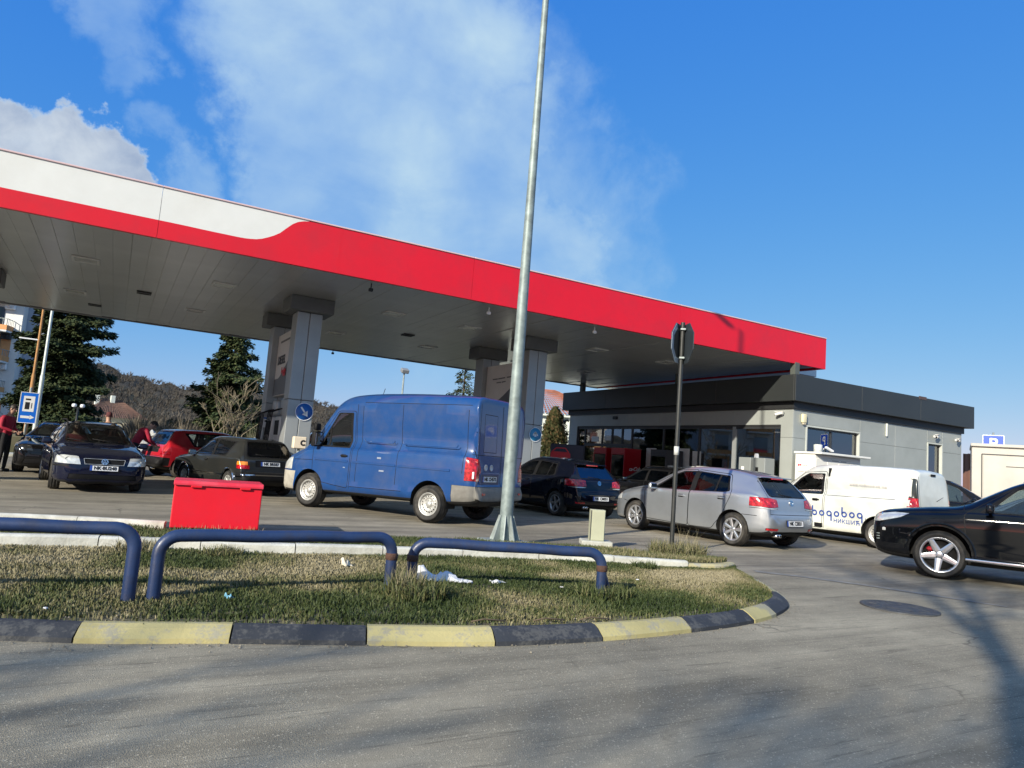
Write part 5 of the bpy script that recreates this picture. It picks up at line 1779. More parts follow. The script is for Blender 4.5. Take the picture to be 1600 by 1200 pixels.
# black signpost with two eight-sided signs seen from their edges
bp = thing('signpost', 'black metal post with two eight-sided signs back to back, standing by the grass clump', 'signpost', (8.02, 8.77, .08), rad(47))
q = MB(); q.tube([(0, 0, -.1), (0, 0, 3.72)], .036, 10); q.build('post', M('post_black', (.018, .020, .019), .5, var=.3, dirt=((.05, .05, .045), .5, 9)), bp, smooth=True)
q = MB(); q.lathe([(.038, 1.52), (.041, 1.52), (.041, 1.66), (.038, 1.66)], n=12, axis='Z'); q.build('paper_band', M('paper_band', (.5, .52, .5), .7, var=.2, vscale=20), bp)
m_signback = M('sign_back', (.035, .045, .055), .45, metal=.3)
m_signface = M('sign_face_red', lin(70, 12, 18), .6)
for s, ang in ((-1, -19), (1, 22)):
    sg = bpy.data.objects.new('octagon_sign', None); COL.objects.link(sg); sg.parent = bp
    sg.location = (0, -s * .06, 3.36); sg.rotation_euler = (0, 0, rad(ang if s < 0 else ang))
    R_ = .36
    octa = [(R_ * math.cos(rad(22.5 + 45 * k)), R_ * math.sin(rad(22.5 + 45 * k))) for k in range(8)]
    q = MB(); q.prism(octa, .014, Matrix.Translation((0, -.007, 0)), bev=.004); q.build('plate', m_signback, sg)
    fs = -1 if s > 0 else 1
    fm = frame_mat((0, .0075, 0), (-1, 0, 0), (0, 0, 1)) if s < 0 else frame_mat((0, -.0075, 0), (1, 0, 0), (0, 0, 1))
    flat_shape('face', [[(p[0] * .94, p[1] * .94) for p in octa]], .002, m_signface, sg, fm)
    bk_ = frame_mat((0, -.0075, 0), (1, 0, 0), (0, 0, 1)) if s < 0 else frame_mat((0, .0075, 0), (-1, 0, 0), (0, 0, 1))
    flat_shape('back_rim', [[(octa[i][0] * .98, octa[i][1] * .98), (octa[(i + 1) % 8][0] * .98, octa[(i + 1) % 8][1] * .98), (octa[(i + 1) % 8][0] * .72, octa[(i + 1) % 8][1] * .72), (octa[i][0] * .72, octa[i][1] * .72)] for i in (2, 3, 4, 5)] if s < 0 else
               [[(octa[i][0] * .98, octa[i][1] * .98), (octa[(i + 1) % 8][0] * .98, octa[(i + 1) % 8][1] * .98), (octa[(i + 1) % 8][0] * .72, octa[(i + 1) % 8][1] * .72), (octa[i][0] * .72, octa[i][1] * .72)] for i in (2, 3, 4)], .004, M('sign_back_pale', (.36, .45, .55), .35, metal=.3), sg, bk_)
for z in (3.12, 3.6): MB().box((0, -.01, z), (.13, .09, .035), bev=.008).build('clamp', m_galv, bp)

# red chest
rc = thing('sand_chest', 'bright red sloping-lidded chest on the grass in front of the grey hatchback', 'chest', (1.36, 10.60, .10), rad(-5.5))
m_chest = M('chest_red', lin(212, 8, 34), .5, var=.06, vscale=1.5, dirt=((.40, .02, .04), .35, 2))
MB().box((0, 0, .285), (1.10, .72, .57), bev=.012, seg=2, taper=(1.0, .98)).build('bin', m_chest, rc)
q = MB(); q.prism([(-.385, .558), (.385, .558), (.385, .58), (.33, .615), (-.36, .615), (-.385, .58)], 1.12, Matrix.Translation((.56, 0, 0)) @ Matrix.Rotation(math.pi / 2, 4, 'Z') @ Matrix.Translation((0, 0, 0)), bev=.006)
q.build('lid', M('chest_lid', lin(205, 40, 62), .5, var=.08, dirt=((.45, .12, .15), .5, 3)), rc)
for x in (-.28, .33): MB().box((x, -.372, .545), (.14, .03, .035), bev=.008).build('latch', m_chest, rc)
for z in (.2, .38): MB().box((.565, -.05, z), (.02, .04, .12), bev=.004).build('hinge', m_galv, rc)

# small cream cable pillar on its concrete foot
cp = thing('cable_pillar', 'small cream cable pillar on a concrete foot in front of the dark blue hatchback', 'bollard', (7.0, 9.43, .04), rad(-28))
m_cream = M('pillar_cream', (.38, .39, .28), .5, var=.08, dirt=((.3, .3, .22), .4, 4))
MB().box((0, 0, .33), (.24, .18, .50), bev=.008).build('casing', m_cream, cp)
MB().box((.012, -.093, .33), (.20, .012, .46), bev=.004).build('door', m_cream, cp)
MB().box((-.112, -.094, .33), (.012, .008, .48)).build('door_seam', m_groove, cp)
MB().box((0, 0, .045), (.5, .40, .09), bev=.015).build('foot', m_conc, cp)

# litter on the grass
m_bag = M('plastic_white', (.66, .67, .70), .45, var=.08, vscale=15, bump=.3, bscale=40)


def crumple(name, label, cat, x, y, z, lx, ly, h, rz, mat, nx=22, ny=12, seed=1):
    rnd = np.random.default_rng(seed)
    co, fa = [], []
    for i in range(nx + 1):
        for j in range(ny + 1):
            u, v = i / nx * 2 - 1, j / ny * 2 - 1
            e = max(0, 1 - abs(v) ** 2.5) * (1 - max(0, u) ** 2 * .75)
            w = ly * (1 - .55 * max(0, u)) * v
            zz = h * e * (.45 + .55 * math.sin(3.2 * u + 1.3 * seed) ** 2) * (1.15 - .5 * u) + rnd.normal(0, h * .09)
            co.append((lx * u, w + .015 * math.sin(5 * u), max(zz, .004)))
    for i in range(nx):
        for j in range(ny):
            a = i * (ny + 1) + j
            fa += [a, a + ny + 1, a + ny + 2, a + 1]
    o = np_mesh(name, co, fa, 4, mat)
    o.data.polygons.foreach_set('use_smooth', [True] * len(o.data.polygons))
    o.location = (x, y, z); o.rotation_euler = (0, 0, rz)
    so = o.modifiers.new('thickness', 'SOLIDIFY'); so.thickness = .004
    return tag(o, label, cat)


crumple('plastic_sheet', 'crumpled white plastic sheet lying on the grass by the right hoop', 'litter', 2.98, 6.42, .095, .27, .09, .08, rad(-27), m_bag)
crumple('plastic_scrap', 'small white plastic scrap on the grass right of the plastic sheet', 'litter', 3.50, 6.28, .09, .09, .03, .03, rad(10), m_bag, 10, 6, 2)
crumple('paper_scrap', 'small pale crumpled paper on the grass right of the middle hoop', 'litter', 2.25, 7.28, .10, .06, .05, .06, 0, M('paper_beige', (.58, .53, .42), .7), 10, 8, 3)
crumple('blue_wrapper', 'small pale blue wrapper in the grass below the middle hoop', 'litter', .93, 5.86, .095, .035, .02, .03, .4, M('wrapper_blue', (.16, .38, .52), .4), 8, 6, 4)
rnd = random.Random(5)
for k, (x, y, w) in enumerate(((-.25, 5.62, 'at the far left of the kerb'), (4.0, 5.9, 'left of the propped hoop leg'), (5.2, 6.2, 'in the dry patch at the right end'))):
    tag(MB().box((x, y, .115), (rnd.uniform(.015, .035), .015, .008), rot=rnd.uniform(0, 3)).build('paper_bit', m_bag), 'tiny white paper bit in the grass ' + w, 'litter', 'paper bits in the grass')
for k, (x, y, w) in enumerate(((2.95, 4.70, 'in the middle of the three'), (3.35, 4.66, 'nearest the right'), (2.45, 4.76, 'by the yellow stone at left'))):
    q = MB(); q.tube([(x, y, .112), (x + .12, y + .02, .12), (x + .27, y - .03, .112)], .006, 5)
    tag(q.build('twig', M('twig_brown', (.10, .075, .05), .9)), 'thin dry twig on the kerb edge, ' + w, 'twig', 'twigs on the kerb')

# fuel-station road sign and poles at far left
def polar(az, d): return (d * math.cos(rad(az)), d * math.sin(rad(az)))


x, y = polar(95.15, 31.0)
fs = thing('service_sign', 'blue rectangular road sign with fuel pump and arrow on a grey pole', 'road sign', (x, y, 0), rad(5))
MB().tube([(0, .05, 0), (0, .05, 2.6)], .035, 8).build('post', m_galv, fs)
MB().box((0, 0, 1.86), (.56, .025, 1.12), bev=.01).build('plate', M('sign_bright_blue', lin(10, 100, 205), .4), fs)
fm = frame_mat((0, -.0135, 1.86), (1, 0, 0), (0, 0, 1))
flat_shape('border', [bar_poly((-.27, -.55), (.27, -.55), .02), bar_poly((.27, -.55), (.27, .55), .02), bar_poly((.27, .55), (-.27, .55), .02), bar_poly((-.27, .55), (-.27, -.55), .02)], .002, m_signwhite, fs, fm)
flat_shape('pictogram_field', [[(-.17, -.14), (.17, -.14), (.17, .42), (-.17, .42)]], .002, m_signwhite, fs, fm)
flat_shape('pump_pictogram', [[(-.11, -.06), (.03, -.06), (.03, .20), (-.11, .20)], bar_poly((-.11, .30), (.05, .30), .06), bar_poly((.09, .18), (.09, -.02), .025)], .004, m_ink, fs, fm)
flat_shape('arrow', [bar_poly((-.20, -.34), (.10, -.34), .09), [(.08, -.26), (.08, -.42), (.22, -.34)]], .003, m_signwhite, fs, fm)
for az, d, r, h, mat, lb, nm in ((94.62, 33.0, .07, 9.0, M('pole_pale_grey', (.45, .5, .48), .5, metal=.2), 'tall pale grey lamp pole in front of the left spruce', 'lamp_pole'),
                                 (95.12, 36.0, .065, 9.5, M('pole_rusty', (.34, .17, .055), .7, var=.25), 'tall rust-orange pole in front of the left spruce', 'rusty_pole')):
    x, y = polar(az, d)
    t = thing(nm, lb, 'pole', (x, y, 0))
    q = MB(); q.tube([(0, 0, 0), (0, 0, h * .35), (0, 0, h * .36), (0, 0, h)], r, 12, rs=[r * 1.2, r * 1.1, r * .8, r * .6]); q.build('shaft', mat, t, smooth=True)
    if nm == 'rusty_pole': MB().box((-.35, 0, 4.85), (.7, .05, .05)).build('bracket', m_signwhite, t)
x, y = polar(69.78, 52)
t = thing('floodlight_pole', 'slim grey floodlight pole against the sky behind the blue van', 'lamp post', (x, y, 0))
MB().tube([(0, 0, 0), (0, 0, 7.2)], .08, 8, rs=[.11, .06]).build('shaft', m_galv, t, smooth=True)
MB().box((0, -.1, 7.2), (.55, .45, .3), rot=Matrix.Rotation(rad(25), 4, 'X'), bev=.04).build('lamp_head', M('lamp_head', (.2, .21, .22), .5), t)
x, y = polar(71.55, 40)
t = thing('aerial', 'thin slanting wire aerial against the sky above the blue van', 'aerial', (x, y, 0))
MB().tube([(.0, 0, 0), (0, 0, 3.6), (.30, 0, 4.75)], .018, 5).build('rod', m_darkmetal, t)
x, y = polar(92.32, 40)
t = thing('street_lantern', 'short dark post with two white globe lamps before the left spruce', 'lamp post', (x, y, 0))
MB().tube([(0, 0, 0), (0, 0, 2.25)], .05, 8).build('post', m_darkmetal, t)
for s in (-1, 1): MB().lathe([(0, -.11), (.09, -.06), (.11, 0), (.09, .07), (0, .1)], n=12, axis='Z', c=(s * .17, 0, 2.32)).build('globe', m_white, t, smooth=True)
MB().box((0, 0, 2.2), (.4, .05, .05)).build('crossbar', m_darkmetal, t)

# ================================================================ background
# hills: one terrain sheet with the wooded ridge
def ridge(az):
    return pchip([(40, .030), (56, .034), (66, .040), (72, .050), (75.5, .066), (78, .071), (82, .070), (86, .071), (88.5, .076), (91.2, .088), (93, .095), (96, .094), (100, .086), (110, .07), (130, .05)])(az)


m_hill = bpy.data.materials.new('wooded_hillside'); m_hill.use_nodes = True
_q = NG(m_hill.node_tree); _b = m_hill.node_tree.nodes['Principled BSDF']
_co = _q.n('ShaderNodeTexCoord').outputs['Object']
_c = _q.ramp(_q.noise(_co, .02, 6, .6), [(.3, (.055, .050, .042)), (.5, (.075, .066, .050)), (.7, (.055, .058, .036))])
_c = _q.mix(1.0, _c, _q.ramp(_q.noise(_co, .35, 5, .7), [(.3, .65), (.7, 1.25)]), 'MULTIPLY')
m_hill.node_tree.links.new(_c, _b.inputs['Base Color']); _b.inputs['Roughness'].default_value = 1.0; _b.inputs['Specular IOR Level'].default_value = .1
co, fa = [], []
AZ = np.linspace(38, 130, 185); RR = np.linspace(0, 1, 26)
for az in AZ:
    for t in RR:
        d = 150 + 260 * t
        top = ridge(float(az)) * 410 - 3.0
        z = -1 + (top + 1) * (t ** 1.25) + 1.2 * math.sin(az * 3.1 + t * 9) * t
        xx, yy = polar(float(az), d)
        co.append((xx, yy, z))
    d = 520
    xx, yy = polar(float(az), d); co.append((xx, yy, -2))
n1 = len(RR) + 1
for i in range(len(AZ) - 1):
    for j in range(n1 - 1):
        a = i * n1 + j
        fa += [a, a + n1, a + n1 + 1, a + 1]
hl = np_mesh('hills', co, fa, 4, m_hill); hl.data.polygons.foreach_set('use_smooth', [True] * len(hl.data.polygons)); tag(hl, kind='structure')


# leafless woodland on the slope: thin trunks with fans of twigs, one mass
def twig_cloud(name, bases, hts, spread, ntw, mat, lw):
    V, F = [], []
    for (x, y, z), h in zip(bases, hts):
        for k in range(ntw):
            a = NPR.uniform(0, 2 * np.pi); r0 = NPR.uniform(0, .1) * h; s = spread * h * NPR.uniform(.3, 1.0)
            z0 = h * NPR.uniform(.05, .55); z1 = min(h, z0 + h * NPR.uniform(.25, .6))
            x0, y0 = x + r0 * np.cos(a), y + r0 * np.sin(a); x1, y1 = x + s * np.cos(a), y + s * np.sin(a)
            w = lw * h * NPR.uniform(.5, 1.5); b = len(V)
            ca, sa = -np.sin(a) * w, np.cos(a) * w
            V += [(x0 - ca, y0 - sa, z + z0), (x0 + ca, y0 + sa, z + z0), (x1 + w, y1, z + z1)]
            F += [b, b + 1, b + 2]
            if k % 2 == 0:
                b = len(V)
                V += [(x0, y0, z + z0), (x0, y0, z + z0 + w * 2), (x1 + NPR.normal(0, .15 * h), y1 + NPR.normal(0, .15 * h), z + z1)]
                F += [b, b + 1, b + 2]
    return np_mesh(name, V, F, 3, mat)


m_twig = M('bare_twigs', (.075, .065, .054), .95, var=.35, vscale=.08)
bases, hts = [], []
for k in range(6500):
    az = random.uniform(66, 104); t = random.random() ** .8
    d = 150 + 260 * t
    z = -1 + (ridge(az) * 410 - 2) * (t ** 1.25)
    xx, yy = polar(az, d)
    bases.append((xx, yy, z - .6)); hts.append(random.uniform(1.6, 3.6))
tag(twig_cloud('hillside_woodland', bases, hts, .55, 9, m_twig, .05), kind='stuff')


def tube_tree(name, label, x, y, h, mat_t, mat_c, seed, group=None, lean=(0, 0), r0=None, levels=4, first=.28, spread=.62, nbr=3, twig=.006, droop=0.0, multi=1):
    rnd = random.Random(seed)
    t = thing(name, label, 'tree', (x, y, 0), 0, group)
    tr, cr = MB(), MB()
    r0 = r0 or h * .022
    def grow(p, d, ln, r, lv, mb):
        n = 3
        pts = [p]; rs = [r]
        dd = d.copy()
        for k in range(n):
            dd = (dd + Vector((rnd.gauss(0, .10 if lv or multi > 1 else .012), rnd.gauss(0, .10 if lv or multi > 1 else .012), rnd.gauss(.03, .06) - droop * (lv > 1)))).normalized()
            pts.append(pts[-1] + dd * ln / n); rs.append(max(r * (1 - .45 * (k + 1) / n), twig * .6))
        mb.tube(pts, r, 7 if lv == 0 else (5 if lv < 2 else 3), cap=False, rs=rs)
        if lv >= levels: return
        nb = nbr + (1 if rnd.random() < .5 else 0) + (1 if lv >= levels - 2 else 0)
        for k in range(nb):
            f = rnd.uniform(.35, 1.0) if k else 1.0
            i = min(int(f * n), n - 1); u = f * n - i
            q_ = pts[i] * (1 - u) + pts[i + 1] * u
            a = rnd.uniform(0, 6.283); s = rnd.uniform(.35, 1.0) * spread
            side = Vector((math.cos(a), math.sin(a), 0))
            nd = (dd + side * s * 1.4).normalized()
            grow(q_, nd, ln * rnd.uniform(.55, .78), max(rs[i] * rnd.uniform(.5, .7), twig), lv + 1, cr)
    for m in range(multi):
        a = rnd.uniform(0, 6.28)
        d0 = Vector((lean[0], lean[1], 1)) + (Vector((math.cos(a), math.sin(a), 0)) * .35 if multi > 1 else Vector((0, 0, 0)))
        grow(Vector((rnd.gauss(0, .1) * (multi > 1), rnd.gauss(0, .1) * (multi > 1), -.05)), d0.normalized(), h * first * (rnd.uniform(.8, 1.1)), r0, 0, tr)
    tr.build('trunk', mat_t, t, recalc=False, smooth=True)
    cr.build('crown', mat_c, t, recalc=False)
    return t


m_bark = M('pale_bark', (.16, .135, .095), .9, var=.35, vscale=5)
m_twl = M('pale_twigs', (.22, .185, .125), .9, var=.3, vscale=2)
x, y = polar(82.3, 34)
tube_tree('bare_tree', 'spreading leafless pale-twigged tree in front of the middle spruce', x, y, 5.6, m_bark, m_twl, 11, levels=4, first=.28, spread=.62, multi=6, r0=.055, twig=.013, nbr=2)


def spruce(name, label, x, y, h, rad_, seed, mat, group, n=1500, base=.06, shape=.9):
    """tapered trunk, whorls of limbs, and needle sprays of small blades hung along each limb"""
    rnd = np.random.default_rng(seed)
    t = thing(name, label, 'tree', (x, y, 0), 0, group)
    tr = MB(); tr.tube([(0, 0, -.1), (.05, 0, h * .5), (0, .03, h * .99)], h * .02, 8, rs=[h * .022, h * .013, .01])
    z = h * base
    V, F = [], []
    limbs = 0
    while z < h * .985:
        f = (z - h * base) / (h * (1 - base))
        R = rad_ * (1 - f) ** shape * rnd.uniform(.74, 1.14) + .08
        nb = max(4, int(11 * (1 - f) + 4))
        a0 = rnd.uniform(0, 6.28)
        for k in range(nb):
            a = a0 + 6.283 * k / nb + rnd.normal(0, .16)
            ln = R * rnd.uniform(.5, 1.2)
            if rnd.uniform() < .07: ln *= .5
            dz0 = rnd.uniform(.10, .35); z0 = z + rnd.normal(0, .20)
            ca, sa = np.cos(a), np.sin(a)
            limbs += 1
            if limbs % 3 == 0 and ln > .4:
                tr.tube([(0, 0, z0), (ca * ln * .5, sa * ln * .5, z0 - ln * .10), (ca * ln * .95, sa * ln * .95, z0 - ln * .14)], .02, 3, cap=False, rs=[.035, .02, .008])
            ns = max(4, int(n * ln / (h * 11)))
            for _ in range(ns):
                u = rnd.uniform(.12, 1.0) ** .75
                px_, py_ = ca * ln * u, sa * ln * u
                pz = z0 - dz0 * ln * u * .9 + .22 * ln * max(0, u - .6)
                sd = rnd.normal(0, .20 * ln * (1.2 - u) + .06); pz += rnd.normal(0, .10)
                px_ += -sa * sd; py_ += ca * sd
                L = rnd.uniform(.10, .27) * (.6 + .05 * min(h, 8))
                W = L * rnd.uniform(.22, .42)
                b_ = a + rnd.normal(0, .6); cb, sb = np.cos(b_), np.sin(b_)
                dr = rnd.uniform(-.75, .12)
                i = len(V)
                tx, ty, tz = px_ + cb * L, py_ + sb * L, pz + dr * L
                V += [(px_, py_, pz + .02), (px_ + cb * L * .5 - sb * W, py_ + sb * L * .5 + cb * W, pz + dr * L * .5 + rnd.normal(0, .04)), (tx, ty, tz), (px_ + cb * L * .5 + sb * W, py_ + sb * L * .5 - cb * W, pz + dr * L * .5 - rnd.uniform(0, .08))]
                F += [i, i + 1, i + 2, i, i + 2, i + 3]
        z += h * .021 + .05 + .02 * h * f * .3
    tr.build('trunk', M('spruce_bark', (.06, .045, .035), .95, var=.3), t, recalc=False)
    o = np_mesh('crown', V, F, 3, mat, t)
    tone = np.repeat(rnd.uniform(0, 1, len(V) // 4), 4)
    at = o.data.attributes.new('tone', 'FLOAT', 'POINT'); at.data.foreach_set('value', tone.astype(np.float32))
    return t


def needle_mat(name, a, b, c):
    m = bpy.data.materials.new(name); m.use_nodes = True
    q = NG(m.node_tree); bs = m.node_tree.nodes['Principled BSDF']
    at = q.n('ShaderNodeAttribute', attribute_name='tone').outputs['Fac']
    m.node_tree.links.new(q.ramp(at, [(0, a), (.55, b), (1, c)]), bs.inputs['Base Color'])
    bs.inputs['Roughness'].default_value = .75; bs.inputs['Specular IOR Level'].default_value = .2
    return m


m_ndl = needle_mat('spruce_needles', (.020, .032, .014), (.034, .050, .020), (.060, .070, .026))
m_ndl2 = needle_mat('spruce_needles_light', (.025, .040, .016), (.042, .062, .024), (.09, .095, .038))
x, y = polar(93.6, 47); spruce('spruce_tree', 'large dark spruce at left behind the two poles', x, y, 14.0, 2.75, 21, m_ndl, 'spruces behind the station', n=26000, base=.02, shape=.55)
x, y = polar(82.7, 50); spruce('spruce_tree', 'middle spruce behind the bare tree, left of the sign board columns', x, y, 9.7, 3.3, 22, m_ndl2, 'spruces behind the station', n=13000, base=.02, shape=.68)
x, y = polar(64.9, 62); spruce('spruce_tree', 'light-tipped spruce showing under the canopy left of the mast', x, y, 10.8, 2.6, 23, m_ndl2, 'spruces behind the station', n=2600, base=.05, shape=.85)
# columnar cypress beside the shop
x, y = polar(57.3, 40.5)
def columnar(name, label, x, y, h, r, mat, seed):
    rnd = np.random.default_rng(seed)
    t = thing(name, label, 'tree', (x, y, 0))
    MB().tube([(0, 0, -.1), (0, 0, h * .9)], .08, 8, rs=[.09, .02]).build('trunk', m_bark, t)
    n = 9000
    z = h * rnd.uniform(.03, 1, n); f = z / h
    R = r * np.clip(np.sin(np.pi * np.clip(f * .82 + .18, 0, 1)) ** .7, .05, 1) * rnd.uniform(.55, 1.08, n)
    a = rnd.uniform(0, 6.283, n); R *= 1 + .14 * np.sin(5 * a + 3 * z)
    X, Y = R * np.cos(a), R * np.sin(a)
    L = rnd.uniform(.10, .24, n); W = L * .35
    ca, sa = np.cos(a + rnd.normal(0, .5, n)), np.sin(a + rnd.normal(0, .5, n))
    up = rnd.uniform(.3, 1.1, n)
    V = np.stack([np.stack([X, Y, z], 1), np.stack([X + ca * L * .4 - sa * W, Y + sa * L * .4 + ca * W, z + up * L * .5], 1), np.stack([X + ca * L * .6, Y + sa * L * .6, z + up * L], 1), np.stack([X + ca * L * .4 + sa * W, Y + sa * L * .4 - ca * W, z + up * L * .5], 1)], 1)
    b = (np.arange(n) * 4)[:, None]
    F = np.concatenate([b + np.array([[0, 1, 2]]), b + np.array([[0, 2, 3]])], 1).ravel()
    o = np_mesh('crown', V.reshape(-1, 3), F, 3, mat, t)
    at = o.data.attributes.new('tone', 'FLOAT', 'POINT'); at.data.foreach_set('value', np.repeat(rnd.uniform(0, 1, n), 4).astype(np.float32))
columnar('cypress_tree', 'bushy columnar cypress between the column and the pale house', x, y, 4.4, .82, needle_mat('cypress_leaf', (.035, .045, .018), (.07, .075, .03), (.15, .10, .05)), 31)

# brushwood, hedge and rubble behind the forecourt
bases, hts = [], []
for k in range(420):
    az = random.uniform(84.5, 88.9); d = random.uniform(46, 75); xx, yy = polar(az, d)
    bases.append((xx, yy, 0)); hts.append(random.uniform(1.2, 2.7))
tag(twig_cloud('brushwood', bases, hts, .35, 34, M('brush_twigs', (.135, .115, .085), .95, var=.3, vscale=.4), .012), kind='stuff')
bases, hts = [], []
for k in range(260):
    az = random.uniform(73, 81); d = random.uniform(40, 60); xx, yy = polar(az, d)
    bases.append((xx, yy, 0)); hts.append(random.uniform(1.2, 2.6))
tag(twig_cloud('brushwood', bases, hts, .35, 34, M('brush_twigs_green', (.10, .10, .06), .95, var=.3, vscale=.4), .012), kind='stuff')
# pale stone heap
q = MB()
rs_ = random.Random(9)
for k in range(420):
    az = rs_.uniform(76, 88.2); d = rs_.uniform(33.4, 36.0); xx, yy = polar(az, d)
    hh = .30 + 1.15 * (d - 33.4) / 2.6 * rs_.uniform(.4, 1)
    s = rs_.uniform(.12, .34)
    r = bmesh.ops.create_icosphere(q.bm, subdivisions=1, radius=s)
    for v in r['verts']:
        v.co = Vector((v.co.x * rs_.uniform(.7, 1.3), v.co.y * rs_.uniform(.7, 1.2), v.co.z * rs_.uniform(.5, .9))) + Vector((xx, yy, hh * .9))
tag(q.build('rubble', M('rubble_stone', (.34, .34, .33), .9, var=.35, vscale=1.5, bump=.5, bscale=6)), kind='stuff')
q = MB()
for k in range(14): q.box((-26 + 4 * k, 36.6 + .05 * k, .35), (3.96, 1.5, .9), bev=.1)
tag(q.build('embankment', m_earth), kind='structure')


# ---------------------------------------------------------------- buildings behind
def tile_roof(parent, ridge_a, ridge_b, eave_a, eave_b, mat, name='roof', rows=9, cols=22):
    """sloping roof plane of tile courses (each course a raised strip)"""
    ra, rb, ea, eb = (Vector(v) for v in (ridge_a, ridge_b, eave_a, eave_b))
    q = MB()
    nrm_ = (rb - ra).cross(ea - ra).normalized()
    if nrm_.z < 0: nrm_ = -nrm_
    for k in range(rows):
        t0, t1 = k / rows, (k + 1.06) / rows
        for c in range(cols):
            u0, u1 = c / cols + .004, (c + 1) / cols - .004
            def P(u, t, o): return (ra.lerp(rb, u)).lerp(ea.lerp(eb, u), t) + nrm_ * o
            um = (u0 + u1) / 2
            q.quad(P(u0, t0, .0), P(um, t0, .05), P(um, t1, .09), P(u0, t1, .04))
            q.quad(P(um, t0, .05), P(u1, t0, .0), P(u1, t1, .04), P(um, t1, .09))
    o = q.build(name, mat, parent, recalc=False)
    return o


m_tile = M('roof_tile_red', (.24, .085, .05), .8, var=.35, vscale=1.6)
m_tileb = M('roof_tile_brown', (.12, .065, .048), .85, var=.3, vscale=1.5)
# pale house right of the canopy columns
hx, hy = polar(57.6, 54)
hs = thing('house', 'white rendered house with red tiled roof behind the shop', 'house', (hx, hy, 0), rad(-20))
m_rend = M('pale_render', (.62, .66, .60), .85, var=.05)
MB().box((0, 5, 2.45), (9.6, 9.6, 4.9)).build('wall', m_rend, hs)
MB().box((0, 5, 4.98), (10.4, 10.4, .22), bev=.03).build('eaves', m_rend, hs)
tile_roof(hs, (-1.2, 5, 7.4), (1.2, 5, 7.4), (-5.3, -.3, 5.05), (5.3, -.3, 5.05), m_tile, rows=12, cols=34)
tile_roof(hs, (-1.2, 5, 7.4), (-1.2, 5.01, 7.4), (-5.3, 10.3, 5.05), (-5.3, -.3, 5.05), m_tile, rows=12, cols=30)
tile_roof(hs, (1.2, 5, 7.4), (1.2, 5.01, 7.4), (5.3, 10.3, 5.05), (5.3, -.3, 5.05), m_tile, rows=12, cols=30)
for wx in (-2.6, .2, 2.9):
    w = MB().box((wx, .19, 3.1), (1.1, .06, 1.3)).build('window', m_shopglass, hs); MB().box((wx, .17, 2.4), (1.3, .12, .08)).build('sill', m_conc, w)
MB().tube([(-3.9, .1, .2), (-3.9, .1, 4.9)], .05, 6).build('drainpipe', m_galv, hs)

# small brown-roofed house behind the estate car
hx, hy = polar(89.9, 122)
h2 = thing('house', 'small cream house with brown hipped roof and two chimneys in front of the hill', 'house', (hx, hy, 0), rad(12))
MB().box((0, 4, 1.5), (7.6, 8, 3.2)).build('wall', M('cream_render', (.55, .48, .33), .85, var=.06), h2)
tile_roof(h2, (-1.3, 4, 5.9), (1.1, 4, 5.9), (-4.3, -.4, 3.1), (4.3, -.4, 3.1), m_tileb, rows=9, cols=26)
tile_roof(h2, (1.1, 4, 5.9), (1.1, 4.01, 5.9), (4.3, 8.4, 3.1), (4.3, -.4, 3.1), m_tileb, rows=9, cols=22)
tile_roof(h2, (-1.3, 4, 5.9), (-1.3, 4.01, 5.9), (-4.3, 8.4, 3.1), (-4.3, -.4, 3.1), m_tileb, rows=9, cols=22)
for cx in (-2.3, -.2): MB().box((cx, 3.4, 5.7), (.6, .6, 1.6), bev=.03).build('chimney', m_rend, h2)
for wx in (-2, 1.6):
    w = MB().box((wx, -.02, 1.8), (1.1, .08, 1.1)).build('window', m_shopglass, h2); MB().box((wx, -.05, 1.2), (1.3, .12, .08)).build('sill', m_conc, w)

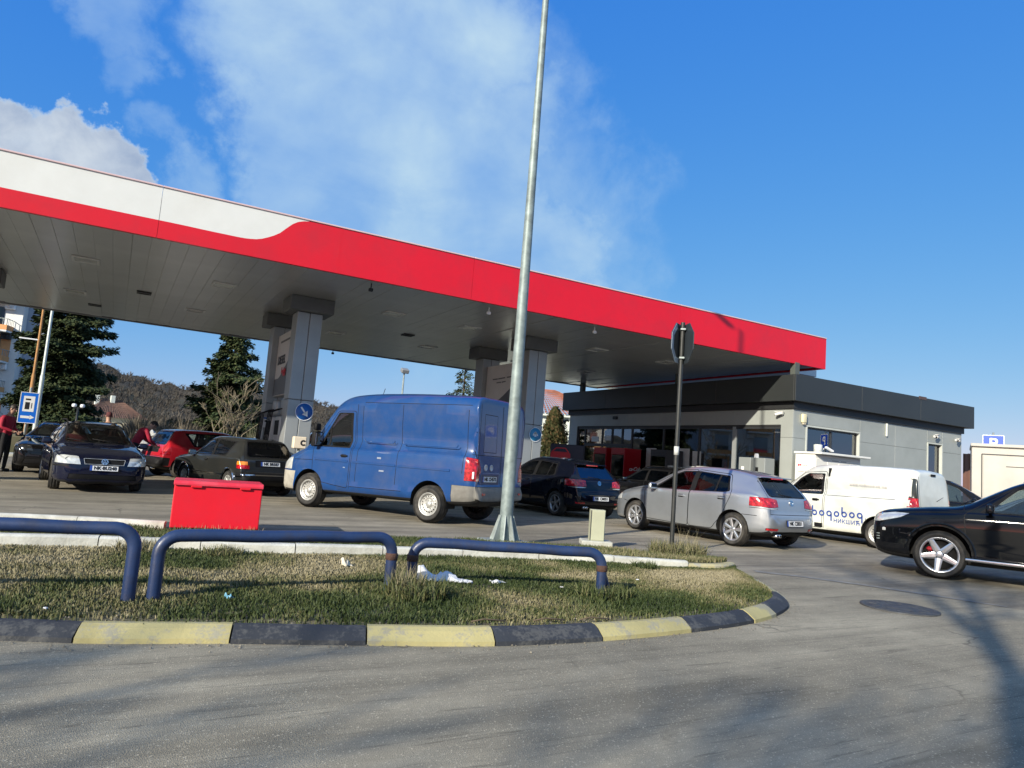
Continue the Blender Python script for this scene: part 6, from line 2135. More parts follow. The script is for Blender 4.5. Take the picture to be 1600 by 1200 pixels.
# apartment block at the left edge
ax_, ay_ = polar(96.6, 78)
ap = thing('apartment_block', 'white and orange apartment block with balconies at the left edge', 'building', (ax_, ay_, 0), rad(-14))
m_apw = M('apartment_white', (.66, .66, .64), .85, var=.05)
m_apo = M('apartment_orange', (.62, .30, .12), .85, var=.06)
m_apg = M('apartment_grey', (.33, .36, .42), .85, var=.05)
MB().box((-6.0, 6, 8.5), (13.2, 12, 17)).build('wall', m_apw, ap)
MB().box((1.35, 6.5, 8.2), (1.5, 11, 16.4)).build('side_bay', m_apg, ap)
for fl in range(6):
    z = 1.1 + 2.75 * fl
    for bx in (-1.3, -5.6, -9.9):
        b_ = MB().box((bx, -.7, z - .08), (2.6, 1.5, .16)).build('balcony', m_apw, ap)
        MB().box((bx, -1.42, z + .22), (2.6, .06, .46)).build('parapet', m_apo, b_)
        MB().box((bx + 1.27, -.7, z + .22), (.06, 1.4, .46)).build('parapet', m_apo, b_); MB().box((bx - 1.27, -.7, z + .22), (.06, 1.4, .46)).build('parapet', m_apo, b_)
        q = MB()
        for k in range(9): q.box((bx - 1.25 + k * .3125, -1.42, z + .72), (.03, .03, .55))
        q.box((bx, -1.42, z + 1.0), (2.6, .05, .05))
        for k in range(5): q.box((bx + 1.27, -1.4 + k * .32, z + .72), (.03, .03, .55))
        q.box((bx + 1.27, -.7, z + 1.0), (.05, 1.4, .05))
        q.build('railing', m_galv, b_)
        w = MB().box((bx - .3, -.02, z + 1.15), (1.5, .08, 2.1)).build('balcony_door', m_shopglass, ap)
        if fl % 2 == 0:
            MB().box((bx, -.004, z + 1.25), (2.5, .02, 2.5)).build('loggia_wall', m_apo if bx > -2 and fl < 3 else m_apw, ap)
        u = MB(); u.box((bx + .9, -.25, z - .45), (.8, .35, .55), bev=.04); u.lathe([(0, 0), (.2, 0), (.2, .02), (0, .02)], n=14, axis='Y', c=(bx + .9, -.445, z - .45))
        u.build('air_conditioner', m_white if fl != 3 else m_groove, ap)
    for yy in (3, 7.5):
        w = MB().box((2.12, yy, z + 1.2), (.08, 1.2, 1.3)).build('window', m_shopglass, ap); MB().box((2.16, yy, z + .5), (.14, 1.4, .08)).build('sill', m_conc, w)
# second block, rusty brown, seen beside it
ax2, ay2 = polar(95.3, 95)
ap2 = thing('apartment_block', 'narrow brown block behind the left spruce, next to the white and orange one', 'building', (ax2, ay2, 0), rad(10))
MB().box((0, 5, 8), (5, 10, 16)).build('wall', M('brown_render', (.22, .17, .13), .9, var=.1), ap2)
for fl in range(5):
    for wx in (-1.5, .2, 1.7): MB().box((wx, -.02, 1.8 + 2.9 * fl), (1.0, .08, 1.3)).build('window', m_shopglass, ap2)

# blocks along the street to the left, outside the picture (seen only mirrored in the shop glass)
copy_thing(ap, (-20.5, 60.0, 0), rad(38), 'orange and white apartment block outside the left edge, mirrored in the shop glass', 'apartment blocks outside the left edge')
copy_thing(ap, (-36.0, 82.0, 0), rad(30), 'orange and white apartment block farther off outside the left edge', 'apartment blocks outside the left edge')

# trees behind the camera whose shadows fall across the road
m_bk2 = M('dark_bark', (.09, .075, .06), .95, var=.3, vscale=4, bump=.3, bscale=12)
tube_tree('street_tree', 'bare street tree behind the viewpoint whose trunk shadow crosses the road at right', -7.8, -4.33, 17.0, m_bk2, m_bk2, 5, levels=5, first=.37, spread=.78, r0=.25, twig=.013, nbr=3, group='bare street trees on the near side of the road')
tube_tree('street_tree', 'bare street tree behind the viewpoint, left of the first', -11.6, -3.95, 11.5, m_bk2, m_bk2, 6, levels=5, first=.33, spread=.7, r0=.13, twig=.011, nbr=3, group='bare street trees on the near side of the road')

# ---------------------------------------------------------------- vehicle shapes (metres; x from the nose backwards)
rear_lamp = lambda x0: (lambda c, n: c.x > x0 and n.z < .8)
front_lamp = lambda x1: (lambda c, n: c.x < x1 and n.z < .9)
nose = lambda x1: (lambda c, n: c.x < x1 and n.x < -.1 and n.z < .8)
tail = lambda x0: (lambda c, n: c.x > x0 and n.x > .1 and n.z < .8)


def exhaust(x, y, z):
    def fn(root, B):
        MB().lathe([(.022, 0), (.03, 0), (.03, -.12), (.022, -.12)], n=12, axis='X', c=(x, y, z)).build('exhaust_pipe', m_chrome, root)
    return fn


def wiper(pts):
    def fn(root, B):
        MB().tube(pts, .010, 5).build('wiper', m_black, root)
    return fn


def rear_badge(x, z, tilt=0.1, r=.055):
    def fn(root, B):
        badge(root, (x, 0, z), (0, 1, 0), (-tilt, 0, 1), r, m_chrome)
    return fn


def front_badge(x, z, tilt=0.1, r=.06):
    def fn(root, B):
        badge(root, (x, 0, z), (0, -1, 0), (tilt, 0, 1), r, m_chrome)
    return fn


def lamp_core(xs, mat, name):
    """round reflectors behind a lamp's lens: (x, y, z, r)"""
    def fn(root, B):
        for x, y, z, r in xs:
            for s in (1, -1):
                q = MB()
                q.lathe([(r, -.012), (r * .96, .004), (r * .8, .006), (r * .45, .03), (0, .034)], n=16, axis='X', c=(x, s * y, z))
                q.build(name, mat, root, smooth=True)
    return fn


GOLF = dict(boot_x=(3.35, 3.80, .94),
    L=4.20, axles=(.87, 3.448), tyre=(.316, .205, .215), arch=.36, arch_z=.325, floor=.30, cabin=(1.25, 3.55, .68), seat_x=2.0, rear_seat=2.95,
    top=[(0, .56), (.03, .66), (.09, .725), (.22, .79), (.5, .885), (.85, .965), (1.08, 1.01), (1.2, 1.065), (1.5, 1.245), (1.8, 1.385), (2.0, 1.44), (2.25, 1.474), (2.6, 1.48), (3.05, 1.458), (3.42, 1.41), (3.66, 1.352), (3.72, 1.322),
         (3.88, 1.15), (4.045, .985), (4.10, .93), (4.125, .82), (4.145, .68), (4.18, .65), (4.195, .60), (4.2, .54)],
    belt=[(0, .5), (.1, .64), (.3, .73), (.7, .84), (1.1, .905), (1.5, .93), (2.4, .945), (3.2, .985), (3.7, 1.0), (3.95, .98), (4.1, .85), (4.2, .5)],
    bottom=[(0, .36), (.03, .25), (.12, .20), (.5, .185), (1.2, .205), (3.1, .215), (3.7, .25), (4.0, .27), (4.12, .31), (4.2, .42)],
    half=[(0, .42), (.03, .55), (.09, .67), (.2, .765), (.4, .84), (.75, .882), (1.1, .885), (2.2, .89), (3.0, .892), (3.5, .888), (3.8, .855), (4.0, .79), (4.1, .725), (4.16, .665), (4.19, .56), (4.2, .48)],
    roofhalf=[(1.0, .70), (1.4, .655), (1.9, .60), (2.5, .585), (3.1, .575), (3.62, .545), (3.74, .56), (4.02, .64)],
    door_panels=[[(1.16, .29), (2.36, .265), (2.37, 1.40), (1.9, 1.37), (1.13, .93)], [(2.37, .265), (2.96, .275), (3.2, .55), (3.40, .96), (3.2, 1.35), (2.38, 1.40)]],
    screen=[(-.60, 1.06), (.60, 1.06), (.52, 1.405), (-.52, 1.405)], rear_screen=[(-.56, .995), (.56, .995), (.47, 1.30), (-.47, 1.30)],
    dlo=[[(1.33, .945), (2.0, .955), (2.41, .962), (2.41, 1.372), (2.0, 1.352), (1.80, 1.285)], [(2.40, .962), (3.20, .993), (3.33, 1.02), (3.18, 1.318), (2.40, 1.372)]],
    glass=[[(1.43, .965), (2.33, .975), (2.33, 1.345), (2.03, 1.33), (1.84, 1.265)], [(2.46, .978), (2.96, .995), (2.96, 1.32), (2.46, 1.35)], [(3.00, .998), (3.20, 1.008), (3.27, 1.035), (3.15, 1.285), (3.00, 1.315)]],
    lamps=[('headlight', 'yz', [(.44, .60), (.95, .64), (.95, .79), (.62, .755), (.47, .69)], front_lamp(.42), m_clearlens),
           ('taillight', 'yz', [(.42, .80), (.62, .785), (.95, .80), (.95, .955), (.60, .955), (.44, .93)], rear_lamp(3.80), m_redlens),
           ('reversing_lens', 'yz', [(.44, .762), (.62, .752), (.95, .77), (.95, .795), (.62, .778), (.44, .79)], rear_lamp(3.80), m_clearlens),
           ('reflector', 'yz', [(.48, .36), (.72, .37), (.72, .405), (.48, .40)], rear_lamp(3.9), m_redlens)],
    patches=[('grille', 'yz', [(-.42, .60), (.42, .60), (.40, .655), (-.40, .655)], nose(.3), m_black), ('air_intake', 'yz', [(-.5, .30), (.5, .30), (.45, .43), (-.45, .43)], nose(.3), m_black),
             ('bumper_skirt', 'yz', [(-.62, .2), (.62, .2), (.58, .345), (-.58, .345)], rear_lamp(4.0), m_black)],
    panels=[('tailgate', 'yz', [(-.66, .66), (.66, .66), (.62, .98), (.52, 1.355), (-.52, 1.355), (-.62, .98)], lambda c, n: c.x > 3.66 and abs(n.y) < .6)],
    seams=[[(.62, .86), (1.12, .935)], [(.98, .29), (.96, .62)], [(3.62, .62), (3.95, .62)], [(.50, .62), (.62, .60)]],
    black=[('xz', [(1.15, .10), (3.1, .10), (3.1, .238), (1.15, .238)], lambda c, n: n.y > .1 and c.z < .3)],
    mirrors=[(1.42, .985, False)], handles=[(2.18, .845), (3.18, .885)],
    plate_f=(-.004, .50, 0), plate_r=(4.208, .505, .12),
    extras=[rear_badge(4.117, .885, .2, .055), wiper([(4.08, .05, 1.0), (4.075, -.35, 1.03)]), exhaust(4.2, -.5, .27), exhaust(4.2, -.42, .27)],
)
GOLF['extras'].append(lamp_core([(4.055, .66, .86, .055), (4.0, .76, .86, .045), (4.09, .52, .86, .035)], m_brightlens, 'taillight_element'))
GOLF['extras'].append(lambda root, B: MB().box((3.735, 0, 1.338), (.10, 1.0, .022), bev=.008).build('roof_spoiler', B.paint_mat, root))
GOLF['extras'].append(lambda root, B: MB().box((3.787, 0, 1.318), (.012, .36, .022)).build('brake_light', m_redlens, root))

PASSAT = dict(boot_x=(3.5, 4.40, .92),
    L=4.68, axles=(.93, 3.633), tyre=(.312, .20, .205), arch=.355, arch_z=.32, floor=.28, cabin=(1.35, 4.2, .66), seat_x=2.1, rear_seat=3.05,
    top=[(0, .57), (.03, .665), (.09, .71), (.25, .775), (.6, .86), (1.0, .93), (1.22, .965), (1.34, 1.01), (1.65, 1.20), (1.98, 1.36), (2.2, 1.42), (2.6, 1.455), (3.2, 1.455), (3.8, 1.43), (4.2, 1.39), (4.3, 1.36), (4.42, 1.15), (4.52, .97), (4.57, .90), (4.6, .75), (4.63, .64), (4.67, .60), (4.68, .5)],
    belt=[(0, .5), (.1, .635), (.4, .74), (.9, .84), (1.3, .89), (2.4, .925), (3.6, .945), (4.3, .94), (4.55, .8), (4.68, .45)],
    bottom=[(0, .33), (.03, .24), (.12, .19), (.6, .185), (1.3, .205), (3.2, .215), (4.0, .26), (4.5, .29), (4.68, .4)],
    half=[(0, .45), (.03, .58), (.09, .69), (.22, .785), (.45, .845), (.85, .868), (2.3, .872), (3.6, .868), (4.1, .84), (4.4, .79), (4.58, .73), (4.65, .66), (4.68, .5)],
    roofhalf=[(1.2, .68), (1.6, .62), (2.1, .575), (2.8, .57), (3.8, .56), (4.3, .54), (4.5, .6)],
    door_panels=[[(1.28, .29), (2.45, .265), (2.46, 1.37), (2.0, 1.33), (1.24, .91)], [(2.46, .265), (3.12, .275), (3.4, .6), (3.62, .93), (3.48, 1.35), (2.47, 1.37)]],
    screen=[(-.63, 1.00), (.63, 1.00), (.53, 1.385), (-.53, 1.385)], rear_screen=[(-.58, .97), (.58, .97), (.47, 1.33), (-.47, 1.33)],
    dlo=[[(1.48, .925), (2.5, .945), (2.5, 1.352), (2.1, 1.325), (1.9, 1.24)], [(2.49, .945), (4.18, .965), (4.08, 1.31), (2.49, 1.352)]],
    glass=[[(1.56, .945), (2.43, .962), (2.43, 1.325), (2.13, 1.30), (1.93, 1.215)], [(2.53, .965), (3.34, .975), (3.34, 1.32), (2.53, 1.33)], [(3.42, .978), (4.12, .985), (4.04, 1.285), (3.42, 1.318)]],
    lamps=[('headlight', 'yz', [(.42, .565), (.9, .575), (.9, .71), (.70, .735), (.47, .725)], front_lamp(.40), m_clearlens),
           ('taillight', 'yz', [(.62, .66), (.9, .66), (.9, .93), (.66, .93)], rear_lamp(4.35), m_redlens)],
    patches=[('grille', 'yz', [(-.34, .575), (.34, .575), (.37, .69), (-.37, .69)], nose(.3), m_black), ('air_intake', 'yz', [(-.62, .27), (.62, .27), (.60, .375), (-.60, .375)], nose(.35), m_black)],
    panels=[('bonnet', 'xy', [(.10, -.5), (.10, .5), (.45, .72), (1.2, .76), (1.2, -.76), (.45, -.72)], lambda c, n: n.z > .5 and c.x < 1.24)],
    seams=[[(.98, .30), (.97, .60)], [(.72, .845), (1.24, .905)], [(.28, .57), (.58, .54)]],
    black=[('xz', [(.05, .515), (.62, .495), (.62, .53), (.05, .55)], lambda c, n: c.z < .6 and n.y > .2), ('xz', [(1.25, .49), (3.25, .49), (3.25, .545), (1.25, .545)], lambda c, n: n.y > .6)],
    mirrors=[(1.60, .975, False)], handles=[(2.28, .80), (3.32, .82)], rails=[(2.05, 4.1, m_black)],
    plate_f=(-.006, .505, .05), plate_r=(4.60, .80, .1),
    extras=[front_badge(.004, .636, .30, .062), lamp_core([(.09, .53, .645, .05), (.13, .64, .65, .055)], m_chrome, 'headlight_reflector'),
            wiper([(1.3, -.5, 1.0), (1.42, .12, 1.07)]), wiper([(1.3, .1, 1.005), (1.40, .6, 1.05)])],
)
def _grille_bars(x0, dx, zs, hw, mat):
    def fn(root, B):
        for k, z in enumerate(zs):
            MB().box((x0 + dx * k, 0, z), (.02, 2 * hw, .012)).build('grille_bar', mat, root)
    return fn
PASSAT['extras'].append(_grille_bars(.028, .008, (.59, .61, .63, .65, .67), .33, m_black))
PASSAT['extras'].append(lambda root, B: flat_shape('grille_surround', [bar_poly((-.35, -.06), (.35, -.06), .007), bar_poly((-.37, .055), (.37, .055), .007), bar_poly((-.35, -.06), (-.375, .055), .007), bar_poly((.35, -.06), (.375, .055), .007)], .012, m_steelrim, root, frame_mat((.025, 0, .633), (0, -1, 0), (.35, 0, 1))))
PASSAT['extras'].append(lambda root, B: MB().box((1.80, 0, 1.27), (.03, .24, .06), bev=.012).build('rear_view_mirror', m_black, root))

GOLF2 = dict(boot_x=(3.15, 3.62, .88),
    L=3.985, axles=(.80, 3.275), tyre=(.288, .175, .178), arch=.33, arch_z=.30, floor=.28, cabin=(1.15, 3.4, .62), seat_x=1.85, rear_seat=2.7, edge_drop=.07, shoulder=.02, crown=.1,
    top=[(0, .50), (.02, .60), (.05, .76), (.08, .79), (.3, .83), (.7, .885), (1.1, .935), (1.2, .975), (1.45, 1.16), (1.7, 1.325), (1.82, 1.37), (2.1, 1.405), (2.6, 1.41), (3.1, 1.395), (3.4, 1.365), (3.48, 1.33), (3.64, 1.08), (3.74, .925), (3.78, .89), (3.83, .70), (3.85, .58), (3.95, .565), (3.98, .53), (3.985, .45)],
    belt=[(0, .44), (.06, .72), (.5, .80), (1.1, .87), (2.2, .885), (3.3, .90), (3.65, .905), (3.8, .7), (3.985, .42)],
    bottom=[(0, .32), (.03, .27), (.15, .23), (.6, .215), (3.2, .225), (3.7, .27), (3.9, .30), (3.985, .36)],
    half=[(0, .60), (.02, .70), (.06, .77), (.2, .80), (.6, .818), (2.2, .822), (3.2, .82), (3.6, .80), (3.78, .775), (3.84, .77), (3.95, .74), (3.985, .66)],
    roofhalf=[(1.1, .68), (1.5, .62), (1.8, .585), (2.6, .575), (3.4, .56), (3.65, .61)],
    door_panels=[[(1.10, .29), (2.22, .275), (2.24, 1.34), (1.72, 1.29), (1.08, .88)], ],
    screen=[(-.60, .965), (.60, .965), (.54, 1.325), (-.54, 1.325)], rear_screen=[(-.58, .945), (.58, .945), (.50, 1.30), (-.50, 1.30)],
    dlo=[[(1.30, .895), (2.28, .905), (2.28, 1.325), (1.80, 1.305), (1.66, 1.22)], [(2.27, .905), (2.98, .915), (3.22, 1.29), (2.27, 1.325)]],
    glass=[[(1.38, .915), (2.2, .925), (2.2, 1.298), (1.83, 1.28), (1.70, 1.20)], [(2.31, .927), (2.93, .935), (3.12, 1.265), (2.31, 1.298)]],
    lamps=[('headlight', 'yz', [(.42, .58), (.72, .58), (.72, .74), (.42, .74)], front_lamp(.2), m_clearlens),
           ('taillight', 'yz', [(.56, .65), (.95, .65), (.95, .735), (.56, .735)], rear_lamp(3.66), m_redlens),
           ('indicator', 'yz', [(.60, .738), (.95, .738), (.95, .82), (.60, .82)], rear_lamp(3.66), m_orange)],
    patches=[('grille', 'yz', [(-.4, .58), (.4, .58), (.4, .74), (-.4, .74)], nose(.3), m_black), ('plate_recess', 'yz', [(-.40, .70), (.40, .70), (.40, .86), (-.40, .86)], tail(3.6), m_black)],
    panels=[('tailgate', 'yz', [(-.67, .60), (.67, .60), (.66, .9), (.56, 1.345), (-.56, 1.345), (-.66, .9)], lambda c, n: c.x > 3.42 and abs(n.y) < .6)],
    seams=[[(.84, .64), (1.08, .66)], [(1.0, .29), (.98, .84)], [(.55, .83), (1.08, .875)]],
    black=[('xz', [(3.66, .34), (4.0, .32), (4.0, .585), (3.64, .56)], lambda c, n: True), ('xz', [(-.1, .3), (.28, .3), (.30, .5), (-.1, .5)], lambda c, n: True)],
    accent=[('xz', [(.2, .445), (3.9, .445), (3.9, .47), (.2, .47)], lambda c, n: n.y > .5), ('yz', [(-.8, .50), (.8, .50), (.8, .525), (-.8, .525)], tail(3.8))], accent_mat=m_chrome,
    arch_lip=(.02, m_chrome),
    mirrors=[(1.36, .93, False)], handles=[(2.06, .79)],
    plate_f=(-.004, .42, 0), plate_r=(3.80, .78, .22),
    extras=[wiper([(3.72, .1, .97), (3.69, -.36, 1.0)]), exhaust(3.99, .4, .25)],
)

SEDAN = dict(
    L=4.72, axles=(.86, 3.69), tyre=(.325, .225, .22), arch=.365, arch_z=.33, floor=.28, cabin=(1.45, 3.9, .66), seat_x=2.2, rear_seat=3.1,
    top=[(0, .55), (.02, .66), (.08, .735), (.3, .80), (.7, .87), (1.2, .93), (1.42, .965), (1.55, 1.02), (1.9, 1.23), (2.2, 1.36), (2.5, 1.41), (2.9, 1.42), (3.3, 1.385), (3.6, 1.30), (3.95, 1.11), (4.08, 1.045), (4.4, 1.02), (4.6, 1.0), (4.65, .92), (4.68, .70), (4.71, .62), (4.72, .5)],
    belt=[(0, .5), (.08, .67), (.4, .76), (1.0, .86), (1.5, .905), (2.6, .935), (3.7, .955), (4.4, .94), (4.65, .8), (4.72, .45)],
    bottom=[(0, .33), (.04, .24), (.15, .19), (.6, .18), (3.6, .2), (4.4, .26), (4.72, .38)],
    half=[(0, .55), (.03, .66), (.1, .75), (.3, .84), (.7, .885), (2.4, .9), (3.7, .89), (4.3, .84), (4.6, .77), (4.69, .68), (4.72, .55)],
    roofhalf=[(1.4, .69), (1.9, .62), (2.4, .565), (3.2, .55), (3.7, .58), (4.0, .66)],
    door_panels=[[(1.48, .28), (2.62, .26), (2.63, 1.34), (2.2, 1.30), (1.44, .91)], [(2.64, .26), (3.22, .27), (3.48, .6), (3.68, .94), (3.5, 1.28), (2.64, 1.34)]],
    screen=[(-.63, 1.02), (.63, 1.02), (.52, 1.36), (-.52, 1.36)], rear_screen=[(-.58, 1.10), (.58, 1.10), (.5, 1.32), (-.5, 1.32)],
    dlo=[[(1.72, .935), (2.67, .952), (2.67, 1.32), (2.3, 1.295), (2.1, 1.215)], [(2.66, .952), (3.72, .985), (3.45, 1.25), (2.66, 1.32)]],
    glass=[[(1.8, .955), (2.6, .968), (2.6, 1.296), (2.33, 1.27), (2.14, 1.195)], [(2.7, .97), (3.3, .985), (3.3, 1.255), (2.7, 1.297)]],
    lamps=[('headlight', 'yz', [(.38, .60), (.95, .60), (.95, .745), (.45, .735)], front_lamp(.42), M('smoked_lens', (.02, .022, .025), .1, coat=1.0)), ('taillight', 'yz', [(.55, .74), (.95, .74), (.95, .92), (.55, .92)], rear_lamp(4.4), m_redlens)],
    patches=[('grille', 'yz', [(-.22, .60), (-.03, .60), (-.03, .71), (-.20, .71)], nose(.3), m_black), ('grille', 'yz', [(.03, .60), (.22, .60), (.20, .71), (.03, .71)], nose(.3), m_black), ('air_intake', 'yz', [(-.6, .27), (.6, .27), (.55, .39), (-.55, .39)], nose(.3), m_black)],
    mirrors=[(1.85, .985, False)], handles=[(2.46, .84), (3.42, .86)],
    plate_f=(-.006, .49, 0), plate_r=(4.70, .80, 0),
    extras=[lamp_core([(.055, .50, .672, .058), (.095, .64, .672, .058)], m_chrome, 'headlight_reflector')],
)

CADDY = dict(bulkhead=(2.36, 1.68),
    L=4.405, axles=(.88, 3.56), tyre=(.318, .195, .205), arch=.365, arch_z=.33, floor=.32, cabin=(1.2, 2.3, .70), seat_x=1.75, edge_drop=.14, dash=.1, crown=.25,
    top=[(0, .56), (.03, .66), (.09, .74), (.25, .83), (.6, .96), (.9, 1.03), (1.02, 1.08), (1.3, 1.31), (1.6, 1.55), (1.78, 1.68), (1.95, 1.745), (2.3, 1.785), (2.9, 1.80), (3.6, 1.795), (4.1, 1.775), (4.24, 1.735), (4.28, 1.68), (4.315, 1.35), (4.34, 1.0), (4.35, .68), (4.385, .65), (4.40, .6), (4.405, .52)],
    belt=[(0, .5), (.1, .65), (.4, .82), (.9, .96), (1.3, 1.01), (2.2, 1.03), (3.5, 1.06), (4.2, 1.08), (4.34, .9), (4.405, .5)],
    bottom=[(0, .36), (.04, .26), (.15, .21), (.6, .20), (3.2, .225), (4.0, .27), (4.3, .30), (4.405, .42)],
    half=[(0, .45), (.03, .58), (.1, .71), (.25, .80), (.5, .86), (.9, .892), (2.3, .897), (3.6, .895), (4.0, .885), (4.2, .865), (4.29, .83), (4.35, .78), (4.39, .70), (4.405, .55)],
    roofhalf=[(.9, .72), (1.4, .70), (1.9, .685), (2.6, .69), (3.6, .69), (4.15, .68), (4.27, .70), (4.33, .76)],
    door_panels=[[(1.12, .31), (2.28, .29), (2.30, 1.60), (1.72, 1.55), (1.08, .98)]],
    screen=[(-.66, 1.09), (.66, 1.09), (.60, 1.62), (-.60, 1.62)], rear_screen=None,
    dlo=[[(1.27, 1.03), (2.26, 1.06), (2.26, 1.55), (1.83, 1.535), (1.62, 1.41)]],
    glass=[[(1.38, 1.055), (2.2, 1.08), (2.2, 1.525), (1.86, 1.51), (1.67, 1.39)]],
    lamps=[('headlight', 'yz', [(.42, .62), (.95, .64), (.95, .84), (.6, .80)], front_lamp(.45), m_clearlens),
           ('taillight', 'yz', [(.735, .92), (.95, .92), (.95, 1.14), (.725, 1.14)], rear_lamp(4.18), m_redlens),
           ('pillar_trim', 'yz', [(.725, 1.145), (.95, 1.145), (.95, 1.50), (.715, 1.56), (.70, 1.50)], rear_lamp(4.18), M('lamp_trim', (.03, .035, .032), .25, coat=.5))],
    patches=[('grille', 'yz', [(-.42, .62), (.42, .62), (.40, .70), (-.40, .70)], nose(.3), m_black)],
    seams=[[(2.32, .30), (2.33, 1.02), (2.33, 1.60)], [(2.35, 1.05), (3.9, 1.08)], [(.98, .30), (.96, .9)], [(3.28, .30), (3.30, .62)]],
    seams_rear=[[(-.03, .68), (-.03, 1.68)], [(.69, .68), (.66, 1.6)], [(-.69, .68), (-.66, 1.6)]],
    black=[('xz', [(2.1, .30), (2.30, .30), (2.30, .40), (2.1, .40)], lambda c, n: n.y > .6)],
    mirrors=[(1.36, 1.10, False)], handles=[(2.12, .93)],
    plate_f=(-.004, .48, 0), plate_r=(4.36, .84, .03), glass_side=True,
    extras=[lambda root, B: MB().box((4.30, 0, 1.66), (.02, .22, .05), bev=.008).build('brake_light', m_black, root),
            wiper([(4.33, .1, 1.10), (4.32, .45, 1.2)])],
)

SPRINTER = dict(bulkhead=(2.02, 2.15),
    L=4.95, axles=(.93, 3.93), tyre=(.345, .225, .21), arch=.405, arch_z=.365, floor=.55, cabin=(.95, 1.9, .74), seat_x=1.42, edge_drop=.075, dash=.3, crown=.15, tuck=.03,
    top=[(0, .62), (.02, .78), (.06, .93), (.18, 1.02), (.45, 1.14), (.66, 1.24), (.76, 1.32), (1.0, 1.62), (1.28, 1.98), (1.48, 2.19), (1.65, 2.285), (1.95, 2.345), (2.6, 2.385), (3.6, 2.40), (4.5, 2.39), (4.79, 2.375), (4.835, 2.33), (4.85, 1.9), (4.865, 1.3), (4.88, .74), (4.93, .70), (4.945, .64), (4.95, .55)],
    belt=[(0, .55), (.08, .85), (.4, 1.05), (.75, 1.17), (1.1, 1.22), (2.0, 1.24), (4.6, 1.26), (4.84, 1.15), (4.95, .5)],
    bottom=[(0, .42), (.03, .34), (.12, .29), (.5, .28), (1.3, .33), (3.4, .36), (4.4, .38), (4.8, .41), (4.95, .47)],
    half=[(0, .62), (.03, .72), (.1, .80), (.3, .88), (.6, .93), (1.0, .955), (1.9, .965), (3.9, .965), (4.5, .962), (4.75, .945), (4.82, .91), (4.86, .88), (4.93, .86), (4.95, .78)],
    roofhalf=[(.7, .79), (1.2, .80), (1.7, .825), (2.4, .85), (4.3, .85), (4.75, .84), (4.85, .86)],
    door_panels=[[(1.02, .56), (1.98, .46), (2.0, 1.99), (1.52, 1.98), (.98, 1.30)]],
    screen=[(-.76, 1.33), (.76, 1.33), (.70, 2.10), (-.70, 2.10)], rear_screen=None,
    dlo=[[(1.06, 1.24), (1.93, 1.25), (1.93, 1.96), (1.53, 1.95)]],
    glass=[[(1.14, 1.265), (1.33, 1.27), (1.33, 1.60)], [(1.365, 1.27), (1.88, 1.275), (1.88, 1.935), (1.56, 1.925), (1.365, 1.66)]],
    lamps=[('headlight', 'yz', [(.52, .70), (.96, .74), (.96, 1.0), (.70, .93)], front_lamp(.40), m_clearlens),
           ('taillight', 'yz', [(.72, .83), (1.0, .83), (1.0, 1.26), (.80, 1.22), (.72, 1.05)], rear_lamp(4.70), m_redlens)],
    patches=[('rear_bumper', 'xz', [(4.42, .3), (5.0, .3), (5.0, .735), (4.42, .735)], lambda c, n: c.x > 4.3, M('rear_bumper_grey', (.17, .165, .15), .6, var=.2, dirt=((.08, .07, .06), .6, 5))), ('grille', 'yz', [(-.5, .72), (.5, .72), (.45, .9), (-.45, .9)], nose(.3), m_black), 
             ],
    seams=[[(2.02, .46), (2.03, 1.3), (2.03, 2.13)], [(3.14, .62), (3.15, 1.3), (3.16, 2.15)], [(2.04, .50), (3.3, .52)], [(2.42, 1.40), (3.0, 1.40)], [(3.3, 1.40), (4.2, 1.40)],
           [(.45, .94), (1.0, .96)], [(2.2, 2.17), (4.7, 2.19)], [(2.16, .60), (2.18, 2.10)], [(4.62, .95), (4.64, 2.1)]],
    seams_rear=[[(-.66, 1.36), (-.20, 1.36), (-.20, 2.05), (-.66, 2.05), (-.66, 1.36)], [(.66, 1.36), (.20, 1.36), (.20, 2.05), (.66, 2.05), (.66, 1.36)], [(0.01, .74), (0.01, 2.25)], [(-.86, 1.30), (.86, 1.30)], [(-.83, .76), (-.80, 2.22)], [(.83, .76), (.80, 2.22)]],
    accent=[('xz', [(-.1, .2), (.45, .2), (.52, .70), (-.1, .70)], lambda c, n: True), ],
    accent_mat=M('grey_bumper', (.36, .34, .29), .6, var=.15, dirt=((.12, .105, .09), .7, 6)),
    mirrors=[(1.10, 1.36, True)], handles=[(1.84, 1.09)],
    plate_f=(-.01, .52, 0), plate_r=(4.885, .87, .02), plate_y=-.42,
)


